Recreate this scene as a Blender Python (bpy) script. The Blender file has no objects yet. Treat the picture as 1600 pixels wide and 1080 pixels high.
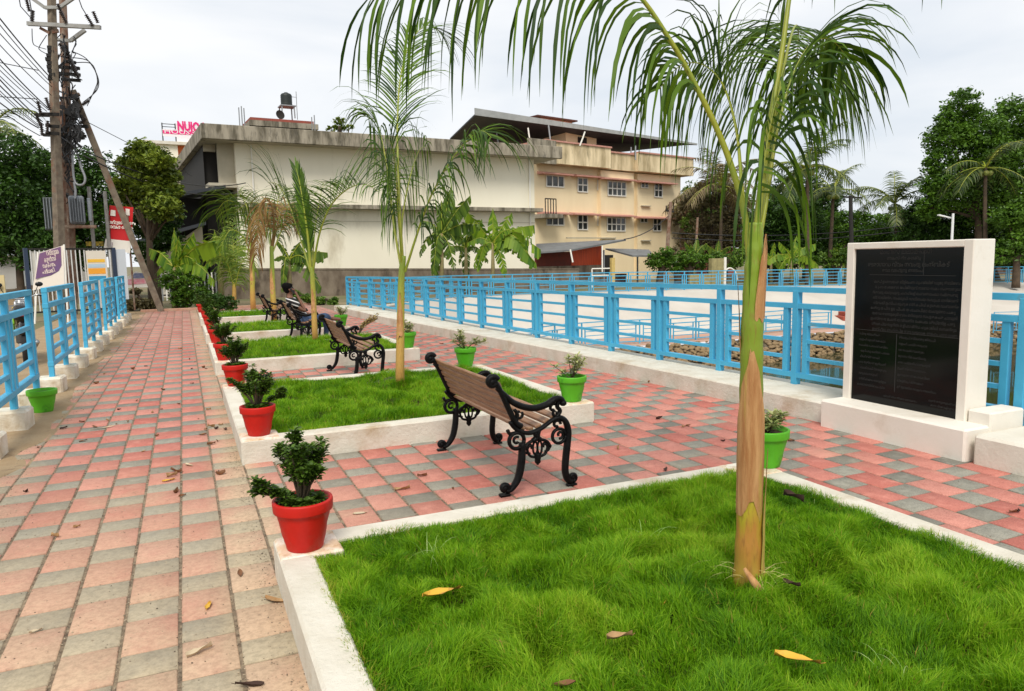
import bpy, bmesh, math, random
import numpy as np
from mathutils import Vector, Matrix, noise
random.seed(7); np.random.seed(7)
S = bpy.context.scene
C = S.collection
R = math.radians
# ------------------------------------------------------------------ camera
F = 1147.25; EYE = 1.5
yaw, pit, rol = R(23.8946), R(6.77013), R(1.13819)
_f = Vector((math.sin(yaw)*math.cos(pit), math.cos(yaw)*math.cos(pit), -math.sin(pit)))
_r = Vector((math.cos(yaw), -math.sin(yaw), 0)); _d = _f.cross(_r)
_R = _r*math.cos(rol) + _d*math.sin(rol); _D = -_r*math.sin(rol) + _d*math.cos(rol)
cd = bpy.data.cameras.new('camera'); cam = bpy.data.objects.new('camera', cd); C.objects.link(cam)
cd.sensor_fit = 'HORIZONTAL'; cd.sensor_width = 36; cd.lens = 36*F/1600
cd.clip_start = .05; cd.clip_end = 3000
cam.matrix_world = Matrix(((_R.x, -_D.x, -_f.x, 0), (_R.y, -_D.y, -_f.y, 0), (_R.z, -_D.z, -_f.z, EYE), (0, 0, 0, 1)))
S.camera = cam
# ------------------------------------------------------------------ sky, sun, exposure
SUN_EL, SUN_AZ = 52, 205      # azimuth clockwise from +Y
w = bpy.data.worlds.new('World'); S.world = w; w.use_nodes = True
nt = w.node_tree; nt.nodes.clear()
N = nt.nodes.new; L = nt.links.new
out = N('ShaderNodeOutputWorld'); bg1 = N('ShaderNodeBackground'); bg2 = N('ShaderNodeBackground'); mx = N('ShaderNodeMixShader')
sky = N('ShaderNodeTexSky'); sky.sky_type = 'NISHITA'; sky.sun_disc = False
sky.sun_elevation = R(SUN_EL); sky.sun_rotation = R(SUN_AZ); sky.dust_density = 3
bg1.inputs[1].default_value = .12; L(sky.outputs[0], bg1.inputs[0])
tc = N('ShaderNodeTexCoord'); mp = N('ShaderNodeMapping'); mp.inputs['Scale'].default_value = (1.2, 1.2, 3.6)
ns = N('ShaderNodeTexNoise'); ns.inputs['Scale'].default_value = 1.7; ns.inputs['Detail'].default_value = 5; ns.inputs['Roughness'].default_value = .5; ns.inputs['Distortion'].default_value = .4
cr = N('ShaderNodeValToRGB'); cr.color_ramp.elements[0].position = .32; cr.color_ramp.elements[0].color = (.60, .65, .71, 1)
cr.color_ramp.elements[1].position = .60; cr.color_ramp.elements[1].color = (.82, .825, .83, 1)
L(tc.outputs['Generated'], mp.inputs[0]); L(mp.outputs[0], ns.inputs[0]); L(ns.outputs[0], cr.inputs[0]); L(cr.outputs[0], bg2.inputs[0])
bg2.inputs[1].default_value = .95
mx.inputs[0].default_value = .93
L(bg1.outputs[0], mx.inputs[1]); L(bg2.outputs[0], mx.inputs[2]); L(mx.outputs[0], out.inputs[0])
sd = bpy.data.lights.new('sun', 'SUN'); sd.energy = 2.2; sd.angle = R(24); sd.color = (1, .95, .86)
sun = bpy.data.objects.new('sun', sd); C.objects.link(sun)
_sd = Vector((math.sin(R(SUN_AZ))*math.cos(R(SUN_EL)), math.cos(R(SUN_AZ))*math.cos(R(SUN_EL)), math.sin(R(SUN_EL))))
sun.rotation_euler = _sd.to_track_quat('Z', 'Y').to_euler()
S.view_settings.view_transform = 'Standard'; S.view_settings.look = 'None'; S.view_settings.gamma = 1
S.view_settings.exposure = 0.42
try:
    S.cycles.max_bounces = 6; S.cycles.transparent_max_bounces = 8; S.cycles.use_denoising = True
except Exception: pass

# ------------------------------------------------------------------ measuring helpers (photo pixel -> world point)
def ray(x, y): return _R*((x-800)/F) + _D*((y-540)/F) + _f
def P(x, y, d): return Vector((0, 0, EYE)) + ray(x, y)*d          # d = distance along the view axis
def G(x, y, z=0.):
    r = ray(x, y); t = (z-EYE)/r.z; return Vector((0, 0, EYE)) + r*t
def depth(X, Y, Z=EYE): return Vector((X, Y, Z-EYE)).dot(_f)
def onplane(x, y, o, u):                                           # (along u, z) on the vertical plane through o along u
    n = Vector((-u.y, u.x, 0)); r = ray(x, y); t = (o-Vector((0, 0, EYE))).dot(n)/r.dot(n)
    p = Vector((0, 0, EYE)) + r*t; return (p-o).dot(u), p.z

# ------------------------------------------------------------------ mesh builder
class MB:
    def __init__(s): s.v = []; s.f = []; s.m = []; s.mi = 0
    def add(s, vs, fs):
        b = len(s.v); s.v.extend([tuple(v) for v in vs]); s.f.extend([tuple(i+b for i in f) for f in fs]); s.m.extend([s.mi]*len(fs)); return s
    def box(s, c, sz, rot=None, bev=0.):
        hx, hy, hz = sz[0]/2, sz[1]/2, sz[2]/2
        if bev <= 0:
            vs = [Vector((x*hx, y*hy, z*hz)) for z in (-1, 1) for y in (-1, 1) for x in (-1, 1)]
            fs = [(0, 2, 3, 1), (4, 5, 7, 6), (0, 1, 5, 4), (2, 6, 7, 3), (0, 4, 6, 2), (1, 3, 7, 5)]
        else:
            b = min(bev, hx*.9, hy*.9, hz*.9); vs = []
            ring = [(hx, hy-b), (hx-b, hy), (-hx+b, hy), (-hx, hy-b), (-hx, -hy+b), (-hx+b, -hy), (hx-b, -hy), (hx, -hy+b)]
            rin = [(hx-b, hy-b)]*2 + [(-hx+b, hy-b)]*2 + [(-hx+b, -hy+b)]*2 + [(hx-b, -hy+b)]*2
            for z, rr in ((-hz, rin), (-hz+b, ring), (hz-b, ring), (hz, rin)):
                vs += [Vector((x, y, z)) for x, y in rr]
            fs = []
            for k in range(3):
                for i in range(8):
                    j = (i+1) % 8
                    if k != 1 and i % 2 == 0: 
                        fs.append((k*8+i, k*8+j, (k+1)*8+j) if k == 2 else (k*8+i, (k+1)*8+j, (k+1)*8+i))
                        continue
                    fs.append((k*8+i, k*8+j, (k+1)*8+j, (k+1)*8+i))
            fs = [tuple(f) for f in fs]
            fs.append((24, 26, 28, 30)); fs.append((6, 4, 2, 0))
        if rot is not None: vs = [rot @ v for v in vs]
        c = Vector(c); return s.add([v+c for v in vs], fs)
    def b2(s, lo, hi, bev=0.):
        lo = Vector(lo); hi = Vector(hi); return s.box((lo+hi)/2, hi-lo, None, bev)
    def beam(s, a, b, wd, ht, bev=0.):                              # box beam from a to b, width wd (horizontal), height ht
        a = Vector(a); b = Vector(b); d = b-a; l = d.length; d.normalize()
        up = Vector((0, 0, 1)) if abs(d.z) < .95 else Vector((0, 1, 0))
        x = d.cross(up).normalized(); z = x.cross(d)
        m = Matrix((x, d, z)).transposed(); return s.box((a+b)/2, (wd, l, ht), m, bev)
    def tube(s, pts, rad, n=8, cap=True, flat=1.):
        pts = [Vector(p) for p in pts]; k = len(pts)
        if not hasattr(rad, '__len__'): rad = [rad]*k
        prev = None; vs = []
        for i, p in enumerate(pts):
            t = (pts[min(i+1, k-1)]-pts[max(i-1, 0)]).normalized()
            if prev is None:
                a = Vector((0, 1, 0)) if abs(t.y) < .9 else Vector((1, 0, 0))
                prev = (a - t*a.dot(t)).normalized()
            else: prev = (prev - t*prev.dot(t)).normalized()
            q = t.cross(prev)
            for j in range(n):
                a = 2*math.pi*j/n; vs.append(p + prev*(math.cos(a)*rad[i]*flat) + q*(math.sin(a)*rad[i]))
        fs = [(i*n+j, i*n+(j+1) % n, (i+1)*n+(j+1) % n, (i+1)*n+j) for i in range(k-1) for j in range(n)]
        if cap: fs += [tuple(range(n-1, -1, -1)), tuple((k-1)*n+j for j in range(n))]
        return s.add(vs, fs)
    def lathe(s, prof, c=(0, 0, 0), n=24, tw=None):
        c = Vector(c); vs = []; k = len(prof)
        for i, (r, z) in enumerate(prof):
            for j in range(n):
                a = 2*math.pi*j/n; rr = r + (tw(a, z) if tw else 0)
                vs.append(c+Vector((rr*math.cos(a), rr*math.sin(a), z)))
        fs = [(i*n+j, i*n+(j+1) % n, (i+1)*n+(j+1) % n, (i+1)*n+j) for i in range(k-1) for j in range(n)]
        fs += [tuple(range(n-1, -1, -1)), tuple((k-1)*n+j for j in range(n))]
        return s.add(vs, fs)
    def ball(s, c, r, n=8, sc=(1, 1, 1)):
        prof = [(max(1e-4, r*math.sin(math.pi*i/n)), -r*math.cos(math.pi*i/n)) for i in range(n+1)]
        c = Vector(c); vs = []
        for rr, z in prof:
            for j in range(n+2):
                a = 2*math.pi*j/(n+2); vs.append(c+Vector((rr*math.cos(a)*sc[0], rr*math.sin(a)*sc[1], z*sc[2])))
        m = n+2
        fs = [(i*m+j, i*m+(j+1) % m, (i+1)*m+(j+1) % m, (i+1)*m+j) for i in range(n) for j in range(m)]
        return s.add(vs, fs)
    def prism(s, poly, o, u, v, t):                                  # 2D polygon in plane (o,u,v) extruded by vector t
        o = Vector(o); u = Vector(u); v = Vector(v); t = Vector(t); n = len(poly)
        a = [o+u*x+v*y for x, y in poly]; vs = a+[p+t for p in a]
        fs = [tuple(range(n)), tuple(range(2*n-1, n-1, -1))]+[(i, n+i, n+(i+1) % n, (i+1) % n) for i in range(n)]
        return s.add(vs, fs)
    def quad(s, a, b, c, d): return s.add([a, b, c, d], [(0, 1, 2, 3)])
    def build(s, name, mats, parent=None, smooth=False, fix=True):
        me = bpy.data.meshes.new(name)
        me.from_pydata(s.v, [], s.f)
        if not isinstance(mats, (list, tuple)): mats = [mats]
        for m in mats: me.materials.append(m)
        if len(mats) > 1: me.polygons.foreach_set('material_index', s.m)
        if smooth: me.polygons.foreach_set('use_smooth', [True]*len(me.polygons))
        if fix:
            bm = bmesh.new(); bm.from_mesh(me); bmesh.ops.recalc_face_normals(bm, faces=bm.faces); bm.to_mesh(me); bm.free()
        me.update()
        o = bpy.data.objects.new(name, me); C.objects.link(o)
        if parent: o.parent = parent
        return o
def fastmesh(name, V, faces_flat, starts, mats, parent=None, attrs=None, mi=None, smooth=False):
    """numpy arrays -> one mesh object"""
    me = bpy.data.meshes.new(name); V = np.asarray(V, np.float32)
    me.vertices.add(len(V)); me.vertices.foreach_set('co', V.ravel())
    faces_flat = np.asarray(faces_flat, np.int32); starts = np.asarray(starts, np.int32)
    me.loops.add(len(faces_flat)); me.loops.foreach_set('vertex_index', faces_flat)
    me.polygons.add(len(starts)); me.polygons.foreach_set('loop_start', starts)
    if not isinstance(mats, (list, tuple)): mats = [mats]
    for m in mats: me.materials.append(m)
    if mi is not None: me.polygons.foreach_set('material_index', np.asarray(mi, np.int32))
    if smooth: me.polygons.foreach_set('use_smooth', np.ones(len(starts), bool))
    me.update(calc_edges=True)
    for k, a in (attrs or {}).items():
        at = me.attributes.new(k, 'FLOAT', 'FACE' if len(a) == len(starts) else 'POINT'); at.data.foreach_set('value', np.asarray(a, np.float32))
    o = bpy.data.objects.new(name, me); C.objects.link(o)
    if parent: o.parent = parent
    return o
def tag(o, label=None, cat=None, group=None, kind=None):
    if label: o['label'] = label
    if cat: o['category'] = cat
    if group: o['group'] = group
    if kind: o['kind'] = kind
    return o
def thing(name, label, cat, loc=(0, 0, 0), rz=0., group=None):
    o = bpy.data.objects.new(name, None); C.objects.link(o); o.empty_display_size = .2
    o.location = loc; o.rotation_euler = (0, 0, rz); return tag(o, label, cat, group)
def copy_tree(o, parent=None):
    c = o.copy(); C.objects.link(c)
    if parent: c.parent = parent
    for ch in [x for x in o.children]: copy_tree(ch, c)
    return c

# ------------------------------------------------------------------ materials
_mc = {}
def M(name, c1, rough=.8, c2=None, sc=4., amt=1., bump=0., bsc=40., metal=0., spec=.5, lo=.35, hi=.65, c3=None, sc3=.8, lo3=.55, hi3=.7, stretch=None, attr=None, trans=0., coat=0.):
    if name in _mc: return _mc[name]
    m = bpy.data.materials.new(name); m.use_nodes = True; t = m.node_tree; b = t.nodes['Principled BSDF']
    b.inputs['Roughness'].default_value = rough; b.inputs['Metallic'].default_value = metal
    b.inputs['Specular IOR Level'].default_value = spec
    if coat: b.inputs['Coat Weight'].default_value = coat
    col = None
    co = t.nodes.new('ShaderNodeTexCoord'); vec = co.outputs['Object']
    if stretch:
        q = t.nodes.new('ShaderNodeMapping'); q.inputs['Scale'].default_value = stretch; t.links.new(vec, q.inputs[0]); vec = q.outputs[0]
    def noise_(s, det=6, rg=.6):
        n = t.nodes.new('ShaderNodeTexNoise'); n.inputs['Scale'].default_value = s; n.inputs['Detail'].default_value = det; n.inputs['Roughness'].default_value = rg
        t.links.new(vec, n.inputs['Vector']); return n.outputs[0]
    def ramp(fac, a, z):
        r = t.nodes.new('ShaderNodeMapRange'); r.inputs[1].default_value = a; r.inputs[2].default_value = z; t.links.new(fac, r.inputs[0]); return r.outputs[0]
    def mix(fac, a, z):
        x = t.nodes.new('ShaderNodeMix'); x.data_type = 'RGBA'
        t.links.new(fac, x.inputs[0])
        for s_, vv in ((6, a), (7, z)):
            if isinstance(vv, tuple): x.inputs[s_].default_value = (*vv[:3], 1)
            else: t.links.new(vv, x.inputs[s_])
        return x.outputs[2]
    col = c1
    if attr:
        a = t.nodes.new('ShaderNodeAttribute'); a.attribute_name = attr[0]; col = mix(a.outputs['Fac'], col, attr[1])
    if c2: col = mix(ramp(noise_(sc), lo, hi), col, c2)
    if c3: col = mix(ramp(noise_(sc3, 8, .7), lo3, hi3), col, c3)
    if isinstance(col, tuple): b.inputs['Base Color'].default_value = (*col[:3], 1)
    else: t.links.new(col, b.inputs['Base Color'])
    if bump:
        bp = t.nodes.new('ShaderNodeBump'); bp.inputs['Strength'].default_value = bump; bp.inputs['Distance'].default_value = .02
        t.links.new(noise_(bsc, 8, .65), bp.inputs['Height']); t.links.new(bp.outputs[0], b.inputs['Normal'])
    if trans:
        o = t.nodes['Material Output']; tr = t.nodes.new('ShaderNodeBsdfTranslucent'); ms = t.nodes.new('ShaderNodeMixShader'); ms.inputs[0].default_value = trans
        if isinstance(col, tuple): tr.inputs[0].default_value = (*col[:3], 1)
        else: t.links.new(col, tr.inputs[0])
        t.links.new(b.outputs[0], ms.inputs[1]); t.links.new(tr.outputs[0], ms.inputs[2]); t.links.new(ms.outputs[0], o.inputs[0])
    _mc[name] = m; return m
white = M('white_paint', (.70, .66, .57), .85, (.60, .55, .45), 2.2, bump=.25, bsc=30, c3=(.45, .36, .25), sc3=1.3, lo3=.62, hi3=.80)
wtop = M('kerb_paint', (.67, .63, .54), .9, (.58, .535, .44), 5., bump=.45, bsc=35, c3=(.42, .32, .20), sc3=1.6, lo3=.54, hi3=.74, spec=.2)
blue = M('blue_paint', (.055, .35, .57), .45, (.07, .41, .63), 3., bump=.10, bsc=60, c3=(.13, .27, .33), sc3=6, lo3=.62, hi3=.78, spec=.35)
bluedark = M('blue_paint_far', (.05, .33, .53), .5, (.08, .38, .58), 3.)
black = M('cast_iron', (.003, .003, .0035), .38, (.008, .008, .008), 20., bump=.25, bsc=70, spec=.12)
wood = M('bench_wood', (.21, .10, .05), .5, (.34, .19, .10), 9., bump=.25, bsc=30, stretch=(9, .8, 9))
soil = M('soil', (.04, .018, .009), .95, (.10, .05, .024), 60., bump=1., bsc=90)
sand = M('sandy_earth', (.28, .19, .10), .95, (.36, .26, .15), 3., bump=.5, bsc=25, c3=(.20, .13, .07), sc3=6)
asphalt = M('asphalt', (.16, .145, .13), .9, (.22, .19, .16), 3., bump=.3, bsc=60)
concrete = M('concrete', (.33, .29, .23), .9, (.20, .17, .13), 3., bump=.4, bsc=20, c3=(.10, .085, .06), sc3=1.2)
pole_m = M('pole_concrete', (.21, .17, .12), .9, (.12, .09, .065), 5., bump=.3, bsc=20, c3=(.20, .09, .05), sc3=2)
# ================================================================== SETTING
def lerp(tab, y):
    if y <= tab[0][0]: return tab[0][1]
    for (a, b), (c, d) in zip(tab, tab[1:]):
        if y <= c: return b+(d-b)*(y-a)/(c-a)
    return tab[-1][1]
KIN = [(-6, 5.28), (3, 5.13), (5, 5.06), (6.1, 5.03), (9.6, 4.84), (13, 4.60), (17.1, 4.29), (22.6, 4.12)]       # kerb inner edge X(Y)
FEN = [(-6, 5.9), (3, 5.68), (5.5, 5.60), (8, 5.45), (10.5, 5.34), (13.5, 5.15), (15.6, 5.1), (17.8, 5.05), (20.4, 4.8), (22.6, 4.57)]
def zg(X): return -.03 - .0155*max(0, min(X-4.5, 60))
YS = [-6, -2, 1, 3, 4.5, 5.5, 6.5, 8, 9.5, 11, 12.5, 14, 15.5, 17, 18.5, 20, 21.5, 22.6]
Apx = [(640, 27), (714, 31), (862, 34), (960, 36), (1080, 38), (1200, 40.5), (1320, 43), (1450, 45), (1600, 46.5), (1900, 49), (2400, 53)]
A = []
for x, d in Apx:
    p = P(x, 400, d); p.z = zg(p.x); A.append(p)
near = [Vector((lerp(FEN, y)+.14, y, 0)) for y in YS]
loop = near + A + [Vector((60, -6, 0))]
# ---- ground sheet with the pond cut out
from mathutils.geometry import delaunay_2d_cdt
pts = [Vector((p.x, p.y)) for p in loop]; nl = len(pts)
edges = [(i, (i+1) % nl) for i in range(nl)]
pts += [Vector((math.sin(a)*r, math.cos(a)*r)) for r in (60, 120, 400, 1500) for a in [2*math.pi*i/24+.1 for i in range(24)]]
pts += [Vector((x, y)) for x in (-30, -15, -8, -4, 0, 3.9) for y in (-10, 0, 8, 16, 24, 32, 45)]
ov, oe, of, *_ = delaunay_2d_cdt(pts, edges, [], 0, 1e-5)
def inpoly(x, y, pl):
    c = False; j = len(pl)-1
    for i in range(len(pl)):
        if (pl[i].y > y) != (pl[j].y > y) and x < (pl[j].x-pl[i].x)*(y-pl[i].y)/(pl[j].y-pl[i].y)+pl[i].x: c = not c
        j = i
    return c
mb = MB(); keep = []
for f in of:
    cx = sum(ov[i].x for i in f)/len(f); cy = sum(ov[i].y for i in f)/len(f)
    if not inpoly(cx, cy, loop): keep.append(tuple(f))
mb.add([(v.x, v.y, zg(v.x)) for v in ov], keep)
earth = M('earth_ground', (.20, .15, .085), .95, (.11, .12, .045), .35, bump=.5, bsc=8, c3=(.30, .22, .13), sc3=.2)
tag(mb.build('ground', earth), kind='structure')
# ---- pavers: columns .215 wide along Y, red .295 and grey .19 alternating, each column shifted
def pavers(name, rects, mats, z=0., skip=lambda x, y: False, seed=3, level=None):
    rng = random.Random(seed); V = []; Fc = []; st = []; att = []; mi = []; rnd = []
    W = .215; PER = .485; GL = .185; g = .0034; gx = .0068; bv = .005
    for (x0, x1, y0, y1) in rects:
        for k in range(math.floor((x0+.11)/W), math.ceil((x1+.11)/W)):
            xa = -.11+k*W; xb = xa+W
            xa2, xb2 = max(xa, x0), min(xb, x1)
            if xb2-xa2 < .02: continue
            off = 3.09-.285*k*1.0
            n0 = math.floor((y0-off)/PER)-1
            y = off+n0*PER
            while y < y1:
                for ln, red in ((GL, 0), (PER-GL, 1)):
                    ya, yb = max(y, y0), min(y+ln, y1); y += ln
                    if yb-ya < .02 or skip((xa2+xb2)/2, (ya+yb)/2): continue
                    zz = z + max(-.0018, min(.0018, rng.gauss(0, .0011))); tx = max(-.008, min(.008, rng.gauss(0, .005))); ty = max(-.008, min(.008, rng.gauss(0, .005)))
                    cx, cy = (xa2+xb2)/2, (ya+yb)/2; b = len(V)
                    jx = rng.gauss(0, .0009)
                    for (e, dz) in ((g, -.02), (g, -bv), (g+bv, 0)):
                        for (px, py) in ((xa2+e+gx-g, ya+e), (xb2-e-gx+g, ya+e), (xb2-e-gx+g, yb-e), (xa2+e+gx-g, yb-e)):
                            hz = (px-cx)*tx+(py-cy)*ty
                            V.append((px+jx, py, zz+dz+hz))
                    for l in (0, 4):
                        for i in range(4):
                            j = (i+1) % 4; st.append(len(Fc)); Fc += [b+l+i, b+l+j, b+l+4+j, b+l+4+i]
                    st.append(len(Fc)); Fc += [b+8, b+9, b+10, b+11]
                    mi += [red]*9; rnd += [rng.random()]*9
    return fastmesh(name, V, Fc, st, mats, attrs={'rnd': rnd}, mi=mi)
def paver_mat(name, a, b, dust):
    m = bpy.data.materials.new(name); m.use_nodes = True; t = m.node_tree; bs = t.nodes['Principled BSDF']; l = t.links.new
    bs.inputs['Roughness'].default_value = .9; bs.inputs['Specular IOR Level'].default_value = .25
    at = t.nodes.new('ShaderNodeAttribute'); at.attribute_name = 'rnd'
    co = t.nodes.new('ShaderNodeTexCoord')
    def nz(s, d=8, r=.65):
        n = t.nodes.new('ShaderNodeTexNoise'); n.inputs['Scale'].default_value = s; n.inputs['Detail'].default_value = d; n.inputs['Roughness'].default_value = r; l(co.outputs['Object'], n.inputs['Vector']); return n.outputs[0]
    def rp(f, lo, hi, o0=0., o1=1.):
        r = t.nodes.new('ShaderNodeMapRange'); r.inputs[1].default_value = lo; r.inputs[2].default_value = hi; r.inputs[3].default_value = o0; r.inputs[4].default_value = o1; l(f, r.inputs[0]); return r.outputs[0]
    def mx(f, p, q):
        x = t.nodes.new('ShaderNodeMix'); x.data_type = 'RGBA'
        if isinstance(f, float): x.inputs[0].default_value = f
        else: l(f, x.inputs[0])
        for s_, vv in ((6, p), (7, q)):
            if isinstance(vv, tuple): x.inputs[s_].default_value = (*vv, 1)
            else: l(vv, x.inputs[s_])
        return x.outputs[2]
    def math_(op, p, q):
        x = t.nodes.new('ShaderNodeMath'); x.operation = op; x.use_clamp = True
        for i, vv in enumerate((p, q)):
            if isinstance(vv, (int, float)): x.inputs[i].default_value = vv
            else: l(vv, x.inputs[i])
        return x.outputs[0]
    col = mx(at.outputs['Fac'], a, b)
    col = mx(rp(nz(110, 4, .8), .47, .60, 0, .5), col, tuple(v*.52 for v in a))           # grain
    col = mx(rp(nz(19, 8, .7), .48, .66, 0, .4), col, tuple(v*.7 for v in a))
    col = mx(rp(nz(9, 6), .5, .8, 0, .6), col, tuple(v*1.25 for v in b))
    # trodden sandy dust: strongest on the near part of the walk and along its left edge
    sx = t.nodes.new('ShaderNodeSeparateXYZ'); l(co.outputs['Object'], sx.inputs[0])
    nearf = rp(sx.outputs[1], 6.8, 2.9); leftf = rp(sx.outputs[0], 1.8, -.2)
    edge = rp(sx.outputs[0], -.95, -1.45)
    f = math_('ADD', math_('MULTIPLY', nearf, math_('MULTIPLY', leftf, .95)), math_('MULTIPLY', edge, .8))
    kb = math_('MULTIPLY', rp(sx.outputs[0], .02, .26), rp(sx.outputs[0], .45, .33))
    f = math_('ADD', f, math_('MULTIPLY', kb, .75))
    f = math_('ADD', math_('MULTIPLY', f, rp(nz(2.6), .25, .50, .5, 1)), rp(nz(1.3), .55, .78, 0, .45))
    f = math_('ADD', f, math_('MULTIPLY', rp(nz(26), .62, .72), .25))
    dcol = mx(rp(nz(34, 6, .75), .42, .62), dust, tuple(v*.72 for v in dust))
    col = mx(math_('MULTIPLY', f, .90), col, dcol)
    l(col, bs.inputs['Base Color'])
    bp = t.nodes.new('ShaderNodeBump'); bp.inputs['Strength'].default_value = .35; bp.inputs['Distance'].default_value = .006; l(nz(90), bp.inputs['Height']); l(bp.outputs[0], bs.inputs['Normal'])
    return m
pred = paver_mat('red_paver', (.46, .145, .112), (.57, .255, .20), (.54, .40, .265))
pgrey = paver_mat('grey_paver', (.19, .18, .15), (.32, .305, .25), (.47, .385, .26))
def skip_paver(x, y):
    if x > lerp(KIN, y)+.12: return True
    for (a, b) in BEDS:
        if .40 < x < 3.1 and a+.1 < y < b-.1: return True
    return False
BEDS = [(.65, 3.59), (5.74, 8.62), (10.66, 13.5), (15.05, 17.55), (19.6, 22.2)]
tag(pavers('brick_paving', [(-1.42, 5.3, .2, 26.6)], [pgrey, pred], skip=skip_paver), kind='structure')
mb = MB(); mb.quad((-1.45, -3, -.0065), (5.3, -3, -.0065), (4.7, 26.7, -.0065), (-1.45, 26.7, -.0065))
tag(mb.build('joint_sand', M('joint_sand', (.30, .23, .15), .95, (.10, .07, .045), 30., bump=.5, bsc=80)), kind='structure')
# sandy strip under the left fence, path end edging
mb = MB()
n = 60; rng = random.Random(5); vs = []; fs = []
for i in range(n+1):
    y = 1+26*i/n
    vs += [(-3.4, y, -.006), (-1.7, y, .006), (-1.36+rng.uniform(-.05, .08), y, .0085), (-1.24+rng.uniform(-.08, .12), y, -.004)]
fs = [(i*4+k, i*4+k+1, i*4+k+5, i*4+k+4) for i in range(n) for k in range(3)]
mb.add(vs, fs); tag(mb.build('sand_verge', sand), kind='structure')
mb = MB(); a, b = G(205, 488), G(306, 486)
mb.beam((-1.35, 26.72, .03), (4.1, 26.72, .03), .12, .09, .01)
tag(mb.build('path_edging', M('edging', (.45, .22, .15), .9, (.5, .32, .22), 6.)), kind='structure')
# road and far left sandy yard
mb = MB(); mb.quad((-60, 14, -.022), (-6.5, 14, -.022), (-5.5, 40, -.022), (-60, 46, -.022)); mb.quad((-6.5, 2, -.018), (-3.9, 2, -.018), (-3.9, 14, -.018), (-6.5, 14, -.018))
tag(mb.build('road', asphalt), kind='structure')
# ---- raised kerbed beds
HK = .18
stain = M('stained_kerb', (.80, .74, .64), .9, (.66, .49, .33), 7., bump=.3, bsc=35, c3=(.46, .26, .12), sc3=16, lo3=.52, hi3=.68, lo=.38, hi=.55)
bedtxt = ['nearest', 'second', 'third', 'fourth', 'farthest']
bedlab = ['white kerbed lawn bed nearest the camera, with the thick palm trunk', 'white kerbed bed behind the nearest bench, slim palm with tall frond in it',
          'white kerbed bed just in front of the bench with the seated man', 'narrow white kerbed bed behind the seated man, brown-fronded palm in it', 'last white kerbed bed, beyond the farthest bench']
XR = [3.26, 3.37, 3.20, 3.05, 2.95]
XR = [3.26, 3.36, 3.20, 3.05, 2.95]
T = .155
grass_specs = []
for i, (a, b) in enumerate(BEDS):
    xr = XR[i]; x0 = .31
    t = thing('planting_bed', bedlab[i], 'raised bed', (x0, a, 0), 0, 'white kerbed lawn beds')
    mb = MB(); lx, ly = xr-x0, b-a
    # kerb ring, slightly uneven plaster
    mb.b2((0, 0, -.05), (lx, T, HK), .012); mb.b2((0, ly-T, -.05), (lx, ly, HK), .012)
    mb.b2((0, T-.01, -.05), (T, ly-T+.01, HK-.002), .012); mb.b2((lx-T, T-.01, -.05), (lx, ly-T+.01, HK-.002), .012)
    mb.build('kerb', wtop, t)
    q = .29
    for cx, cy in ((0, 0), (lx-q, 0), (0, ly-q), (lx-q, ly-q)):
        m2 = MB(); m2.b2((cx+.004, cy+.004, -.04), (cx+q-.004, cy+q-.004, HK+.003), .01); m2.build('corner_pad', stain, t)
    m3 = MB(); m3.b2((T-.02, T-.02, -.03), (lx-T+.02, ly-T+.02, .075)); m3.build('soil', soil, t)
    grass_specs.append((x0+T-.035, xr-T+.045, a+T-.03, b-T+.04))
# ---- grass
def grass_mat(name, a, b, tip):
    m = bpy.data.materials.new(name); m.use_nodes = True; t = m.node_tree; bs = t.nodes['Principled BSDF']; l = t.links.new
    at = t.nodes.new('ShaderNodeAttribute'); at.attribute_name = 'rnd'
    rp = t.nodes.new('ShaderNodeValToRGB'); e = rp.color_ramp.elements
    e[0].position = 0; e[0].color = (*a, 1); e[1].position = .55; e[1].color = (*b, 1); x = e.new(.93); x.color = (*tip, 1); x = e.new(1.); x.color = (.42, .32, .06, 1)
    l(at.outputs['Fac'], rp.inputs[0]); l(rp.outputs[0], bs.inputs['Base Color'])
    bs.inputs['Roughness'].default_value = .6; bs.inputs['Specular IOR Level'].default_value = .25
    tr = t.nodes.new('ShaderNodeBsdfTranslucent'); l(rp.outputs[0], tr.inputs[0]); ms = t.nodes.new('ShaderNodeMixShader'); ms.inputs[0].default_value = .4
    l(bs.outputs[0], ms.inputs[1]); l(tr.outputs[0], ms.inputs[2]); l(ms.outputs[0], t.nodes['Material Output'].inputs[0]); return m
gm = grass_mat('lawn_grass', (.032, .135, .003), (.18, .385, .006), (.37, .55, .03))
def vnoise(x, y, s, seed):
    rs = np.random.RandomState(seed); G_ = rs.rand(64, 64); u = (x*s) % 63; v = (y*s) % 63
    i = u.astype(int); j = v.astype(int); fu = u-i; fv = v-j; fu = fu*fu*(3-2*fu); fv = fv*fv*(3-2*fv)
    return (G_[i, j]*(1-fu)*(1-fv)+G_[(i+1) % 64, j]*fu*(1-fv)+G_[i, (j+1) % 64]*(1-fu)*fv+G_[(i+1) % 64, (j+1) % 64]*fu*fv)
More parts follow.
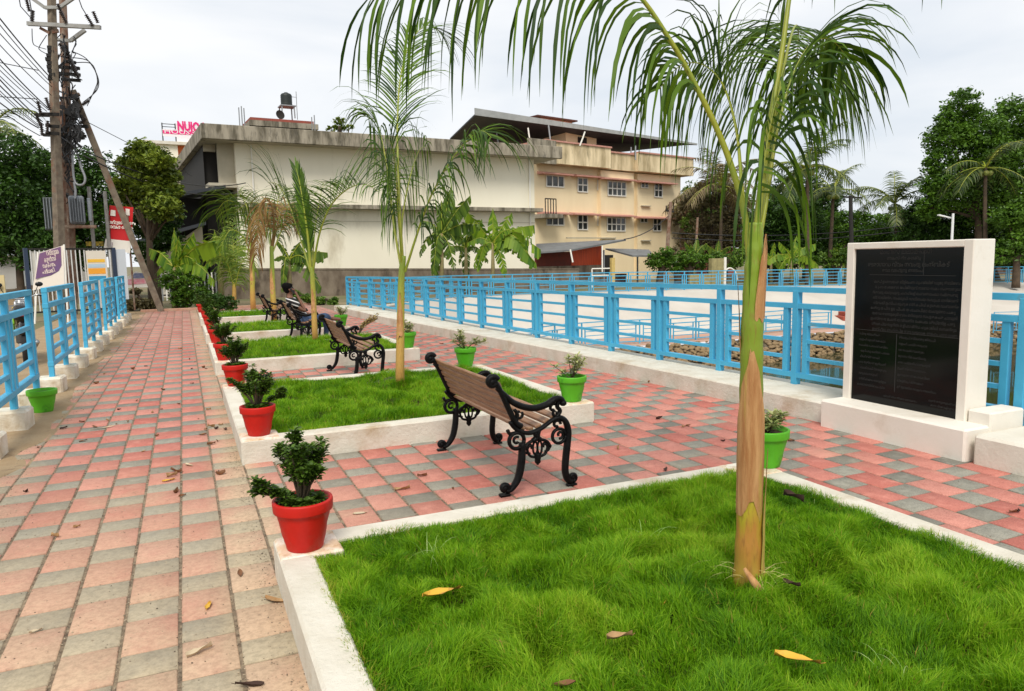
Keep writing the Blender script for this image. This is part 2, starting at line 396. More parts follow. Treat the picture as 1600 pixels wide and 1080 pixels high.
def make_grass(name, x0, x1, y0, y1, n, wd, ln, label, seed, clip=None):
    rs = np.random.RandomState(seed)
    x = rs.uniform(x0, x1, n); y = rs.uniform(y0, y1, n)
    mound = .42*vnoise(x, y, 3.1, seed+1)+.58*vnoise(x, y, 7.7, seed+2)
    keep_ = np.ones(n, bool)
    ed = np.minimum(np.minimum(x-x0, x1-x), np.minimum(y-y0, y1-y))
    for cx, cy in ((x0, y0), (x1, y0), (x0, y1), (x1, y1)):                     # corner pads stay bare
        keep_ &= ~((abs(x-cx) < .15) & (abs(y-cy) < .15))
    keep_ &= ((x-2.055)**2+(y-2.27)**2 > .07**2)
    x, y, mound, ed = x[keep_], y[keep_], mound[keep_], ed[keep_]; n = len(x)
    hump = np.clip((mound-.25)*2.1, 0, 1)
    base = .095+.075*hump*np.clip(.3+ed*6, .3, 1)
    base = np.maximum(base, .148-.05*np.clip((ed-.04)/.6, 0, 1))
    L_ = ln*(.45+.95*rs.rand(n))*(.65+.65*hump)*np.clip(.6+ed*4, .6, 1)
    # lean: coherent tufts + random
    la = vnoise(x, y, 5.5, seed+3)*4*np.pi; lr = .25+.75*vnoise(x, y, 4.1, seed+4)
    dx = np.cos(la)*lr*.55+rs.normal(0, .33, n); dy = np.sin(la)*lr*.55+rs.normal(0, .33, n)
    az = rs.uniform(0, 2*np.pi, n); wx = np.cos(az)*wd/2; wy = np.sin(az)*wd/2
    V = np.zeros((n, 5, 3), np.float32)
    for k, (tt, ww) in enumerate(((0, 1), (.5, .8))):
        off = tt*tt*1.0
        px = x+dx*L_*off; py = y+dy*L_*off; pz = base+L_*tt*(1-.12*tt)
        V[:, k*2, 0] = px-wx*ww; V[:, k*2, 1] = py-wy*ww; V[:, k*2, 2] = pz
        V[:, k*2+1, 0] = px+wx*ww; V[:, k*2+1, 1] = py+wy*ww; V[:, k*2+1, 2] = pz
    bend = np.hypot(dx, dy)
    V[:, 4, 0] = x+dx*L_; V[:, 4, 1] = y+dy*L_; V[:, 4, 2] = base+L_*(.95-.35*np.clip(bend, 0, 1.3))
    b = (np.arange(n)*5)[:, None]
    q = b+np.array([0, 1, 3, 2]); tr = b+np.array([2, 3, 4])
    Ff = np.concatenate([q, tr], 1).ravel(); st = (np.arange(n)[:, None]*7+np.array([0, 4])).ravel()
    c = np.clip(.0+.42*vnoise(x, y, 2.3, seed+5)+.35*vnoise(x, y, 9., seed+6)+rs.normal(0, .17, n)+.15*hump, 0, .94)
    c = np.where((ed < .06) & (rs.rand(n) < .5*np.clip(1.2-ed*18, 0, 1)), .975, c); c = np.where(rs.rand(n) < .012, 1., c)
    o = fastmesh(name, V.reshape(-1, 3), Ff, st, gm, attrs={'rnd': np.repeat(c, 2)})
    return tag(o, label, 'grass', kind='stuff')
glab = ['bright green lawn grass in the nearest bed', 'green lawn grass in the bed behind the nearest bench', 'green lawn grass in front of the seated man',
        'green lawn grass in the bed behind the seated man', 'green lawn grass in the farthest bed']
gs = grass_specs
NG = [(310000, .0036, .062), (95000, .0050, .062), (36000, .006, .07), (14000, .009, .07), (8000, .012, .07)]
for i, (x0, x1, y0, y1) in enumerate(gs):
    if i == 0: y0 = 1.0
    make_grass('lawn_grass', x0, x1, y0, y1, *NG[i], glab[i], 40+i*11)
# ---- pond: kerb wall, white slope, walkway, rubble bank, water
def strip(name, rows, mat, label=None, sub=1):
    mb = MB(); k = len(rows[0]); vs = [v for r in rows for v in r]
    mb.add(vs, [(j*k+i, j*k+i+1, (j+1)*k+i+1, (j+1)*k+i) for j in range(len(rows)-1) for i in range(k-1)])
    return mb.build(name, mat, smooth=False)
rows = [[], [], [], [], []]
for y in YS:
    xi, xo = lerp(KIN, y), lerp(FEN, y)+.15
    for r, p in zip(rows, ((xi, y, -.02), (xi, y, HK-.012), (xi+.012, y, HK), (xo, y, HK), (xo, y, -3.2))): r.append(Vector(p))
mb = MB(); k = len(YS); mb.add([v for r in rows for v in r], [(j*k+i, j*k+i+1, (j+1)*k+i+1, (j+1)*k+i) for j in range(4) for i in range(k-1)])
mb.quad(*[rows[j][-1] for j in (0, 2, 3, 4)])
o = mb.build('pond_kerb', wtop); tag(o, 'long white plastered kerb wall carrying the blue railing beside the pond', 'kerb')
wslope = M('white_slope', (.54, .495, .43), .85, (.46, .415, .355), .5, bump=.15, bsc=6, c3=(.60, .54, .44), sc3=.35, lo3=.6, hi3=.8)
Bd = [26, 27.6, 30, 31.2, 32.3, 33.4, 34, 35.2, 36.5, 39, 43]
Cd = [24.5, 25.6, 27.2, 28.2, 29.1, 30.8, 32.4, 33.8, 35.2, 37.6, 41.5]
Dd = [21, 22, 23, 24, 25.3, 28, 31.4, 32.9, 34.3, 36.7, 40.6]
def row(ds, z): 
    o = []
    for (x, _), d in zip(Apx, ds):
        p = P(x, 400, d); p.z = z; o.append(p)
    return o
Br, Cr, Dr, Er = row(Bd, -2.), row(Cd, -2.02), row(Dd, -3.0), row([d-1.5 for d in Dd], -3.4)
A0 = [Vector((4.7, 22.75, -.03))]+A; B0 = [Vector((6.5, 20.5, -2.))]+Br; C0 = [Vector((6.6, 19.8, -2.02))]+Cr; D0 = [Vector((6.7, 18.6, -3.))]+Dr; E0 = [Vector((6.9, 17, -3.4))]+Er
Atop = [p+Vector((0, 0, .03)) for p in A0]; Aout = [p+Vector((.35, 1.0, .03)) for p in A0]
tag(strip('embankment', [Aout, Atop, B0], wslope), kind='structure')
tag(strip('pond_walkway', [B0, C0], M('walkway', (.50, .25, .17), .9, (.42, .30, .22), 2., c3=(.38, .33, .27), sc3=1.)), kind='structure')
stone_base = M('rubble_base', (.12, .095, .06), .95, (.05, .04, .028), 3., bump=.6, bsc=5)
tag(strip('rubble_bank', [[p-Vector((0, 0, .05)) for p in C0], [p-Vector((0, 0, .05)) for p in D0], E0], stone_base), kind='structure')
# loose rubble stones: one countless mass
V = []; Fc = []; st = []; att = []; rng = random.Random(8)
ico = bmesh.new(); bmesh.ops.create_icosphere(ico, subdivisions=1, radius=1); iv = [v.co.copy() for v in ico.verts]; ifc = [[v.index for v in f.verts] for f in ico.faces]; ico.free()
for i in range(len(C0)-3):
    seg = (C0[i+1]-C0[i]).length; w_ = (D0[i]-C0[i]).length
    for _ in range(int(seg*w_*30+seg*8)):
        u, v = rng.random(), rng.random()**.9
        p = (C0[i].lerp(C0[i+1], u)).lerp(D0[i].lerp(D0[i+1], u), v)
        s = rng.uniform(.06, .155); q = Matrix.Rotation(rng.uniform(0, 6), 3, 'Z') @ Matrix.Rotation(rng.uniform(-.5, .5), 3, 'X'); b = len(V); r0 = rng.random()
        for c in iv: 
            c2 = Vector((c.x*s*rng.uniform(.8, 1.2), c.y*s*.8*rng.uniform(.8, 1.2), c.z*s*.6*rng.uniform(.75, 1.2))); V.append(p+q @ c2)
        for f in ifc: st.append(len(Fc)); Fc += [b+x for x in f]; att.append(r0)
rub = M('rubble_stone', (.13, .085, .04), .9, (.24, .165, .085), 3., bump=.4, bsc=12, attr=('rnd', (.29, .20, .10)))
tag(fastmesh('rubble', V, Fc, st, rub, attrs={'rnd': att}), 'brown rubble stones covering the bank above the pond water', 'rubble', kind='stuff')
# water
mb = MB(); mb.add([(5.2, -6, -2.82), (60, -6, -2.82)]+[(p.x, p.y, -2.82) for p in reversed(Cr)]+[(6, 20, -2.82), (4.5, 20, -2.82)], [tuple(range(4+len(Cr)))])
wm = M('pond_water', (.035, .038, .018), .05, (.05, .05, .02), .4, bump=.04, bsc=1.2, spec=.6)
tag(mb.build('water', wm, fix=False), kind='structure')
# moss-green shore line stones colour handled by the rubble

# grit lying in the joints and over the near paving: countless small bits
V = []; Fc = []; st = []; att = []; rng = random.Random(77)
def bit(x, y, s):
    b = len(V); r0 = rng.random(); a = rng.uniform(0, 6.28)
    for k in range(4): V.append((x+s*math.cos(a+k*1.57)*rng.uniform(.6, 1.2), y+s*math.sin(a+k*1.57)*rng.uniform(.6, 1.2), .0005))
    V.append((x, y, s*rng.uniform(.5, 1.)))
    for k in range(4): st.append(len(Fc)); Fc.extend([b+k, b+(k+1) % 4, b+4]); att.append(r0)
for k in range(-6, 24):
    x = -.11+k*.215
    for _ in range(420 if k < 3 else 110):
        y = 1.6+rng.random()**1.6*(11 if k < 3 else 8)
        if skip_paver(x, y) or x > 5: continue
        bit(x+rng.gauss(0, .006), y, rng.uniform(.0012, .0045))
for _ in range(5200):
    x = rng.uniform(-1.4, .32) if rng.random() < .8 else rng.uniform(.3, 5); y = 1.6+rng.random()**1.7*9
    if skip_paver(x, y): continue
    bit(x, y, rng.uniform(.001, .005))
for _ in range(2500):
    y = 2+rng.random()*12; bit(.30-abs(rng.gauss(0, .05)), y, rng.uniform(.001, .005)) if True else 0
    bit(-1.3+rng.gauss(0, .12), y, rng.uniform(.002, .007))
tag(fastmesh('grit', V, Fc, st, M('grit_mat', (.045, .03, .02), .95, attr=('rnd', (.42, .33, .22))), attrs={'rnd': att}), 'fine grit and crumbs lying over the joints of the paving', 'grit', kind='stuff')
# ================================================================== FENCES
def yrail(mb, x, y0, y1, z, wx, hz): mb.b2((x-wx/2, y0, z-hz/2), (x+wx/2, y1, z+hz/2), .003)
# ---- left fence: five panels, each on plastered blocks
blockm = M('block_plaster', (.74, .70, .60), .9, (.52, .44, .32), 6., bump=.5, bsc=22, c3=(.40, .30, .18), sc3=3)
panel_lab = ['blue fence panel nearest the camera, cut by the left edge of the photo', 'second blue fence panel from the left edge, motorcycle behind its near end',
             'third blue fence panel from the left edge, tilted banner behind it', 'fourth blue fence panel from the left edge', 'farthest blue fence panel at the end of the path']
pgap = 3.43
for i in range(5):
    y0 = 6.92+(i)*pgap - 0.05 if i else 6.92
    t = thing('fence_panel', panel_lab[i], 'fence', (-1.53, y0, 0), 0, 'blue fence panels along the left side of the path')
    ln = 2.34; ZT = 1.265-.008*i
    for j, yy in enumerate((0, ln/2, ln)):
        mb = MB(); mb.b2((-.028, yy-.036, .18), (.028, yy+.036, ZT-(.045)), .003); mb.build('post', blue, t)
        m2 = MB(); m2.box((-.02, yy, .08), (.29, .30, .22), Matrix.Rotation(random.uniform(-.06, .06), 3, 'Z'), .02); m2.build('foot_block', blockm, t)
        for s in (-1, 1):
            if (j == 0 and s < 0) or (j == 2 and s > 0): continue
            m4 = MB(); m4.b2((-.024, yy+s*.14-.028, .36), (.024, yy+s*.14+.028, ZT-.23), .003); m4.build('upright', blue, t)
    for z, nm in ((ZT-.025, 'top_rail'), (ZT-.21, 'upper_rail'), (.345, 'bottom_rail')):
        mb = MB(); yrail(mb, 0, -.041, ln+.041, z, .064, .058); mb.build(nm, blue, t)
    for c in range(2):
        for k in range(3):
            z = .345+(ZT-.21-.345)*(k+1)/4
            mb = MB(); yrail(mb, 0, c*ln/2+.15, (c+1)*ln/2-.15, z, .046, .046); mb.build('crossbar', blue, t)
# extra blocks of the panel in front (mostly out of frame)
t = thing('fence_panel', 'blue fence panel beside the camera, only its foot block corner in view at the left', 'fence', (-1.53, 3.5, 0), 0, 'blue fence panels along the left side of the path')
for yy in (0, 1.17, 2.34):
    mb = MB(); mb.b2((-.025, yy-.03, .18), (.025, yy+.03, 1.22), .003); mb.build('post', blue, t)
    m2 = MB(); m2.box((-.02, yy, .08), (.29, .30, .22), None, .02); m2.build('foot_block', blockm, t)
for z, nm in ((1.24, 'top_rail'), (1.055, 'upper_rail'), (.345, 'bottom_rail')):
    mb = MB(); yrail(mb, 0, -.03, 2.37, z, .056, .048); mb.build(nm, blue, t)
# ---- railing on polyline
def railing(name, label, pts, zbase, ztop, bay, mat, tk=1., zr2=.17, zbot=.10, nb=3, posts=True, group=None):
    """pts: list of Vector (x,y); zbase/ztop: functions of arclength fraction"""
    L_ = [0]
    for a, b in zip(pts, pts[1:]): L_.append(L_[-1]+(Vector((b.x, b.y))-Vector((a.x, a.y))).length)
    tot = L_[-1]; n = max(1, round(tot/bay))
    def at(s):
        s = max(0, min(tot, s))
        for i in range(len(pts)-1):
            if s <= L_[i+1]+1e-9:
                u = (s-L_[i])/(L_[i+1]-L_[i]); p = pts[i].lerp(pts[i+1], u); return Vector((p.x, p.y, 0))
    org = at(0); t = thing(name, label, 'railing', (org.x, org.y, zbase(0)), 0, group); o3 = Vector((org.x, org.y, zbase(0)))
    def Q(s, h):                       # h: fraction 0..1 of height
        p = at(s); f = s/tot; p.z = zbase(f)+(ztop(f)-zbase(f))*h; return p-o3
    H_ = ztop(0)-zbase(0)
    for i in range(n+1):
        s = tot*i/n; mb = MB(); a = Q(s, -.02); b = Q(s, .99); d = (Q(min(s+.1, tot), 0)-Q(max(s-.1, 0), 0)).normalized()
        ang = math.atan2(d.y, d.x); rt = Matrix.Rotation(ang, 3, 'Z')
        mb.box((a+b)/2, (.068*tk, .068*tk, (b-a).z), rt, .003); mb.build('post', mat, t)
        if i == n: break
        e = tot/n
        for q in (.115, 1-.115):
            mb = MB(); a = Q(s+e*q, zbot+.02); b = Q(s+e*q, 1-zr2-.01); mb.box((a+b)/2, (.060*tk, .050*tk, (b-a).z), rt, .003); mb.build('upright', mat, t)
        mb = MB()
        for k in range(nb):
            h = zbot+(1-zr2-zbot)*(k+1)/(nb+1)
            mb.beam(Q(s+e*.115, h), Q(s+e*.885, h), .04*tk, .036*tk)
        mb.build('crossbars', mat, t)
    for h, nm, hh in ((1., 'top_rail', .052), (1-zr2, 'upper_rail', .050), (zbot, 'bottom_rail', .05)):
        mb = MB()
        for i in range(n): mb.beam(Q(tot*i/n, h), Q(tot*(i+1)/n, h), .062*tk, hh*tk)
        mb.build(nm, mat, t)
    return t
y_ = [1.25]
while y_[-1] < 22.2: y_.append(y_[-1]+1.075)
fp = [Vector((lerp(FEN, y), y)) for y in y_]
railing('pond_railing', 'long blue railing on the white kerb along the near side of the pond', fp, lambda f: HK, lambda f: 1.145-.12*f**1.5, 1.075, blue)
Af = [P(548, 400, 24.2)]+[Vector((p.x, p.y)) for p in A[1:9]]
zA = [-.03]+[p.z for p in A[1:9]]
def zfun(f): return zg(Af[0].x+(Af[-1].x-Af[0].x)*f)
railing('far_railing', 'thin blue railing running along the far top edge of the white embankment', [Vector((p.x, p.y)) for p in Af], lambda f: zfun(f)+.0, lambda f: zfun(f)+.95+.1*f, 1.15, bluedark, tk=.8)
In = [G(800, 560, -2.02), G(874, 546, -2.02), G(972, 537.5, -2.02), G(1037, 536, -2.02), G(1130, 528, -2.02), G(1230, 518, -2.02), G(1298, 514, -2.02)]
railing('walkway_railing', 'thin blue railing standing low on the walkway beside the pond water', [Vector((p.x, p.y)) for p in In], lambda f: -2.02, lambda f: -1.06, 1.3, bluedark, tk=.75, zr2=.2)
railing('stair_railing', 'short blue railing going down into the pond beside the black memorial stone', [Vector((5.95, 3.45)), Vector((9.6, 3.7))], lambda f: -.45-.5*f, lambda f: .48-.5*f, 1.2, blue, tk=.9)
i2 = [G(1552, 516, -1.9), G(1592, 515, -1.9)]
railing('walkway_railing', 'thin blue railing seen just right of the black memorial stone, low beside the water', [Vector((p.x, p.y)) for p in i2], lambda f: -2., lambda f: -1.15, 1.3, bluedark, tk=.5, zr2=.2)
# red steps by the water
t = thing('pond_steps', 'small flight of red steps beside the pond, left of the memorial stone', 'steps', G(1322, 507, -2.), R(-20))
redst = M('red_steps', (.36, .07, .035), .85, (.28, .06, .035), 5.)
for k in range(5):
    mb = MB(); mb.b2((k*.28-.5, -.1, k*.19), (2.2, .9, k*.19+.19), .01); mb.build('step', redst, t)
# ---- memorial stone
t = thing('memorial_stone', 'black engraved granite memorial slab framed in a white plastered upright on the kerb', 'memorial', (5.2, 3.35, 0))
frm = M('white_frame', (.78, .73, .65), .75, (.71, .66, .57), 1.5, bump=.12, bsc=20, c3=(.62, .55, .45), sc3=2.)
mb = MB(); y0, y1 = .16, 1.27; z0, z1 = .23, 1.573
fw = .075
mb.b2((0, y0, z0-.02), (.24, y0+.075, z1), .006); mb.b2((0, y1-fw, z0-.02), (.24, y1, z1), .006); mb.b2((.0, y0+.07, z1-.055), (.24, y1-fw+.005, z1-.001), .006)
mb.b2((.05, y0+.05, z0-.02), (.236, y1-.05, z1-.03)); mb.build('frame', frm, t)
gran = M('granite', (.0025, .003, .0035), .10, (.005, .006, .006), 120., spec=.22)
mb = MB(); mb.b2((.022, y0+.078, z0), (.06, y1-fw-.003, z1-.058)); slab = mb.build('slab', gran, t)
mb = MB(); mb.b2((-.235, -.01, -.05), (.30, 1.29, .235), .015); mb.build('plinth', frm, t)
mb = MB(); mb.b2((.02, -.02, .17), (.40, .155, .33), .012); mb.build('side_block', frm, t)
engr = M('engraving', (.044, .044, .042), .8, spec=.1)
# engraved lines of writing (illegible at this size in the photo), fine rules and a column divider
ML = 'കഖഗചജടഡണതദനപബമയരലവശസഹളറ'
VS = ['', '', '', 'ാ', 'ി', 'ു', 'ം', '്']
rg = random.Random(21)
def mword(k): return ''.join(rg.choice(ML)+rg.choice(VS) for _ in range(k))
def textmesh(name, body, size, mat, parent, loc, rot, ext=0., ax='LEFT', sx=1., bold=0.):
    cu = bpy.data.curves.new(name, 'FONT'); cu.body = body; cu.size = size; cu.extrude = ext; cu.align_x = ax; cu.offset = bold; cu.resolution_u = 2
    ob = bpy.data.objects.new(name, cu); C.objects.link(ob); dg = bpy.context.evaluated_depsgraph_get()
    me = bpy.data.meshes.new_from_object(ob.evaluated_get(dg)); bpy.data.objects.remove(ob); bpy.data.curves.remove(cu)
    me.materials.clear(); me.materials.append(mat); o = bpy.data.objects.new(name, me); C.objects.link(o); o.parent = parent
    o.location = loc; o.rotation_euler = rot; o.scale = (sx, 1, 1); return o
# slab faces -X; reading direction runs towards -Y
RT = (R(90), 0, R(-90)); XF = .0205
lines = [(1.47, .060, 3.0, 'c'), (1.415, .036, 3, 'c'), (1.355, .05, 6, 'c'), (1.305, .040, 5, 'c')]
zz = 1.24
body_lines = []
for i in range(10):
    body_lines.append((zz, .031, .74)); zz -= .0435
def mline(z, size, width, left, nm='inscription'):
    s = ''
    while len(s) < 200:
        s += mword(rg.randint(2, 5))+' '
        if len(s)*size*.62 > width: break
    o = textmesh(nm, s.strip(), size, engr, slab, (XF, y1-left, z), RT)
    bb = [v.co.x for v in o.data.vertices]
    if bb:
        wdt = max(bb)-min(bb); o.scale = (min(1.3, width/max(wdt, .01)), 1, 1)
mline(1.475, .062, .46, .31); mline(1.43, .034, .30, .38); mline(1.375, .048, .72, .20); mline(1.332, .036, .36, .34)
for zz, sz, wd in body_lines: mline(zz, sz, wd, .26+rg.uniform(-.02, .02))
for k in range(10):
    mline(.80-k*.048, .026, rg.uniform(.16, .30), .13+rg.uniform(0, .03)); 
    if k < 9: mline(.80-k*.050, .026, rg.uniform(.22, .34), .52)
mline(.305, .024, .3, .40); mline(.335, .022, .3, .80); mline(.30, .022, .26, .82)
mb = MB(); mb.b2((XF, .30, 1.3045), (.023, 1.05, 1.3075)); mb.b2((XF, .20, .842), (.023, 1.17, .845)); mb.b2((XF, y1-.50, .36), (.023, y1-.496, .83)); mb.b2((XF, .56, 1.31), (.023, .563, 1.50))
mb.build('ruled_line', engr, slab)
# broken kerb piece right of the memorial
mb = MB(); mb.b2((4.99, .6, -.02), (5.75, 3.30, .21), .02); tag(mb.build('kerb_block', white), 'weathered white kerb block with grey top at the right, beside the memorial plinth', 'kerb')

# ================================================================== BENCHES
def bez(p, n=6):                                                     # smooth catmull-rom through points
    o = []
    for i in range(len(p)-1):
        a = Vector(p[max(i-1, 0)]); b = Vector(p[i]); c = Vector(p[i+1]); d = Vector(p[min(i+2, len(p)-1)])
        for k in range(n):
            t = k/n; o.append(.5*((2*b)+(-a+c)*t+(2*a-5*b+4*c-d)*t*t+(-a+3*b-3*c+d)*t**3))
    o.append(Vector(p[-1])); return o
X0 = 2.0
def cv(pts, n=6): return [Vector((x-X0, 0, z)) for x, z in [(q.x, q.y) for q in bez([(a, b, 0) for a, b in pts], n)]]
def arc(cx, cz, r, a0, a1, n=14, r1=None):
    r1 = r if r1 is None else r1
    return [Vector((cx-X0+(r+(r1-r)*i/n)*math.cos(R(a0+(a1-a0)*i/n)), 0, cz+(r+(r1-r)*i/n)*math.sin(R(a0+(a1-a0)*i/n)))) for i in range(n+1)]
def frame_mb():
    mb = MB(); F_ = 1.35
    def tb(p, r, n=7, fl=F_): mb.tube(p, r, n, True, fl)
    lp = cv([(1.90, .33), (1.895, .22), (1.87, .11), (1.825, .045), (1.785, .03)]); tb(lp, [.021+.004*math.sin(i*.2) for i in range(len(lp))])
    tb(arc(1.772, .052, .030, -60, 300, 16, .012), .016)
    mb.ball((1.772-X0, 0, .052), .022, 6, (1, 1.2, 1)); mb.b2((1.735-X0, -.022, 0), (1.81-X0, .022, .018), .006)
    # back upright and top scroll
    bp = cv([(1.895, .44), (1.855, .47), (1.815, .55), (1.775, .64), (1.74, .71), (1.712, .755)]); tb(bp, [.020-.003*i/len(bp) for i in range(len(bp))])
    tb(arc(1.706, .742, .036, 20, 330, 16, .02), .019); mb.ball((1.700-X0, 0, .742), .026, 6, (1, 1.2, 1))
    # arm
    ap = cv([(1.735, .70), (1.78, .655), (1.84, .60), (1.92, .562), (2.0, .548), (2.08, .563), (2.14, .592), (2.18, .59), (2.20, .565)]); tb(ap, [.016+.006*math.sin(math.pi*i/len(ap)) for i in range(len(ap))])
    mb.ball((2.195-X0, 0, .562), .025, 6, (1, 1.3, .9))
    # arm post with curls
    tb(cv([(2.165, .58), (2.155, .54), (2.175, .51), (2.15, .475)]), .014); tb(arc(2.125, .535, .028, 60, 300, 12, .012), .010); tb(arc(2.142, .495, .022, 100, 420, 12, .01), .009)
    tb(cv([(1.85, .55), (1.87, .52), (1.865, .48)]), .012); tb(arc(1.885, .515, .022, 90, 400, 12), .009)
    # seat rail
    sp = cv([(1.82, .475), (1.85, .435), (1.90, .402), (1.965, .39), (2.04, .412), (2.11, .452), (2.165, .468), (2.21, .44), (2.232, .38), (2.228, .30), (2.215, .20), (2.208, .11), (2.222, .05), (2.248, .03)])
    tb(sp, [.015+.008*min(1, max(0, (i-30)/20)) for i in range(len(sp))])
    tb(arc(2.262, .055, .028, -90, 270, 14, .010), .014); mb.ball((2.262-X0, 0, .055), .018, 6, (1, 1.2, 1)); mb.b2((2.215-X0, -.02, 0), (2.29-X0, .02, .016), .006)
    # ornament: rings, central spray and pendant
    tb(arc(1.862, .350, .052, 0, 360, 20), .013); tb(arc(1.862, .350, .026, 60, 330, 12, .012), .009); tb(cv([(1.80, .425), (1.815, .40), (1.84, .40)]), .012)
    tb(cv([(1.87, .30), (1.905, .285), (1.925, .31)]), .013)
    tb(arc(2.165, .345, .048, 0, 360, 20), .011); tb(arc(2.172, .352, .026, -100, 200, 12, .012), .009)
    tb(arc(2.150, .425, .028, 0, 300, 12, .014), .010)
    tb(cv([(1.99, .385), (2.0, .355), (1.975, .335)]), .016); tb(cv([(2.02, .40), (2.01, .36), (2.03, .335)]), .016)
    tb(cv([(1.915, .285), (1.94, .32), (1.985, .338), (2.03, .338), (2.075, .32), (2.10, .285)]), .011)
    for s in (-1, 1):
        tb([Vector((2.008-X0+s*(.016+.016*math.cos(a)), 0, .285+.042*math.sin(a))) for a in [i*math.pi/8 for i in range(17)]], .007)
        tb(cv([(2.008+s*.012, .225), (2.008+s*.055, .24), (2.008+s*.072, .285), (2.008+s*.048, .31), (2.008+s*.040, .285)]), .009)
    tb(cv([(2.008, .25), (2.008, .21), (2.008, .175)]), [.022]*6+[.018]*4+[.008]*3); mb.ball((2.008-X0, 0, .20), .022, 6)
    tb(cv([(1.91, .285), (1.925, .262), (1.955, .255)]), .008); tb(cv([(2.105, .29), (2.085, .262), (2.06, .255)]), .008)
    return mb
def slats(t, ln):
    # back slats follow the upright; seat slats follow the rail
    bl = [(1.845, .487), (1.826, .533), (1.805, .579), (1.784, .625), (1.764, .671), (1.745, .716)]
    for i, (x, z) in enumerate(bl):
        a = math.atan2(.23, -.10)
        mb = MB(); rt = Matrix.Rotation(-(a-math.pi/2)+0, 3, 'Y'); mb.box((x-X0+.012, ln/2, z), (.020, ln-.01, .040), rt, .005)
        o = mb.build('back_slat', wood, t)
    for i, (x, z, a) in enumerate([(1.905, .425, .35), (1.962, .415, .0), (2.02, .425, -.28), (2.077, .452, -.45), (2.134, .478, -.3)]):
        mb = MB(); mb.box((x-X0, ln/2, z), (.047, ln-.01, .020), Matrix.Rotation(a, 3, 'Y'), .005); mb.build('seat_slat', wood, t)
def bench(label, y, L_=1.255, x=2.0, rz=0.):
    t = thing('park_bench', label, 'bench', (x, y, 0), rz, 'cast iron and wood benches')
    for yy in (0, L_):
        o = frame_mb().build('side_frame', black, t, smooth=True); o.location = (0, yy, 0)
    slats(t, L_); return t
b0 = bench('black cast iron bench with brown slats, nearest the camera', 4.16)
def dupbench(label, y, x, rz=0.):
    c = copy_tree(b0); c['label'] = label; c.location = (x, y, 0); c.rotation_euler = (0, 0, rz); return c
dupbench('empty cast iron bench just in front of the one the man sits on', 8.98, 1.985)
b4 = dupbench('cast iron bench with the man sitting on it', 13.62, 1.98)
dupbench('farthest cast iron bench, behind the man, half hidden by the palm trunk', 17.85, 1.93)
# ================================================================== POTS
redpot = M('red_pot', (.52, .012, .006), .5, (.42, .010, .006), 4., bump=.2, bsc=14, c3=(.34, .035, .02), sc3=5, spec=.3)
grnpot = M('green_pot', (.085, .36, .012), .5, (.10, .43, .02), 4., bump=.2, bsc=14, spec=.3, c3=(.05, .20, .02), sc3=6)
def pot_mesh(mat, parent, h=.235, r=.135):
    rb = r*.62
    def tw(a, z): return .0022*math.sin(9*a+z*60) if .02 < z < h*.72 else 0
    prof = [(rb*.96, 0), (rb, .006)]+[(rb+(r*.90-rb)*k/8, .006+(h*.755-.006)*k/8) for k in range(1, 9)]+[(r*.99, h*.775), (r, h*.80), (r*1.015, h*.96), (r*1.0, h*.995), (r*.93, h), (r*.89, h*.985), (r*.86, h*.86)]
    mb = MB(); mb.lathe(prof, (0, 0, 0), 36, tw); o = mb.build('pot', mat, parent, smooth=True)
    m2 = MB(); m2.lathe([(r*.865, h*.84), (r*.87, h*.87), (r*.5, h*.885), (.001, h*.88)], (0, 0, 0), 20); m2.build('soil', soil, parent)
    return o
def leaf_cloud(name, mats, parent, branches, n_per, ll, lw, seed, rosette=5, smooth=False, drop=0.):
    """branches: list of polylines; leaves in small whorls along the outer part of each"""
    rs = random.Random(seed); V = []; Fc = []; st = []; att = []
    for br in branches:
        k = len(br)-1
        for q in range(n_per):
            u = rs.uniform(.25, 1)**.7*k; i = min(int(u), k-1); p = Vector(br[i]).lerp(Vector(br[i+1]), u-i)
            a0 = rs.uniform(0, 6.28); tone = rs.random()
            for r_ in range(rosette):
                a = a0+r_*2.4; el = rs.uniform(-.15, .95)-drop; l_ = ll*rs.uniform(.6, 1.15); w_ = lw*rs.uniform(.8, 1.2)
                d = Vector((math.cos(a)*math.cos(el), math.sin(a)*math.cos(el), math.sin(el)))
                s_ = d.cross(Vector((0, 0, 1))).normalized(); nn = s_.cross(d)
                b = len(V); pp = p+d*.008
                V += [pp, pp+d*l_*.35+s_*w_/2+nn*w_*.18, pp+d*l_*.75+s_*w_*.38+nn*w_*.10, pp+d*l_-nn*l_*.12, pp+d*l_*.75-s_*w_*.38+nn*w_*.10, pp+d*l_*.35-s_*w_/2+nn*w_*.18, pp+d*l_*.5]
                for tri in ((0, 1, 6), (1, 2, 6), (2, 3, 6), (3, 4, 6), (4, 5, 6), (5, 0, 6)):
                    st.append(len(Fc)); Fc += [b+x for x in tri]; att.append(min(1, max(0, tone*.6+rs.random()*.4)))
    return fastmesh(name, V, Fc, st, mats, parent, {'rnd': att})
shrubm = M('shrub_leaf', (.012, .035, .005), .45, attr=('rnd', (.13, .235, .025)), trans=.22, spec=.3)
varm = M('variegated_leaf', (.10, .20, .02), .5, attr=('rnd', (.62, .60, .28)), trans=.25)
stemm = M('stem', (.10, .065, .035), .9, (.06, .05, .03), 8.)
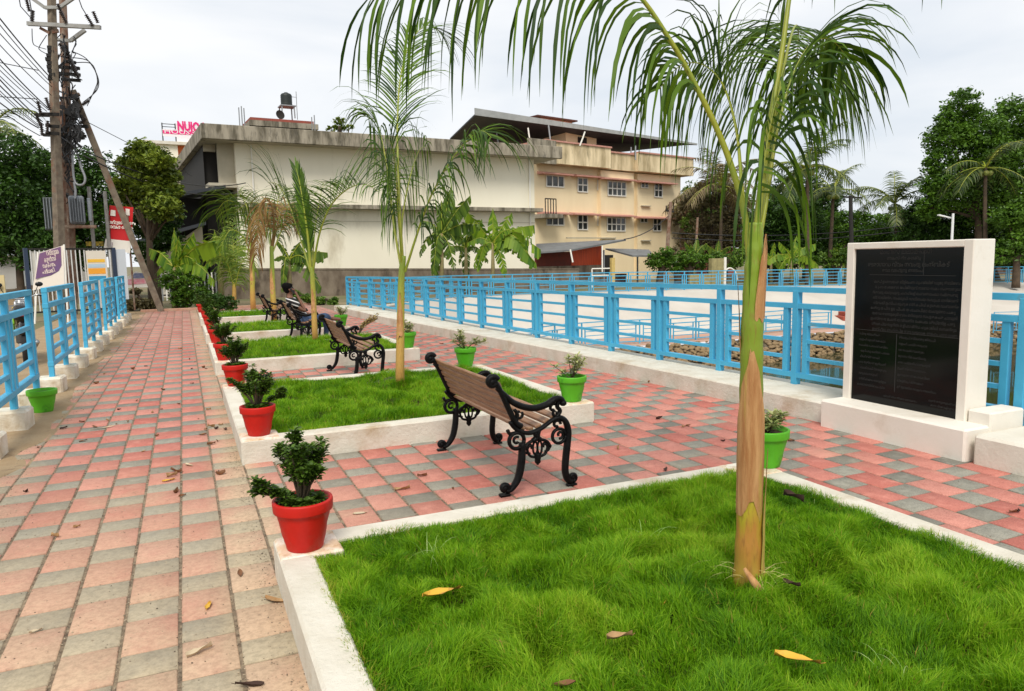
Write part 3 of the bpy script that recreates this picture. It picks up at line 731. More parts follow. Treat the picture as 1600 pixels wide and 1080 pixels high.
def potted(kind, label, loc, sc=1., seed=1, style=0, rz=0.):
    rs = random.Random(seed)
    t = thing('potted_shrub' if kind == 'red' else 'potted_plant', label, 'potted plant', loc, rz, 'red pots with dark shrubs along the path' if kind == 'red' else 'green pots along the pond side')
    pot_mesh(redpot if kind == 'red' else grnpot, t)
    brs = []; mb = MB()
    if kind == 'red':
        hh = .30
        nb = 18
        for i in range(nb):
            a = i*2.4; e = rs.uniform(.75, 1.5); l_ = rs.uniform(.14, hh)
            d = Vector((math.cos(a)*math.cos(e), math.sin(a)*math.cos(e), math.sin(e)))
            o = Vector((rs.uniform(-.012, .012), rs.uniform(-.012, .012), .2)); br = [o, o+Vector((0, 0, .05))+d*l_*.35, o+Vector((0, 0, .04))+d*l_*.7+Vector((0, 0, .02)), o+Vector((0, 0, .03))+d*l_+Vector((0, 0, .03))]
            brs.append(br); mb.tube(br, [.006, .005, .004, .002], 5)
        for i in range(12):
            a = i*1.9+.4; l_ = rs.uniform(.05, .10); d = Vector((math.cos(a), math.sin(a), .35)).normalized(); o = Vector((0, 0, .20)); br = [o, o+d*l_*.5, o+d*l_]; brs.append(br); mb.tube(br, [.004, .003, .002], 4)
        if style:
            s = -1 if style == 1 else 1
            for q in range(3): 
                br = [Vector((0, 0, .2)), Vector((s*.08, .01*q, .25)), Vector((s*.15, -.01*q, .27+.02*q)), Vector((s*.205, .01, .285+.03*q))]; brs.append(br); mb.tube(br, [.005, .004, .003, .002], 5)
        mb.build('stem', stemm, t, smooth=True)
        leaf_cloud('foliage', shrubm, t, brs, 19, .034, .019, seed, 6)
    else:
        for i in range(7):
            a = rs.uniform(0, 6.28); e = rs.uniform(.6, 1.45); l_ = rs.uniform(.12, .26)
            d = Vector((math.cos(a)*math.cos(e), math.sin(a)*math.cos(e), math.sin(e))); o = Vector((0, 0, .2))
            br = [o, o+d*l_*.5, o+d*l_+Vector((0, 0, .0))]; brs.append(br); mb.tube(br, [.005, .004, .002], 5)
        if style:
            br = [Vector((0, 0, .2)), Vector((.08, -.02, .27)), Vector((.17, -.05, .30)), Vector((.25, -.07, .31))]; brs.append(br); brs.append([v+Vector((0, .01, -.02)) for v in br]); mb.tube(br, [.005, .004, .003, .002], 5)
        mb.build('stem', stemm, t, smooth=True)
        leaf_cloud('foliage', varm, t, brs, 7, .055, .022, seed, 5, drop=.1)
    t.scale = (sc, sc, sc); return t
potted('red', 'red pot with a tall dark shrub on the corner of the nearest bed', (.435, 3.41, .183), 1.0, 11, 1)
potted('red', 'red pot with a bushy shrub on the near corner of the second bed', (.455, 5.90, .183), .98, 12, 2)
potted('red', 'red pot with an upright shrub on the far corner of the second bed', (.445, 8.45, .183), 1.0, 13, 0)
potted('red', 'red pot with a rounded shrub on the near corner of the third bed', (.44, 10.82, .183), 1.0, 14, 0)
potted('red', 'red pot on the far corner of the third bed, half hidden by shrubs', (.44, 13.33, .183), 1.0, 15, 0)
potted('red', 'red pot on the near corner of the narrow fourth bed', (.44, 15.23, .183), 1.0, 16, 0)
potted('red', 'red pot on the far corner of the narrow fourth bed', (.44, 17.38, .183), 1.0, 17, 0)
potted('red', 'red pot on the near corner of the farthest bed', (.44, 19.8, .183), 1.0, 18, 0)
potted('red', 'small orange-red pot at the very end of the row', (.40, 22.05, .183), 1.0, 19, 0)
potted('green', 'green pot with leafy plant behind the thick palm trunk', (3.25, 3.45, .183), 1.0, 31, 0)
potted('green', 'green pot with a small pale plant right of the nearest bench', (3.20, 5.88, .183), 1.0, 32, 0)
potted('green', 'green pot with a spreading variegated plant, above the back of the nearest bench', (3.12, 8.47, .183), 1.0, 33, 1)
potted('green', 'green pot just right of the slim second palm', (3.05, 10.81, .183), 1.0, 34, 0)
potted('green', 'small green pot beyond the feet of the seated man', (2.90, 15.2, .183), 1.0, 35, 0)
# a broken green pot lies against a fence block
t = thing('green_pot', 'empty green pot standing against a white fence block at the left edge', 'pot', (-1.43, 8.90, 0)); pot_mesh(grnpot, t, .24, .14)
t.rotation_euler = (0, R(0), 0)
# straggly plant at the right edge of the third bed
t = thing('straggly_plant', 'thin straggly plant with dry yellow leaves at the corner of the third bed', 'plant', (2.75, 13.0, .16))
brs = []
for i in range(9):
    a = random.uniform(-.9, .9); l_ = random.uniform(.3, .6); brs.append([(0, 0, 0), (l_*.3*math.cos(a), l_*.25*math.sin(a), .2), (l_*.9*math.cos(a), l_*.3*math.sin(a), .28+.12*random.random())])
mb = MB()
for b in brs: mb.tube([Vector(x) for x in b], .005, 4)
mb.build('stem', stemm, t); leaf_cloud('foliage', M('dry_yellow_leaf', (.32, .24, .06), .7, attr=('rnd', (.5, .36, .14))), t, [[Vector(x) for x in b] for b in brs], 9, .05, .02, 5, 4)
# ================================================================== PALMS
def crv(p, n=8):
    o = []
    for i in range(len(p)-1):
        a = p[max(i-1, 0)]; b = p[i]; c = p[i+1]; d = p[min(i+2, len(p)-1)]
        for k in range(n):
            t = k/n; o.append(.5*((2*b)+(c-a)*t+(2*a-5*b+4*c-d)*t*t+(3*b-a-3*c+d)*t**3))
    o.append(p[-1].copy()); return o
palmleaf = M('palm_leaf', (.016, .050, .003), .55, attr=('rnd', (.12, .22, .009)), trans=.3, spec=.25)
palmfar = M('palm_leaf_far', (.035, .080, .008), .6, attr=('rnd', (.14, .21, .02)), trans=.25, spec=.2)
dryleaf = M('dry_frond', (.15, .075, .022), .85, attr=('rnd', (.30, .19, .07)), trans=.15, spec=.2)
rachm = M('rachis', (.19, .25, .015), .45, (.30, .30, .02), 6.)
def frond(parent, pts, ll, n, wd, leafm, rad=.012, t0=.22, droop=1.3, side=None, seed=0, segs=6, lift=.15, fwd=.6, name='frond', rac=None, lim=(.5, 1.), tipw=.25, both=True, step=10):
    rs = random.Random(seed); c = crv(pts, step); K = len(c)
    acc = [0]
    for a, b in zip(c, c[1:]): acc.append(acc[-1]+(b-a).length)
    tot = acc[-1]
    side = Vector(side) if side else _R.copy()
    V = []; Fc = []; st = []; att = []; mi = []
    # rachis
    prev = side.copy(); fr = []
    for i in range(K):
        t = (c[min(i+1, K-1)]-c[max(i-1, 0)]).normalized(); s_ = (prev-t*prev.dot(t)).normalized(); prev = s_; fr.append((t, s_))
    m = 6
    for i in range(K):
        t, s_ = fr[i]; u = s_.cross(t); r = rad*(1-.85*acc[i]/tot)
        for j in range(m):
            a = 6.2832*j/m; V.append(c[i]+s_*(math.cos(a)*r)+u*(math.sin(a)*r))
    for i in range(K-1):
        for j in range(m):
            st.append(len(Fc)); Fc += [i*m+j, i*m+(j+1) % m, (i+1)*m+(j+1) % m, (i+1)*m+j]; mi.append(1); att.append(.5)
    Z = Vector((0, 0, 1))
    for q in range(n):
        f = t0+(1-t0)*(q+rs.random()*.6)/n; s = f*tot
        i = 0
        while i < K-2 and acc[i+1] < s: i += 1
        u_ = (s-acc[i])/max(1e-6, acc[i+1]-acc[i]); p = c[i].lerp(c[i+1], min(1, max(0, u_))); T_, s_ = fr[i]
        up = s_.cross(T_)
        if up.z < 0: up = -up
        v = (f-t0)/(1-t0); lf = lim[0]+(lim[1]-lim[0])*math.sin(math.pi*min(1, (v*.85+.12)))**.7
        for sg in ((1, -1) if both else (1,)):
            L_ = ll*lf*rs.uniform(.8, 1.12); w_ = wd*rs.uniform(.75, 1.15)
            d = (T_*(fwd+rs.uniform(-.12, .15))+s_*sg*(1.-.45*v)+up*(lift+rs.uniform(-.12, .12))).normalized()
            dr = droop*rs.uniform(.65, 1.4); wv = (T_-d*T_.dot(d)).normalized(); wv = (wv+Vector((rs.uniform(-.5, .5), rs.uniform(-.5, .5), rs.uniform(-.3, .3)))).normalized()
            tone = rs.random()**1.3; b = len(V); pp = p.copy(); sl = L_/segs; nk = 0; kink = rs.random() < .12
            for k in range(segs+1):
                x = k/segs; ww = w_*(.35+.65*math.sin(math.pi*min(1, x*1.25+.12))) if x < .7 else w_*(1-x)/.3*.8+w_*.03
                wv2 = (wv-d*wv.dot(d)); wv2 = wv2.normalized() if wv2.length > 1e-4 else Vector((1, 0, 0))
                V += [pp+wv2*ww/2, pp-wv2*ww/2]
                d = (d-Z*(dr*(1.6 if kink and k > segs/2 else 1)*(.35+x)/segs*1.7)).normalized(); pp = pp+d*sl
            for k in range(segs):
                st.append(len(Fc)); Fc += [b+2*k, b+2*k+1, b+2*k+3, b+2*k+2]; mi.append(0); att.append(tone)
    return fastmesh(name, V, Fc, st, [leafm, rac or rachm], parent, {'rnd': att}, mi)
def px(pl, d0, org):                                                # pixel polyline [(x,y,dd)] around depth d0 -> local points
    return [P(x, y, d0+dd)-org for x, y, dd in pl]
# --- trunk materials
def trunkmat(name, stops, z0, z1):
    m = bpy.data.materials.new(name); m.use_nodes = True; t = m.node_tree; bs = t.nodes['Principled BSDF']; l = t.links.new
    co = t.nodes.new('ShaderNodeTexCoord'); sx = t.nodes.new('ShaderNodeSeparateXYZ'); l(co.outputs['Object'], sx.inputs[0])
    mr = t.nodes.new('ShaderNodeMapRange'); mr.inputs[1].default_value = z0; mr.inputs[2].default_value = z1; l(sx.outputs[2], mr.inputs[0])
    mp_ = t.nodes.new('ShaderNodeMapping'); mp_.inputs['Scale'].default_value = (9, 9, 1.6); l(co.outputs['Object'], mp_.inputs[0])
    n = t.nodes.new('ShaderNodeTexNoise'); n.inputs['Scale'].default_value = 2.2; n.inputs['Detail'].default_value = 6; l(mp_.outputs[0], n.inputs[0])
    ad = t.nodes.new('ShaderNodeMath'); ad.operation = 'MULTIPLY_ADD'; ad.inputs[1].default_value = .28; ad.inputs[2].default_value = -.14; l(n.outputs[0], ad.inputs[0])
    ad2 = t.nodes.new('ShaderNodeMath'); ad2.operation = 'ADD'; l(ad.outputs[0], ad2.inputs[0]); l(mr.outputs[0], ad2.inputs[1])
    r = t.nodes.new('ShaderNodeValToRGB'); e = r.color_ramp.elements
    e[0].position, e[0].color = stops[0][0], (*stops[0][1], 1); e[1].position, e[1].color = stops[-1][0], (*stops[-1][1], 1)
    for p_, c_ in stops[1:-1]: x = e.new(p_); x.color = (*c_, 1)
    l(ad2.outputs[0], r.inputs[0])
    n2 = t.nodes.new('ShaderNodeTexNoise'); n2.inputs['Scale'].default_value = 12; n2.inputs['Detail'].default_value = 8; l(mp_.outputs[0], n2.inputs[0])
    mr2 = t.nodes.new('ShaderNodeMapRange'); mr2.inputs[1].default_value = .52; mr2.inputs[2].default_value = .72; mr2.inputs[4].default_value = .6; l(n2.outputs[0], mr2.inputs[0])
    mx_ = t.nodes.new('ShaderNodeMix'); mx_.data_type = 'RGBA'; l(mr2.outputs[0], mx_.inputs[0]); l(r.outputs[0], mx_.inputs[6]); mx_.inputs[7].default_value = (.22, .10, .025, 1)
    l(mx_.outputs[2], bs.inputs['Base Color']); bs.inputs['Roughness'].default_value = .5
    bp = t.nodes.new('ShaderNodeBump'); bp.inputs['Strength'].default_value = .3; bp.inputs['Distance'].default_value = .01; l(n2.outputs[0], bp.inputs['Height']); l(bp.outputs[0], bs.inputs['Normal'])
    return m
GRN, YEL, ORG, TAN = (.18, .24, .012), (.40, .33, .02), (.42, .19, .035), (.52, .28, .11)
tm1 = trunkmat('palm_trunk_skin', [(0, (.33, .24, .03)), (.14, ORG), (.22, YEL), (.34, YEL), (.52, GRN), (.8, (.20, .30, .015)), (1, (.22, .33, .02))], 0, 1.7)
tm2 = trunkmat('palm_trunk_slim', [(0, (.50, .27, .08)), (.35, (.45, .27, .05)), (.6, (.38, .33, .03)), (1, (.20, .28, .02))], 0, 1.3)
sheathm = M('dry_sheath', (.55, .30, .12), .7, (.36, .15, .045), 7., bump=.5, bsc=30, stretch=(6, 6, .6), c3=(.45, .34, .06), sc3=1.2, lo3=.5, hi3=.62)
def shell(parent, path, rad, a0, a1, z0, z1, name='leaf_sheath', point=True, off=.004, low=False, lift=.02):
    """thin dry leaf-base peeling from the trunk: part of a cylinder from angle a0..a1, between z0 and z1, tapering to a point"""
    nz_, na = 14, 10; V = []; mb = MB()
    for layer in (0, 1):
        for i in range(nz_+1):
            t = i/nz_; z = z0+(z1-z0)*t; c = path(z); r = rad(z)+off*(.25+.75*min(1, t*3))+layer*.0015
            k = ((1-t)**.75*min(1, .55+t*3.2)) if point else 1.; k = k if not low else min(1, t*4)*k
            am = (a0+a1)/2; ha = (a1-a0)/2*max(k, .04)
            if point: r += lift*t*t
            for j in range(na+1):
                a = R(am-ha+2*ha*j/na)+.10*noise.noise((z*14, j*.9, am*.1)); V.append(Vector((c.x+r*math.cos(a), c.y+r*math.sin(a), z+(1-t)*.09*noise.noise((a*1.6, z0*7, 0))+t*.03*noise.noise((a*6, 3, z0)))))
    m_ = (nz_+1)*(na+1); fs = []
    for L0 in (0, m_):
        fs += [(L0+i*(na+1)+j, L0+i*(na+1)+j+1, L0+(i+1)*(na+1)+j+1, L0+(i+1)*(na+1)+j) for i in range(nz_) for j in range(na)]
    mb.add(V, fs); return mb.build(name, sheathm, parent, smooth=True)
# ---- palm 1, thick trunk close to the camera
o1 = Vector((2.055, 2.27, .10)); t = thing('young_palm', 'thick yellow-green palm trunk standing in the nearest grass bed', 'palm', o1)
c1 = [(0, 0, -.02), (.0, 0, .12), (.002, 0, .35), (.0, 0, .62), (-.002, 0, .9), (-.003, 0, 1.1), (.0, 0, 1.30), (.003, 0, 1.42), (.004, 0, 1.52)]
r1 = [.074, .057, .051, .048, .045, .043, .038, .033, .027]
cp = crv([Vector(x) for x in c1], 6); rr = []
for i in range(len(cp)):
    u = i/6; k = min(int(u), len(r1)-2); rr.append(r1[k]+(r1[k+1]-r1[k])*(u-k)+.0016*math.sin(i*1.7))
mb = MB(); mb.tube(cp, rr, 20); mb.build('trunk', tm1, t, smooth=True)
path1 = lambda z: Vector((0, 0, 0)); rad1 = lambda z: lerp([(c1[i][2], r1[i]) for i in range(len(c1))], z)
camdir = math.degrees(math.atan2(-2.27, -2.055))                    # angle from trunk to camera
shell(t, path1, rad1, camdir-150, camdir+150, .36, 1.02, lift=.002)
shell(t, path1, rad1, camdir+0, camdir+105, 1.14, 1.47, lift=.020)
shell(t, path1, rad1, camdir-120, camdir-62, .98, 1.29, lift=.016, off=.006)
shell(t, path1, rad1, camdir+45, camdir+125, .0, .62, lift=.012, off=.006)
mb = MB(); mb.tube([Vector((-.035, -.13, .05)), Vector((-.06, -.10, .10)), Vector((-.075, -.06, .145))], [.018, .016, .007], 8); mb.build('cut_stub', sheathm, t, smooth=True)
D1 = depth(2.055, 2.27)
# frond bases merge into the trunk
A_ = [(1171, 400, 0), (1160, 320, 0), (1130, 225, 0), (1085, 130, -.02), (1045, 60, -.05), (990, -15, -.08), (900, -75, -.12), (790, -90, -.15), (680, -60, -.18), (575, -5, -.2)]
frond(t, px(A_, D1, o1), .78, 36, .017, palmleaf, .0155, t0=.30, droop=2.3, seed=2, segs=7, lift=-.1, fwd=.5, side=_R*.3+_f, lim=(.45, .95))
B_ = [(1178, 400, 0), (1187, 310, 0), (1202, 200, .0), (1222, 80, .02), (1240, -40, .05), (1275, -150, .12), (1340, -210, .2), (1420, -200, .3), (1480, -150, .35)]
frond(t, px(B_, D1, o1), .62, 34, .017, palmleaf, .015, t0=.45, droop=1.6, seed=3, segs=7, lift=0, side=_f, lim=(.6, .95))
C_ = [(1180, 400, .05), (1196, 300, .15), (1212, 180, .3), (1228, 90, .55), (1240, 45, .85), (1247, 45, 1.15), (1246, 85, 1.45), (1240, 150, 1.65)]
frond(t, px(C_, D1, o1), .77, 60, .019, palmleaf, .012, t0=.40, droop=2.1, seed=4, segs=7, lift=.1, fwd=.55, lim=(.55, 1.))
D_ = [(1172, 395, .05), (1160, 300, .2), (1150, 200, .4), (1128, 130, .65), (1095, 100, .85), (1060, 105, 1.0), (1030, 140, 1.1)]
frond(t, px(D_, D1, o1), .55, 44, .018, palmleaf, .010, t0=.35, droop=2.0, seed=5, segs=6, lift=.05, side=_f, lim=(.55, .95))
E_ = [(1183, 395, .0), (1198, 310, .03), (1213, 215, .08), (1236, 125, .14), (1266, 70, .2), (1298, 62, .28), (1325, 92, .34)]
frond(t, px(E_, D1, o1), .52, 40, .020, palmleaf, .010, t0=.33, droop=2.0, seed=6, segs=7, lift=0, side=_f, lim=(.6, 1.))
F_ = [(1176, 400, -.02), (1183, 330, -.03), (1194, 250, -.04), (1207, 180, -.03), (1222, 130, .0)]
frond(t, px(F_, D1, o1), .62, 14, .016, palmleaf, .008, t0=.35, droop=3.6, seed=8, segs=8, lift=-.2, side=_R*.6+_f*.6, fwd=.3, lim=(.6, 1.))
# ---- slim palms
def palm(label, X, Y, px_tr, r, fronds, grp='young palms in the lawn beds', tm=tm2, z=.12, sheath=True, seed=1):
    o = Vector((X, Y, z)); d = depth(X, Y)
    t = thing('young_palm', label, 'palm', o, 0, grp)
    tr = [Vector((0, 0, -.03))]+[P(x, y, d)-o for x, y in px_tr]; tr = crv(tr, 5)
    mb = MB(); mb.tube(tr, [r*(1.25-.55*i/(len(tr)-1)) for i in range(len(tr))], 12); mb.build('trunk', tm, t, smooth=True)
    if sheath:
        pf = lambda zz: min(tr, key=lambda q: abs(q.z-zz)); rf = lambda zz: r*(1.25-.55*min(1, max(0, zz/tr[-1].z)))
        mb = MB(); shell(t, pf, rf, 190, 300, tr[-1].z*.38, tr[-1].z*.72, lift=.015)
    for i, f in enumerate(fronds):
        pl, ll, n, wd, kw = f; kw = dict(kw); dd = kw.pop('dd', 0)
        frond(t, [P(x, y, d+z_)-o for x, y, z_ in pl], ll, n, wd, kw.pop('mat', palmfar), kw.pop('rad', .018), seed=seed*10+i, segs=kw.pop('segs', 5), **kw)
    return t
d2 = 0
palm('slim palm with a tall feathery frond, standing in the second bed', 2.15, 7.95, [(625, 585), (626, 500), (627, 440), (630, 400)], .044, [
    ([(630, 425, 0), (625, 340, 0), (622, 260, .1), (621, 190, .25), (626, 120, .5), (642, 65, .8), (668, 40, 1.1), (695, 55, 1.4)], .84, 54, .021, dict(rad=.018, t0=.42, droop=.75, lift=.1, fwd=1.5, segs=6, lim=(.75, 1.), mat=palmleaf)),
    ([(633, 425, 0), (652, 365, -.05), (672, 310, -.1), (700, 258, -.15), (728, 222, -.2), (752, 205, -.3), (768, 215, -.4)], .95, 50, .022, dict(rad=.016, t0=.25, droop=1.45, lift=.1, fwd=.5, segs=6, side=_f, lim=(.6, 1.), mat=palmleaf)),
    ([(628, 425, 0), (615, 350, .1), (607, 280, .2), (598, 225, .3), (588, 190, .5), (575, 185, .8)], .85, 46, .022, dict(rad=.016, t0=.3, droop=2.3, lift=.0, segs=6, side=_f, mat=palmleaf)),
    ([(629, 425, 0), (628, 350, .2), (640, 280, .5), (655, 235, .9), (668, 230, 1.2)], .75, 30, .020, dict(rad=.014, t0=.4, droop=2.2, segs=6, mat=palmleaf, side=_f)),
    ([(628, 420, 0), (622, 330, -.2), (618, 262, -.4), (611, 225, -.6), (603, 215, -.8)], .85, 34, .020, dict(rad=.012, t0=.35, droop=2.4, segs=6, mat=palmleaf, side=_f)),
], seed=2)
palm('small palm with a dark upright spear, third bed, in front of the seated man', 2.05, 13.1, [(492, 520), (490, 470), (488, 430), (487, 418)], .046, [
    ([(486, 425, 0), (481, 370, 0), (474, 320, 0), (467, 280, .05), (462, 262, .1)], .42, 60, .03, dict(rad=.03, t0=.15, droop=.15, lift=0, fwd=2.6, side=_R, mat=palmleaf)),
    ([(489, 425, 0), (498, 370, -.1), (515, 325, -.2), (540, 298, -.4), (568, 288, -.6), (592, 300, -.8)], 1.3, 44, .022, dict(rad=.022, t0=.28, droop=.75, lift=.55, fwd=.5, side=_f, mat=palmleaf)),
    ([(485, 425, 0), (470, 375, .1), (452, 320, .2), (436, 290, .4), (418, 285, .6)], 1.1, 34, .022, dict(rad=.018, t0=.3, droop=.95, lift=.35, side=_f)),
    ([(487, 425, 0), (492, 360, .3), (500, 310, .7), (506, 285, 1.1)], .8, 22, .02, dict(rad=.016, t0=.35, droop=.9, lift=.2)),
], seed=3)
palm('palm with a hanging dead brown frond, behind the seated man', *G(428, 499, .17).to_2d(), [(428, 488), (426, 450), (425, 410), (424, 385)], .062, [
    ([(424, 395, 0), (428, 350, 0), (424, 320, -.1), (412, 312, -.2), (404, 345, -.3), (401, 400, -.3)], .8, 36, .035, dict(mat=dryleaf, rac=dryleaf, rad=.03, t0=.3, droop=2.2, side=_f)),
    ([(425, 395, 0), (434, 350, .1), (446, 322, .2), (460, 325, .3), (468, 350, .4)], .7, 26, .035, dict(mat=dryleaf, rac=dryleaf, rad=.02, t0=.3, droop=1.9)),
    ([(424, 395, 0), (420, 345, .2), (408, 320, .5), (386, 318, .8), (365, 335, 1.)], .9, 30, .03, dict(rad=.022, droop=1.2, side=_f)),
    ([(425, 395, 0), (432, 340, .4), (436, 305, .9), (448, 290, 1.4)], .9, 26, .03, dict(rad=.022, droop=1.0)),
    ([(426, 395, 0), (445, 350, .2), (462, 335, .4), (474, 345, .6)], .8, 24, .03, dict(rad=.02, droop=1.5, side=_f)),
], seed=4)
palm('slender green palm at the back of the farthest bed, left of the brown-fronded one', *G(396, 480, .17).to_2d(), [(395, 468), (394, 430), (394, 400), (393, 380)], .07, [
    ([(393, 400, 0), (388, 350, 0), (372, 320, .2), (352, 315, .4), (336, 335, .6)], 1.25, 34, .035, dict(rad=.03, droop=1.2, side=_f, t0=.3)),
    ([(394, 400, 0), (390, 340, .2), (380, 310, .6), (372, 300, 1.)], 1.0, 26, .035, dict(rad=.03, droop=1.1)),
    ([(393, 400, 0), (380, 370, -.2), (360, 360, -.4), (345, 385, -.5)], .8, 24, .035, dict(rad=.025, droop=1.7, side=_f)),
    ([(394, 400, 0), (402, 360, -.2), (415, 350, -.4), (425, 365, -.5)], .7, 18, .035, dict(rad=.025, droop=1.6, side=_f)),
], seed=5)
yg = M('young_frond', (.10, .20, .02), .5, attr=('rnd', (.34, .40, .06)), trans=.35)
palm('bushy yellow-green young palm at the far end of the lawn, left of all the others', *G(366, 480, .0).to_2d(), [(366, 468), (366, 440)], .08, [
    ([(366, 455, 0), (362, 405, 0), (350, 375, .1), (335, 375, .2), (326, 400, .3)], 0.9, 30, .035, dict(mat=yg, rad=.025, droop=1.6, side=_f, t0=.15)),
    ([(366, 455, 0), (370, 400, 0), (378, 372, .2), (390, 375, .4)], 0.9, 30, .035, dict(mat=yg, rad=.025, droop=1.7, t0=.15)),
    ([(366, 455, 0), (358, 420, -.2), (348, 400, -.4), (342, 420, -.5)], 0.8, 28, .035, dict(mat=yg, rad=.02, droop=2., t0=.1)),
    ([(366, 455, 0), (376, 415, -.2), (388, 402, -.3), (398, 425, -.4)], 0.8, 28, .035, dict(mat=yg, rad=.02, droop=2., t0=.1)),
    ([(366, 455, 0), (365, 390, 0), (363, 355, .3), (368, 340, .7)], 0.9, 26, .035, dict(mat=yg, rad=.02, droop=1.5, t0=.15)),
], seed=6, sheath=False)

# ================================================================== FALLEN LEAVES
lfm = {'brown': M('leaf_brown', (.14, .055, .02), .8, (.22, .10, .04), 30.), 'tan': M('leaf_tan', (.40, .25, .12), .8, (.30, .16, .06), 30.),
       'yellow': M('leaf_yellow', (.62, .36, .03), .6, (.36, .17, .03), 22., lo=.5, hi=.62), 'dark': M('leaf_dark', (.045, .02, .012), .85), 'pale': M('leaf_pale', (.52, .42, .28), .8)}
def leafmesh(kind, ln, wd, curl, seed):
    rs = random.Random(seed); mb = MB(); n, m_ = 8, 4; vs = []
    bend = rs.uniform(-.3, .3)
    for i in range(n+1):
        t = i/n; w_ = wd*math.sin(math.pi*(t*.93+.04))**.8*rs.uniform(.8, 1.12)
        for j in range(m_+1):
            s_ = (j/m_-.5)*2
            vs.append((ln*(t-.5), s_*w_/2*(1-.25*curl*abs(s_))+bend*ln*(t-.5)**2, curl*wd*(.32+.25*bend*s_)*s_*s_+.08*ln*curl*(2*t-1)**2*rs.uniform(.4, 1.4)+.06*ln*curl*math.sin(5*t+s_*1.5+bend*9)+.003+rs.uniform(-.001, .001)))
    k = len(vs); vs += [(x, y, z-.0008) for x, y, z in vs]
    fs = [(q+i*(m_+1)+j, q+i*(m_+1)+j+1, q+(i+1)*(m_+1)+j+1, q+(i+1)*(m_+1)+j) for q in (0, k) for i in range(n) for j in range(m_)]
    mb.add(vs, fs); mb.tube([(ln*.48, 0, .004), (ln*.62, .004, .010)], .0012, 4)
    return mb
def fleaf(x, y, kind, ln, label, grp=None, z=0., seed=1, curl=.6, wd=None, rot=None):
    p = G(x, y, z); o = leafmesh(kind, ln, wd or ln*.42, curl, seed).build('fallen_leaf', lfm[kind], smooth=True)
    o.location = (p.x, p.y, z+.002); o.rotation_euler = (random.uniform(-.15, .15), random.uniform(-.15, .15), random.uniform(0, 6.28) if rot is None else rot)
    return tag(o, label, 'leaf', grp)
fleaf(688, 928, 'yellow', .16, 'yellow and brown dry leaf lying on the grass left of the palm trunk', z=.19, seed=1, rot=R(5), wd=.045)
fleaf(1033, 938, 'yellow', .13, 'yellow dry leaf lying upright in the grass just left of the palm trunk', z=.19, seed=2, rot=R(70), wd=.05)
fleaf(1245, 1032, 'yellow', .14, 'pale yellow leaf in the grass at the bottom right of the photo', z=.19, seed=3, rot=R(-40), wd=.045)
fleaf(968, 998, 'tan', .09, 'curled tan leaf in the grass below the palm trunk', z=.19, seed=4, rot=R(-20), curl=1.1)
fleaf(795, 1012, 'tan', .07, 'small curled beige leaf in the grass at the bottom centre', z=.19, seed=5, curl=1.2)
fleaf(880, 1072, 'brown', .08, 'brown leaf in the grass at the bottom edge of the photo', z=.19, seed=6)
fleaf(1240, 780, 'dark', .13, 'dark withered leaf clump in the grass right of the palm trunk', z=.20, seed=7, curl=1.2)
fleaf(1237, 916, 'dark', .07, 'tiny dark leaf in the grass right of the trunk foot', z=.19, seed=8, curl=1.2)
fleaf(325, 949, 'yellow', .075, 'small yellow leaf on the paving left of the nearest bed', seed=9, rot=R(75))
fleaf(295, 728, 'pale', .085, 'round olive-yellow leaf on the paving near the kerb of the second bed', seed=10)
fleaf(263, 752, 'yellow', .085, 'yellowish leaf on the walk, lower left of the second red pot', seed=11, rot=R(20))
fleaf(629, 766, 'tan', .10, 'tan curled leaf on the paving left of the nearest bench', seed=12, rot=R(-10), curl=1.)
fleaf(562, 803, 'pale', .085, 'flat pale leaf on the paving right of the nearest red pot', seed=13, curl=.2)
fleaf(429, 940, 'tan', .11, 'papery tan leaf on the paving against the side of the nearest bed', seed=14, curl=.4)
fleaf(390, 1072, 'dark', .10, 'dark olive leaf on the paving at the bottom edge of the photo', seed=15)
fleaf(312, 1020, 'pale', .10, 'torn pale papery leaf on the near paving at the bottom left', seed=16, curl=.9)
fleaf(375, 898, 'brown', .07, 'brown leaf on the paving left of the nearest bed corner', seed=17)
fleaf(55, 988, 'pale', .05, 'tiny white leaf scrap on the dusty paving at the bottom left', seed=18)
fleaf(275, 738, 'brown', .10, 'curled red-brown leaf on the walk beside the yellowish one', seed=19, curl=1.2)
G1 = 'dry leaves scattered on the brick paving'
spots = [(182, 663), (200, 660), (186, 641), (214, 627), (128, 660), (100, 670), (210, 585), (233, 590), (282, 546), (296, 562), (305, 566), (318, 575), (300, 577), (322, 577), (345, 585), (208, 577), (228, 573), (330, 668), (338, 671), (345, 665), (322, 672),
         (352, 672), (326, 641), (310, 655), (318, 680), (340, 690), (330, 695), (280, 632), (255, 610), (238, 645), (225, 706), (270, 745), (345, 742), (276, 770), (285, 776), (340, 740), (300, 600), (310, 540), (225, 513), (180, 500), (252, 640), (245, 682), (60, 700), (148, 668), (130, 690),
         (168, 658), (135, 548), (150, 600), (163, 585), (40, 770), (120, 825), (86, 840), (640, 1), (708, 765), (660, 745), (1068, 668), (1075, 666), (882, 601), (845, 548), (832, 543), (700, 548), (690, 538), (660, 532), (1040, 735), (1130, 690), (1235, 690), (965, 702), (605, 580), (595, 585), (582, 587), (612, 584), (458, 585), (450, 590), (535, 595), (1590, 800), (1030, 655), (1014, 598), (480, 556), (1583, 802)]
rs = random.Random(99); cache = {}
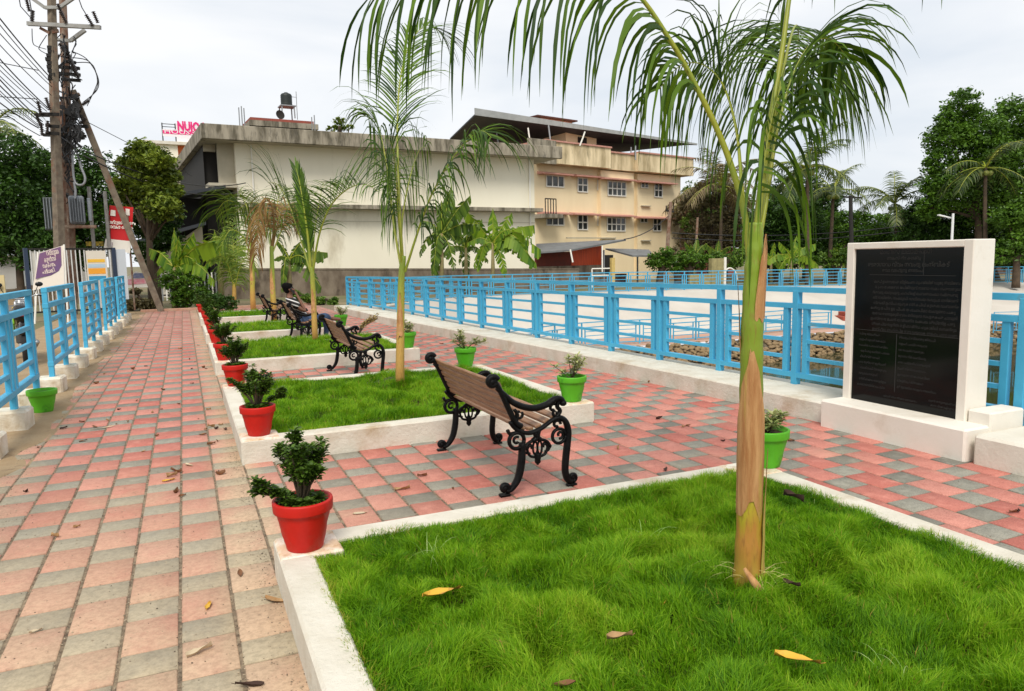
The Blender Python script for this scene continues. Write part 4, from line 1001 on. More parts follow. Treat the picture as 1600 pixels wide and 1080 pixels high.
for (x, y) in spots:
    if y < 480: continue
    k = rs.choice(['brown', 'brown', 'dark', 'tan', 'brown']); v = rs.randint(0, 3)
    if (k, v) not in cache:
        o = leafmesh(k, .085, .048, rs.uniform(.5, 1.6), 50+v).build('fallen_leaf', lfm[k], smooth=True); cache[(k, v)] = o.data
    else: o = bpy.data.objects.new('fallen_leaf', cache[(k, v)]); C.objects.link(o)
    p = G(x, y, 0); s_ = rs.uniform(.34, .85); o.location = (p.x, p.y, .003); o.scale = (s_, s_, s_); o.rotation_euler = (rs.uniform(-.2, .2), rs.uniform(-.2, .2), rs.uniform(0, 6.28))
    if x < 420:
        zone = 'near the left verge' if x < 120 else ('in the middle of the left walk' if x < 260 else 'along the kerb side of the left walk'); grp = zone
        far = 'far down' if y < 570 else ('halfway down' if y < 660 else 'on the near stretch')
        lab_ = '%s dry leaf fallen %s, %s' % ({'brown': 'brown', 'dark': 'blackish', 'tan': 'tan'}[k], zone, far)
    elif x < 640: lab_ = '%s dry leaf on the paving strip between the second and third beds' % {'brown': 'brown', 'dark': 'blackish', 'tan': 'tan'}[k]
    elif x < 900: lab_ = '%s dry leaf on the walk between the beds and the pond kerb, %s' % ({'brown': 'brown', 'dark': 'blackish', 'tan': 'tan'}[k], 'far part' if y < 560 else 'near the benches')
    else: lab_ = '%s dry leaf on the right-hand walk, %s' % ({'brown': 'brown', 'dark': 'blackish', 'tan': 'tan'}[k], 'left of the thick trunk' if x < 1150 else 'right of the thick trunk')
    tag(o, lab_, 'leaf', lab_.replace(' leaf', ' leaves', 1))
o = leafmesh('pale', .22, .022, .2, 77).build('palm_strip', lfm['pale']); o.location = (*G(160, 670, 0).to_2d(), .004); o.rotation_euler = (0, 0, R(25)); tag(o, 'long thin pale strip of palm leaf lying on the left walk', 'leaf')

# weeds in the near lawn
wm_ = M('weed_leaf', (.22, .42, .06), .5, attr=('rnd', (.50, .62, .22)), trans=.3)
def weed(x, y, label, n, hh, seed, lm=None):
    p = G(x, y, .16); t = thing('weed', label, 'weed', (p.x, p.y, .12)); rs = random.Random(seed); V = []; Fc = []; st = []; at_ = []
    for i in range(n):
        a = rs.uniform(0, 6.28); d = Vector((math.cos(a)*.5, math.sin(a)*.5, 1)).normalized(); q = Vector((rs.uniform(-.05, .05), rs.uniform(-.05, .05), 0)); L_ = hh*rs.uniform(.6, 1.2); w_ = .0045
        s_ = d.cross(Vector((rs.uniform(-1, 1), rs.uniform(-1, 1), .3))).normalized(); b = len(V)
        for k in range(7):
            ww = w_*(1-k/6.5); V += [q+s_*ww/2, q-s_*ww/2]; d = (d-Vector((0, 0, .30))*(k/3)+Vector((math.cos(a), math.sin(a), 0))*.12).normalized(); q = q+d*L_/6
        for k in range(6): st.append(len(Fc)); Fc += [b+2*k, b+2*k+1, b+2*k+3, b+2*k+2]; at_.append(rs.random())
    fastmesh('blades', V, Fc, st, lm or wm_, t, {'rnd': at_})
weed(678, 868, 'pale sprig of weed standing up in the near lawn, left of the thick trunk', 26, .20, 1)
weed(1172, 905, 'dry thin grass stalks tangled around the foot of the thick trunk', 34, .24, 2, M('dry_stalk', (.42, .40, .12), .7, attr=('rnd', (.60, .50, .22))))
weed(1415, 1050, 'pale upright weed blades in the grass at the bottom right', 10, .18, 3)
weed(1010, 845, 'pale bent weed blade in the grass left of the thick trunk', 6, .22, 4)
weed(1270, 775, 'light sprig of weed in the grass right of the thick trunk', 12, .15, 5)
# ================================================================== BACKGROUND: buildings
def fr(o, ang):  # building frame: origin, direction of its front
    return o, Vector((math.cos(R(ang)), math.sin(R(ang)), 0))
class Bld:
    def __init__(s, name, label, cat, o, ang):
        s.o = Vector((o.x, o.y, 0)); s.a = R(ang); s.u = Vector((math.cos(s.a), math.sin(s.a), 0)); s.t = thing(name, label, cat, s.o, s.a)
    def q(s, x, y, back=0.):                                         # pixel -> (u,z) on plane 'back' metres behind the front
        n = Vector((-s.u.y, s.u.x, 0)); u, z = onplane(x, y, s.o+n*back, s.u); return u, z
    def box(s, name, mat, u0, u1, v0, v1, z0, z1, bev=0., parent=None):
        mb = MB(); mb.b2((u0, v0, z0), (u1, v1, z1), bev); return mb.build(name, mat, parent or s.t)
    def pbox(s, name, mat, x0, y0, x1, y1, v0, v1, back=0., parent=None):   # pixel rectangle corners
        ua, za = s.q(x0, y0, back); ub, zb = s.q(x1, y1, back); return s.box(name, mat, min(ua, ub), max(ua, ub), v0, v1, min(za, zb), max(za, zb), 0, parent)
wcream = M('warehouse_plaster', (.84, .79, .64), .9, (.79, .74, .59), .5, bump=.1, bsc=5, c3=(.50, .44, .31), sc3=.35, lo3=.58, hi3=.75, stretch=(1, 1, .35))
moss = M('mossy_concrete', (.34, .30, .23), .95, (.11, .095, .065), 1.1, bump=.5, bsc=6, c3=(.05, .045, .035), sc3=1.6, stretch=(2.2, 2.2, .5), lo=.42, hi=.62)
cream = M('cream_plaster', (.86, .71, .46), .85, (.81, .66, .42), .6, c3=(.52, .40, .24), sc3=.7, lo3=.66, hi3=.85, stretch=(1.5, 1.5, .3))
stainc = M('stained_cream', (.82, .67, .43), .9, (.40, .31, .17), .9, c3=(.22, .18, .10), sc3=1.3, lo3=.55, hi3=.75, stretch=(1.6, 1.6, .35))
pink = M('pink_trim', (.56, .28, .22), .85, (.46, .22, .17), 3.)
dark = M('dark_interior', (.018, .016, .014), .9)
glass = M('window_glass', (.04, .045, .045), .12, spec=.6)
wframe = M('window_frame', (.80, .77, .70), .7)
sheet = M('grey_roof_sheet', (.17, .18, .18), .6, (.12, .12, .12), 2.)
sheetd = M('dark_roof_sheet', (.022, .026, .032), .7)
redwall = M('orange_red_sheet', (.66, .085, .015), .6, (.42, .045, .012), 2., stretch=(6, 6, .4))
brown = M('brown_wall', (.09, .028, .02), .9)
cwall = M('compound_wall', (.23, .185, .135), .95, (.11, .08, .055), 2.2, bump=.6, bsc=6, c3=(.06, .045, .033), sc3=1.1, stretch=(1, 1, .5))
steel = M('grey_steel', (.28, .29, .30), .5, metal=.3)
# ---- white warehouse
o = P(377, 400, 36.0); W = Bld('warehouse', 'large pale blank-walled warehouse with a mossy concrete parapet and a ledge halfway up', 'building', o, 5.)
uR, _ = W.q(835, 300); zt = W.q(380, 225)[1]; zl = W.q(600, 333)[1]; zp0 = W.q(380, 226)[1]; zp1 = W.q(340, 194, -1.2)[1]
W.box('wall', wcream, .0, uR, 0, 11, -.6, zp0+.35)
W.box('parapet', moss, -1.6, uR+1.2, -1.25, -1.0, zp0, zp1, .02)
W.box('side_parapet', moss, -1.6, -1.35, -1.0, 14, zp0, zp1, .02)
W.box('roof_slab', M('soffit', (.42, .38, .30), .9, (.3, .27, .2), 1.), -1.4, uR+1.2, -1.05, 13, zp0+.05, zp0+.35)
zl = W.q(420, 321)[1]
W.box('ledge', moss, 0, uR+.15, -.75, .01, zl-.16, zl+.05, .01)
W.box('ledge_shadow_band', M('ledge_shade', (.60, .55, .42), .9), 0, uR, -.03, 0, W.q(500, 345)[1]-.05, W.q(500, 345)[1])  # strip darker than the wall: the ledge's shadow put into colour
for xx in (396, 628): 
    mb = MB(); u_ = W.q(xx, 300)[0]; mb.tube([(u_, -.06, .2), (u_, -.06, zp0)], .04, 6); mb.build('drain_pipe', wframe, W.t)
u_ = uR-.35; mb = MB(); mb.tube([(u_, -.06, -.2), (u_, -.06, zp0)], .05, 6); mb.build('drain_pipe', wframe, W.t)
# open left end: recessed bays, slabs, and near-black sheets painting the rooms' shade
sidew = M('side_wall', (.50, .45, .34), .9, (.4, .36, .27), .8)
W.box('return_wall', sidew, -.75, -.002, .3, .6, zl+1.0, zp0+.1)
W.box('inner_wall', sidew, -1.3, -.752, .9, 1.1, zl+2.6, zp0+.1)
W.box('room_shade', dark, -1.3, -.01, 1.2, 1.4, -.5, zl+2.7)
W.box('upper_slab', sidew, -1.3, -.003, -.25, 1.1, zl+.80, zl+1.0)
W.box('side_shade', dark, -1.32, -1.301, 1.0, 13, -.5, zp0+.0)
W.box('void_shade', dark, -3.2, -1.33, 1.6, 1.8, -.5, zl+.4)
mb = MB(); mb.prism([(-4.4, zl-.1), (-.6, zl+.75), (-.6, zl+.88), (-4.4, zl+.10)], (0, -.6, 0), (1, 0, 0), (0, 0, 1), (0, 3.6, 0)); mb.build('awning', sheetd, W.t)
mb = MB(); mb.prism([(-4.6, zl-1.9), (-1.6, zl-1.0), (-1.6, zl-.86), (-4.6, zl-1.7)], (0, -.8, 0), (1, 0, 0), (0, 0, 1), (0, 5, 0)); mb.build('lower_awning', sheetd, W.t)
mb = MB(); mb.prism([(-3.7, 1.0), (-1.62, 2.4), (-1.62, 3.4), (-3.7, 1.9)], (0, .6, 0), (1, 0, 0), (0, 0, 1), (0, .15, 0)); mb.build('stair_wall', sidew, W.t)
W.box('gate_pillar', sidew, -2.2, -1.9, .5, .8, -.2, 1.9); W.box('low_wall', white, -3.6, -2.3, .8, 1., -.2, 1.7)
# rooftop of the warehouse
W.pbox('stair_room', M('rust_red', (.30, .07, .045), .9, (.22, .06, .045), 2.), 392, 200, 490, 190, 3, 8, 3)
ua, za = W.q(388, 189, 3); ub, zb = W.q(494, 186, 3); W.box('stair_room_slab', moss, ua, ub, 2.6, 8.4, za-.28, za)
for xx, yy in ((373, 168), (377, 166), (381, 169), (491, 180), (487, 183)):
    u_, z_ = W.q(xx, yy, 2); mb = MB(); mb.tube([(u_, 2, zp0+.2), (u_, 2, z_)], .03, 5); mb.build('rebar', steel, W.t)
# water tank on a stand
uu, zz = W.q(449, 186, 4); T_ = W.o+W.u*uu+Vector((-W.u.y, W.u.x, 0))*4
t = thing('water_tank', 'black plastic water tank on a steel stand on the warehouse roof', 'water tank', (T_.x, T_.y, zz), W.a)
h1 = W.q(449, 166, 4)[1]-zz; h2 = W.q(449, 145, 4)[1]-zz
mb = MB(); rt_ = .30; mb.lathe([(rt_, h1), (rt_*1.03, h1+.05)]+[(rt_*(1.03 if k % 2 else .99), h1+.05+(h2-h1-.22)*k/9) for k in range(1, 10)]+[(rt_*.85, h2-.08), (rt_*.35, h2-.02), (rt_*.33, h2)], n=20); mb.build('tank', M('black_plastic', (.012, .018, .016), .5), t, smooth=True)
for sx in (-.34, .34):
    for sy in (-.34, .34): mb = MB(); mb.beam((sx, sy, 0), (sx*.95, sy*.95, h1), .06, .06); mb.build('leg', steel, t)
mb = MB(); mb.b2((-.4, -.4, h1-.06), (.42, .42, h1)); mb.build('platform', steel, t)
mb = MB(); mb.tube([(.55, 0, 0), (.55, 0, h2+.1)], .02, 5); mb.tube([(.55, 0, h2-.2), (.2, 0, h2-.2)], .015, 5); mb.build('pipe', steel, t)
uu2, z2 = W.q(437, 180, 3.6); p_ = W.o+W.u*uu2+Vector((-W.u.y, W.u.x, 0))*3.6
t = thing('dish_antenna', 'small round dish antenna on the roof, left of the black water tank', 'antenna', (p_.x, p_.y, z2-.2), W.a+R(15))
mb = MB(); mb.lathe([(.02, 0), (.14, .02), (.24, .07), (.25, .075), (.14, .035), (.02, .015)], n=16); o_ = mb.build('dish', dark, t); o_.rotation_euler = (R(80), 0, 0); o_.location = (0, 0, .2)
mb = MB(); mb.tube([(0, .05, -.3), (0, .03, .2)], .025, 5); mb.build('mast', steel, t)
# ---- compound wall in front of the warehouse
o = P(345, 460, 31.5); Cw = Bld('compound_wall', 'long weathered brown boundary wall below the pale warehouse', 'wall', o, 7.5)
ue, _ = Cw.q(905, 430); mb = MB(); mb.prism([(0, -.6), (ue, -.8), (ue, .80), (0, 1.27)], (0, 0, 0), (1, 0, 0), (0, 0, 1), (0, .22, 0)); mb.build('wall', cwall, Cw.t); mb = MB(); mb.prism([(-.03, 1.273), (ue+.03, .803), (ue+.03, .86), (-.03, 1.33)], (0, -.03, 0), (1, 0, 0), (0, 0, 1), (0, .28, 0)); mb.build('coping', cwall, Cw.t)
# picket gate left of it
t = thing('picket_fence', 'dark picket fence between the leaning post and the boundary wall', 'fence', P(240, 450, 31.0), R(8)); t.location.z = 0
lenp = 3.4
for k in range(22): mb = MB(); mb.b2((k*lenp/22, 0, .0), (k*lenp/22+.05, .04, 1.15)); mb.build('picket', steel if k % 3 else wframe, t)
for z in (.2, 1.0): mb = MB(); mb.b2((0, .04, z), (lenp, .08, z+.06)); mb.build('rail', dark, t)
# ---- cream apartment building
o = P(835, 400, 57.0); K = Bld('apartment_building', 'three-storey cream apartment block with pink window hoods and a flat stained parapet', 'building', o, 15.4)
uE = K.q(1063, 330)[0]; zb_ = K.q(900, 262)[1]; zt_ = K.q(880, 228)[1]
K.box('wall', cream, 0, uE, 0, 10, -1, zb_+.3)
zpb, zpt = zb_, zt_
u1 = K.q(953, 240, -1)[0]; u2 = K.q(990, 245, -.5)[0]; u3 = K.q(1083, 255, -1)[0]
K.box('parapet', stainc, .3, u1, -1.1, 10.6, zpb, zpt); K.box('parapet', stainc, u1+.004, u2, -.6, 10.59, zpb+.003, zpt-.25); K.box('parapet', stainc, u2+.004, u3, -1.05, 10.58, zpb+.001, zpt-.1)
for a_, b_, v_, z_ in ((.2, u1+.05, -1.2, zpt), (u1+.06, u2+.02, -.7, zpt-.25), (u2+.03, u3+.1, -1.15, zpt-.1)): K.box('coping', pink, a_, b_, v_, 10.8, z_, z_+.12)
K.box('mossy_parapet', moss, -1.5, K.q(868, 240, -1.2)[0], -1.3, -1.11, zpb-.1, zpt+.05)
K.box('bay', cream, K.q(934, 300)[0], K.q(978, 300)[0]+.6, -.35, 0, -1, zb_-.1); K.box('bay', cream, K.q(992, 300)[0], uE-.4, -.3, 0, -1, zb_-.1)
wins = [(853, 274, 880, 292, 3, 1), (902, 278, 917, 300, 2, 2), (933, 282, 939, 297, 1, 2), (949, 283, 977, 306, 4, 2), (1001, 284, 1012, 293.5, 2, 1), (1022, 286.5, 1034, 308, 2, 2),
        (853, 334, 880, 352, 3, 1), (902, 336, 917, 359, 2, 2), (933, 338, 939, 352, 1, 2), (948, 340, 976, 361, 4, 2), (1000, 340, 1011, 348, 2, 1), (1020, 341, 1032, 361, 2, 2)]
for (x0, y0, x1, y1, nx, ny) in wins:
    ba = -.35 if 945 < x0 < 980 else (-.3 if x0 > 990 else 0.)
    ua, za = K.q(x0, y0, ba); ub, _ = K.q(x1, y0, ba); _, zc = K.q((x0+x1)/2, y1, ba)
    mb = MB(); mb.b2((ua, ba-.05, zc), (ub, ba+.0, za)); w_ = mb.build('window', glass, K.t)
    mb = MB(); tk = .09
    for k in range(nx+1):
        u_ = ua+(ub-ua)*k/nx; mb.b2((u_-tk/2, ba-.09, zc), (u_+tk/2, ba-.052, za))
    for k in range(ny+1):
        z_ = zc+(za-zc)*k/ny; mb.b2((ua-tk/2, ba-.085, z_-tk/2), (ub+tk/2, ba-.054, z_+tk/2))
    mb.build('frame', wframe, w_)
for (x0, x1, y) in ((846, 894, 269), (898, 936, 273), (937, 988, 278), (996, 1052, 283), (846, 892, 332), (896, 934, 333.5), (935, 988, 336), (993, 1048, 339.5)):
    ua, za = K.q(x0, y, -.5); ub, _ = K.q(x1, y, -.5); mb = MB(); mb.prism([(0, 0), (0, .22), (.75, .08), (.75, -.02)], (ua, 0 if x0 < 930 else -.3, za-.1), (0, -1, 0), (0, 0, 1), (ub-ua, 0, 0)); mb.build('hood', pink, K.t)
for (x0, x1, y) in ((1001, 1015, 322), (1001, 1015, 376), (884, 960, 372)): K.pbox('vent_ledge', sidew, x0, y-1, x1, y+1, -.5, -.3, -.3)
# balcony rail at the left corner
ua, za = K.q(836, 312); ub, zb2 = K.q(853, 336); 
mb = MB(); 
for k in range(5): u_ = ua+(ub-ua)*k/4; mb.b2((u_-.03, -1.2, zb2), (u_+.03, -1.15, za))
mb.b2((ua, -1.2, za-.05), (ub, -1.15, za+.03)); mb.build('balcony_rail', dark, K.t); K.box('balcony_slab', moss, ua-.2, ub+.6, -1.3, 0, zb2-.3, zb2)
# roof shed over the terrace
def LP(x, y, d): return K.t.matrix_basis.inverted() @ P(x, y, d) if False else (Matrix.Rotation(-K.a, 4, 'Z') @ (P(x, y, d)-K.o))
a_, b_, c_, d_ = LP(742, 178, 55), LP(1089, 225, 66), LP(1037, 221, 76), LP(703, 216, 63)
e_, f_ = LP(742, 183, 55), LP(1089, 229, 66)
m_ = LP(950, 240, 74)
mb = MB(); th = Vector((0, 0, -.12)); vs = [a_, b_, c_, m_, d_]; vs2 = [v+th for v in vs]
mb.add(vs+vs2, [(0, 4, 3, 2, 1), (5, 6, 7, 8, 9)]+[(i, (i+1) % 5, 5+(i+1) % 5, 5+i) for i in range(5)]); mb.build('terrace_roof', sheetd, K.t)
mb = MB(); up = Vector((0, 0, .32)); bk = Vector((0, 1.6, .25)); 
aa, bb = a_+Vector((0, -.05, -.1)), b_+Vector((0, -.05, -.1)); mb.add([aa, bb, bb+Vector((0, 0, .14)), aa+Vector((0, 0, .52)), aa+Vector((0, .1, 0)), bb+Vector((0, .1, 0)), bb+Vector((0, .1, .14)), aa+Vector((0, .1, .52))], [(0, 1, 2, 3), (7, 6, 5, 4), (3, 2, 6, 7), (0, 4, 5, 1), (0, 3, 7, 4), (1, 5, 6, 2)]); mb.build('roof_edge', M('roof_edge_sheet', (.36, .37, .36), .6, (.28, .29, .28), 2.), K.t)
for (x, y0, y1, d) in ((776, 208, 228, 59), (825, 200, 224, 57), (857, 196, 224, 57), (986, 230, 246, 63), (993, 228, 246, 61)):
    mb = MB(); mb.tube([LP(x, y0, d), LP(x+(4 if x < 900 else 0), y1+4, d)], .06, 6); mb.build('roof_post', wframe if x == 825 else steel, K.t)
mb = MB(); mb.tube([LP(914, 206, 57), LP(911, 215, 57), LP(906, 228, 57)], .06, 6); mb.build('roof_brace', wframe, K.t)
ua, za = K.q(884, 205, 2); ub, zz_ = K.q(932, 233, 2); K.box('stair_room', cream, ua, ub, 2, 6, zz_-.5, za+.3); ua2 = K.q(872, 205, 2)[0]; K.box('stair_room_slab', stainc, ua2, ub+.7, 1.5, 6.5, za+.3, za+.45)
ua, za = K.q(904, 214, 1.9); ub, zz_ = K.q(917, 228, 1.9); K.box('stair_room_door', dark, ua, ub, 1.9, 2, zz_, za)
# pink room above the roof
ua, za = K.q(838, 183, 5); ub, zz_ = K.q(894, 200, 5); K.box('rooftop_room', M('pink_wall', (.52, .22, .17), .9, (.42, .18, .14), 2.), ua+.5, ub, 5, 8, zz_-.6, za); K.box('rooftop_slab', brown, ua-.2, ub+.3, 4.6, 8.4, za, za+.12)
# ---- orange-red shed
o = P(838, 415, 44.0); Z_ = Bld('shed', 'low shed with an orange-red wall and a sloping grey sheet roof', 'shed', o, 12.)
ua, _ = Z_.q(893, 400); ub, _ = Z_.q(941, 400); z0 = Z_.q(900, 415)[1]; zz0 = Z_.q(900, 392)[1]; zz1 = Z_.q(941, 384)[1]
mb = MB(); mb.prism([(ua, z0), (ub, z0), (ub, zz1), (ua, zz0)], (0, 0, 0), (1, 0, 0), (0, 0, 1), (0, .08, 0)); mb.build('wall', redwall, Z_.t)
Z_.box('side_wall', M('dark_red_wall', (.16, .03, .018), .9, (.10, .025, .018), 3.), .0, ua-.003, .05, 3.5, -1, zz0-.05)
Z_.box('base_wall', cwall, 0, ub+.1, -.05, 3.4, -1, z0)
def ZL(x, y, d): return Matrix.Rotation(-Z_.a, 4, 'Z') @ (P(x, y, d)-Z_.o)
q1, q2, q3, q4 = ZL(836, 394, 43.2), ZL(893, 390, 43.4), ZL(978, 374, 47.5), ZL(838, 381, 47)
mb = MB(); vs = [q1, q2, q3, q4]; mb.add(vs+[v-Vector((0, 0, .1)) for v in vs], [(0, 1, 2, 3), (7, 6, 5, 4), (0, 4, 5, 1), (1, 5, 6, 2), (2, 6, 7, 3), (3, 7, 4, 0)]); mb.build('roof', sheet, Z_.t)
mb = MB(); mb.tube([ZL(891, 390, 43.2), ZL(895, 410, 43.2)], .05, 6); mb.tube([ZL(941, 384, 43.6), ZL(941, 425, 43.6)], .04, 6); mb.build('pipe', wframe, Z_.t)
# ---- second lean-to with grey roof
o = P(945, 415, 46.0); Y_ = Bld('lean_to', 'small dark lean-to with a drooping grey sheet roof, right of the orange-red shed', 'shed', o, 12.)
def YL(x, y, d): return Matrix.Rotation(-Y_.a, 4, 'Z') @ (P(x, y, d)-Y_.o)
vs = [YL(946, 388, 48), YL(988, 399, 45), YL(1022, 399, 46), YL(1014, 390, 50)]
mb = MB(); mb.add(vs+[v-Vector((0, 0, .1)) for v in vs], [(0, 1, 2, 3), (7, 6, 5, 4), (0, 4, 5, 1), (1, 5, 6, 2), (2, 6, 7, 3), (3, 7, 4, 0)]); mb.build('roof', sheet, Y_.t)
Y_.box('back_wall', dark, .0, 3.6, 3, 3.2, -1, 1.6); Y_.box('low_wall', M('brick_pile', (.22, .12, .085), .95, (.10, .07, .05), 4.), .9, 2.9, 1, 1.4, -1, .35)
for u_ in (.2, 3.2): Y_.box('post', steel, u_, u_+.08, .3, .38, -1, 1.9)
# ---- red-roofed cottage deep right, white balustrade house at the far right
o = P(1050, 420, 70); H1 = Bld('cottage', 'distant cottage with brick-red walls seen between the palms', 'house', o, 10.)
H1.box('wall', M('brick_red', (.30, .09, .06), .9), 0, 9, 0, 6, -1, 2.2); H1.box('upper_wall', M('pale_pink', (.62, .45, .40), .9), 4.2, 8.6, .5, 5, 2.2, 4.2)
mb = MB(); mb.prism([(-.6, 4.3), (4.5, 7.2), (9.6, 4.3)], (0, -.3, 0), (1, 0, 0), (0, 0, 1), (0, 7, 0)); mb.build('roof', M('tiled_roof', (.28, .10, .06), .9, (.18, .08, .05), 2.), H1.t)
for k in range(6): H1.box('column', dark, 4.5+k*.7, 4.72+k*.7, -.1, .1, 2.2, 4.2)
o = P(1545, 400, 66); H2 = Bld('balustrade_house', 'distant house with a white balustrade among trees at the far right', 'house', o, 12.)
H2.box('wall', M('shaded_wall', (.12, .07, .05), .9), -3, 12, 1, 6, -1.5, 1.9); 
zb3 = H2.q(1580, 392)[1]; zb4 = H2.q(1580, 373)[1]
ballm = M('white_balustrade', (.72, .68, .60), .8)
for k in range(16): mb = MB(); mb.lathe([(.09, zb3), (.12, zb3+.25), (.06, zb3+.5), (.09, zb4)], (1.0+k*.42, .2, 0), 8); mb.build('baluster', ballm, H2.t)
H2.box('top_rail', ballm, .6, 8, .05, .35, zb4, zb4+.18); H2.box('bottom_rail', ballm, .6, 8, .05, .35, zb3-.15, zb3)
# ---- orange building with the pink banner, left of the warehouse
o = P(232, 400, 62); O_ = Bld('orange_building', 'cream and orange building rising behind the tree, left of the warehouse', 'building', o, 5.)
zt5 = O_.q(262, 226)[1]
O_.box('wall', wcream, 0, O_.q(279, 250)[0], 0, 8, -1, zt5); O_.box('orange_wall', M('orange_paint', (.68, .17, .045), .85, (.6, .15, .04), 1.), O_.q(279, 250)[0]+.01, 8, .3, 8, -1, zt5-.0); O_.box('slab', white, -.2, 8.3, -.3, 8.2, zt5, zt5+.25)
O_.box('grey_band', sidew, -.1, O_.q(279, 250)[0]+.05, -.05, 8, -1, O_.q(270, 247)[1])
ua, zc = O_.q(255, 220, 0); ub, zd = O_.q(340, 194, 0)
t = thing('roof_banner', 'white and bright pink banner with big letters on the roof left of the warehouse', 'banner', O_.o+O_.u*ua+Vector((0, 0, zt5+.25)), O_.a)
hB = O_.q(275, 193)[1]-zt5-.25
wB = ub-ua+1.0
u2 = O_.q(275, 200)[0]-ua
pbm = M('banner_white', (.86, .80, .82), .7); pkm = M('banner_pink', (.78, .02, .20), .7)
mb = MB(); mb.b2((0, .02, hB*.28), (wB, .05, hB*.66)); mb.b2((u2, .021, hB*.0), (wB-.001, .049, hB*1.0)); mb.build('sheet', pbm, t)
mb = MB(); mb.b2((.02, .005, hB*.42), (u2+1.2, .018, hB*.60)); mb.b2((u2+2.0, .005, hB*.40), (wB, .018, hB*.58)); mb.build('stripe', pkm, t)
for bx, sz, z_, mt in (('NUJOO', 1.02, .66, pkm),): textmesh('lettering', bx, sz, mt, t, (u2+.1, -.005, hB*z_), (R(90), 0, 0), sx=.68, bold=.05, ext=.01)
textmesh('lettering', 'HOUSE & APAR', .55, pbm, t, (.1, -.006, hB*.435), (R(90), 0, 0), sx=1.35, ext=.005); textmesh('lettering', '& APAR', .7, pkm, t, (u2+1.2, .001, hB*.40), (R(90), 0, 0), sx=1.2, ext=.01)
mb = MB(); 
for u_ in (0, u2-.05, u2+2.5): mb.tube([(u_, .1, -.2), (u_, .1, hB*1.0)], .05, 6)
mb.tube([(0, .1, hB*.95), (u2, .1, hB*.95)], .03, 5); mb.tube([(0, .1, hB*.8), (u2, .1, hB*.8)], .03, 5); mb.build('banner_frame', dark, t)
# ---- small white house wall at the far left and hedge wall
o = P(-10, 420, 40); H3 = Bld('white_outbuilding', 'low whitewashed outbuilding below the dark tree at the far left', 'building', o, 10.)
H3.box('wall', M('dull_white', (.50, .48, .45), .9, (.42, .40, .37), 1.), -2, 5.2, 0, 3, -.2, 2.05); H3.box('door', M('pale_grey_door', (.40, .42, .42), .7), 1.0, 1.9, -.04, 0, -.2, 1.6); H3.box('plinth', concrete, -2, 5.2, -.06, 0, -.2, .2); H3.box('roof_slab', concrete, -2.2, 5.5, -.4, 3.2, 2.05, 2.2)
# white building glimpsed behind the tree
o = P(262, 420, 45); H4 = Bld('white_shopfront', 'white shop wall glimpsed between the tree and the banana plant', 'building', o, 5.)
H4.box('wall', M('bright_white', (.80, .78, .72), .8), 0, 1.7, 0, 3, 1.6, 3.0); H4.box('lower_wall', M('bright_white', (.8, .78, .72)), -.8, 3.5, .5, 3, -.2, 1.5)

# ================================================================== TREES
def foliage(name, mat, parent, lobes, n, ls, seed, org, flat=.55):
    """lobes: (centre, radius, squash). leaf-sized faces spread through the crown volume in small clumps"""
    rs = np.random.RandomState(seed); tot = sum(r**2 for _, r, _ in lobes); C_ = []; 
    for c, r, sq in lobes:
        k = max(8, int(n*r*r/tot)); nc = max(6, k//26)
        d = rs.normal(size=(nc, 3)); d /= np.linalg.norm(d, axis=1)[:, None]; rad = r*rs.uniform(.35, 1.08, nc)**.6
        cc = np.array(c-org)+d*rad[:, None]*np.array([1, 1, sq])
        cr = r*rs.uniform(.10, .22, nc); idx = rs.randint(0, nc, k)
        p = cc[idx]+rs.normal(size=(k, 3))*cr[idx][:, None]*np.array([1, 1, .6])
        tone = np.clip(rs.rand(nc)[idx]*.7+rs.rand(k)*.3, 0, 1); C_.append(np.c_[p, tone])
    A_ = np.concatenate(C_); n = len(A_); p = A_[:, :3]
    t1 = rs.normal(size=(n, 3)); t1[:, 2] *= .6; t1 /= np.linalg.norm(t1, axis=1)[:, None]
    nn = rs.normal(size=(n, 3)); nn[:, 2] += 1.1; t2 = np.cross(nn, t1); t2 /= np.linalg.norm(t2, axis=1)[:, None]
    s = ls*rs.uniform(.6, 1.25, n)[:, None]
    V = np.stack([p-t1*s*.5, p+t2*s*.24+t1*s*.05, p+t1*s*.55, p-t2*s*.24+t1*s*.05], 1)
    V[:, 2, 2] -= (s*.12)[:, 0]
    return fastmesh(name, V.reshape(-1, 3), np.arange(n*4), np.arange(n)*4, mat, parent, {'rnd': A_[:, 3]})
bark = M('bark', (.09, .06, .035), .95, (.05, .035, .022), 4., bump=.5, bsc=8)
def leafmat(name, a, b): return M(name, a, .5, attr=('rnd', b), trans=.22, spec=.35)
tgD = leafmat('leaves_dark', (.012, .034, .006), (.065, .15, .014))
tgM = leafmat('leaves_mid', (.020, .060, .006), (.13, .26, .018))
tgY = leafmat('leaves_yellowish', (.03, .065, .006), (.26, .33, .03))
tgB = leafmat('leaves_brownish', (.05, .045, .02), (.24, .20, .09))
tgL = leafmat('leaves_light', (.04, .10, .012), (.16, .27, .03))
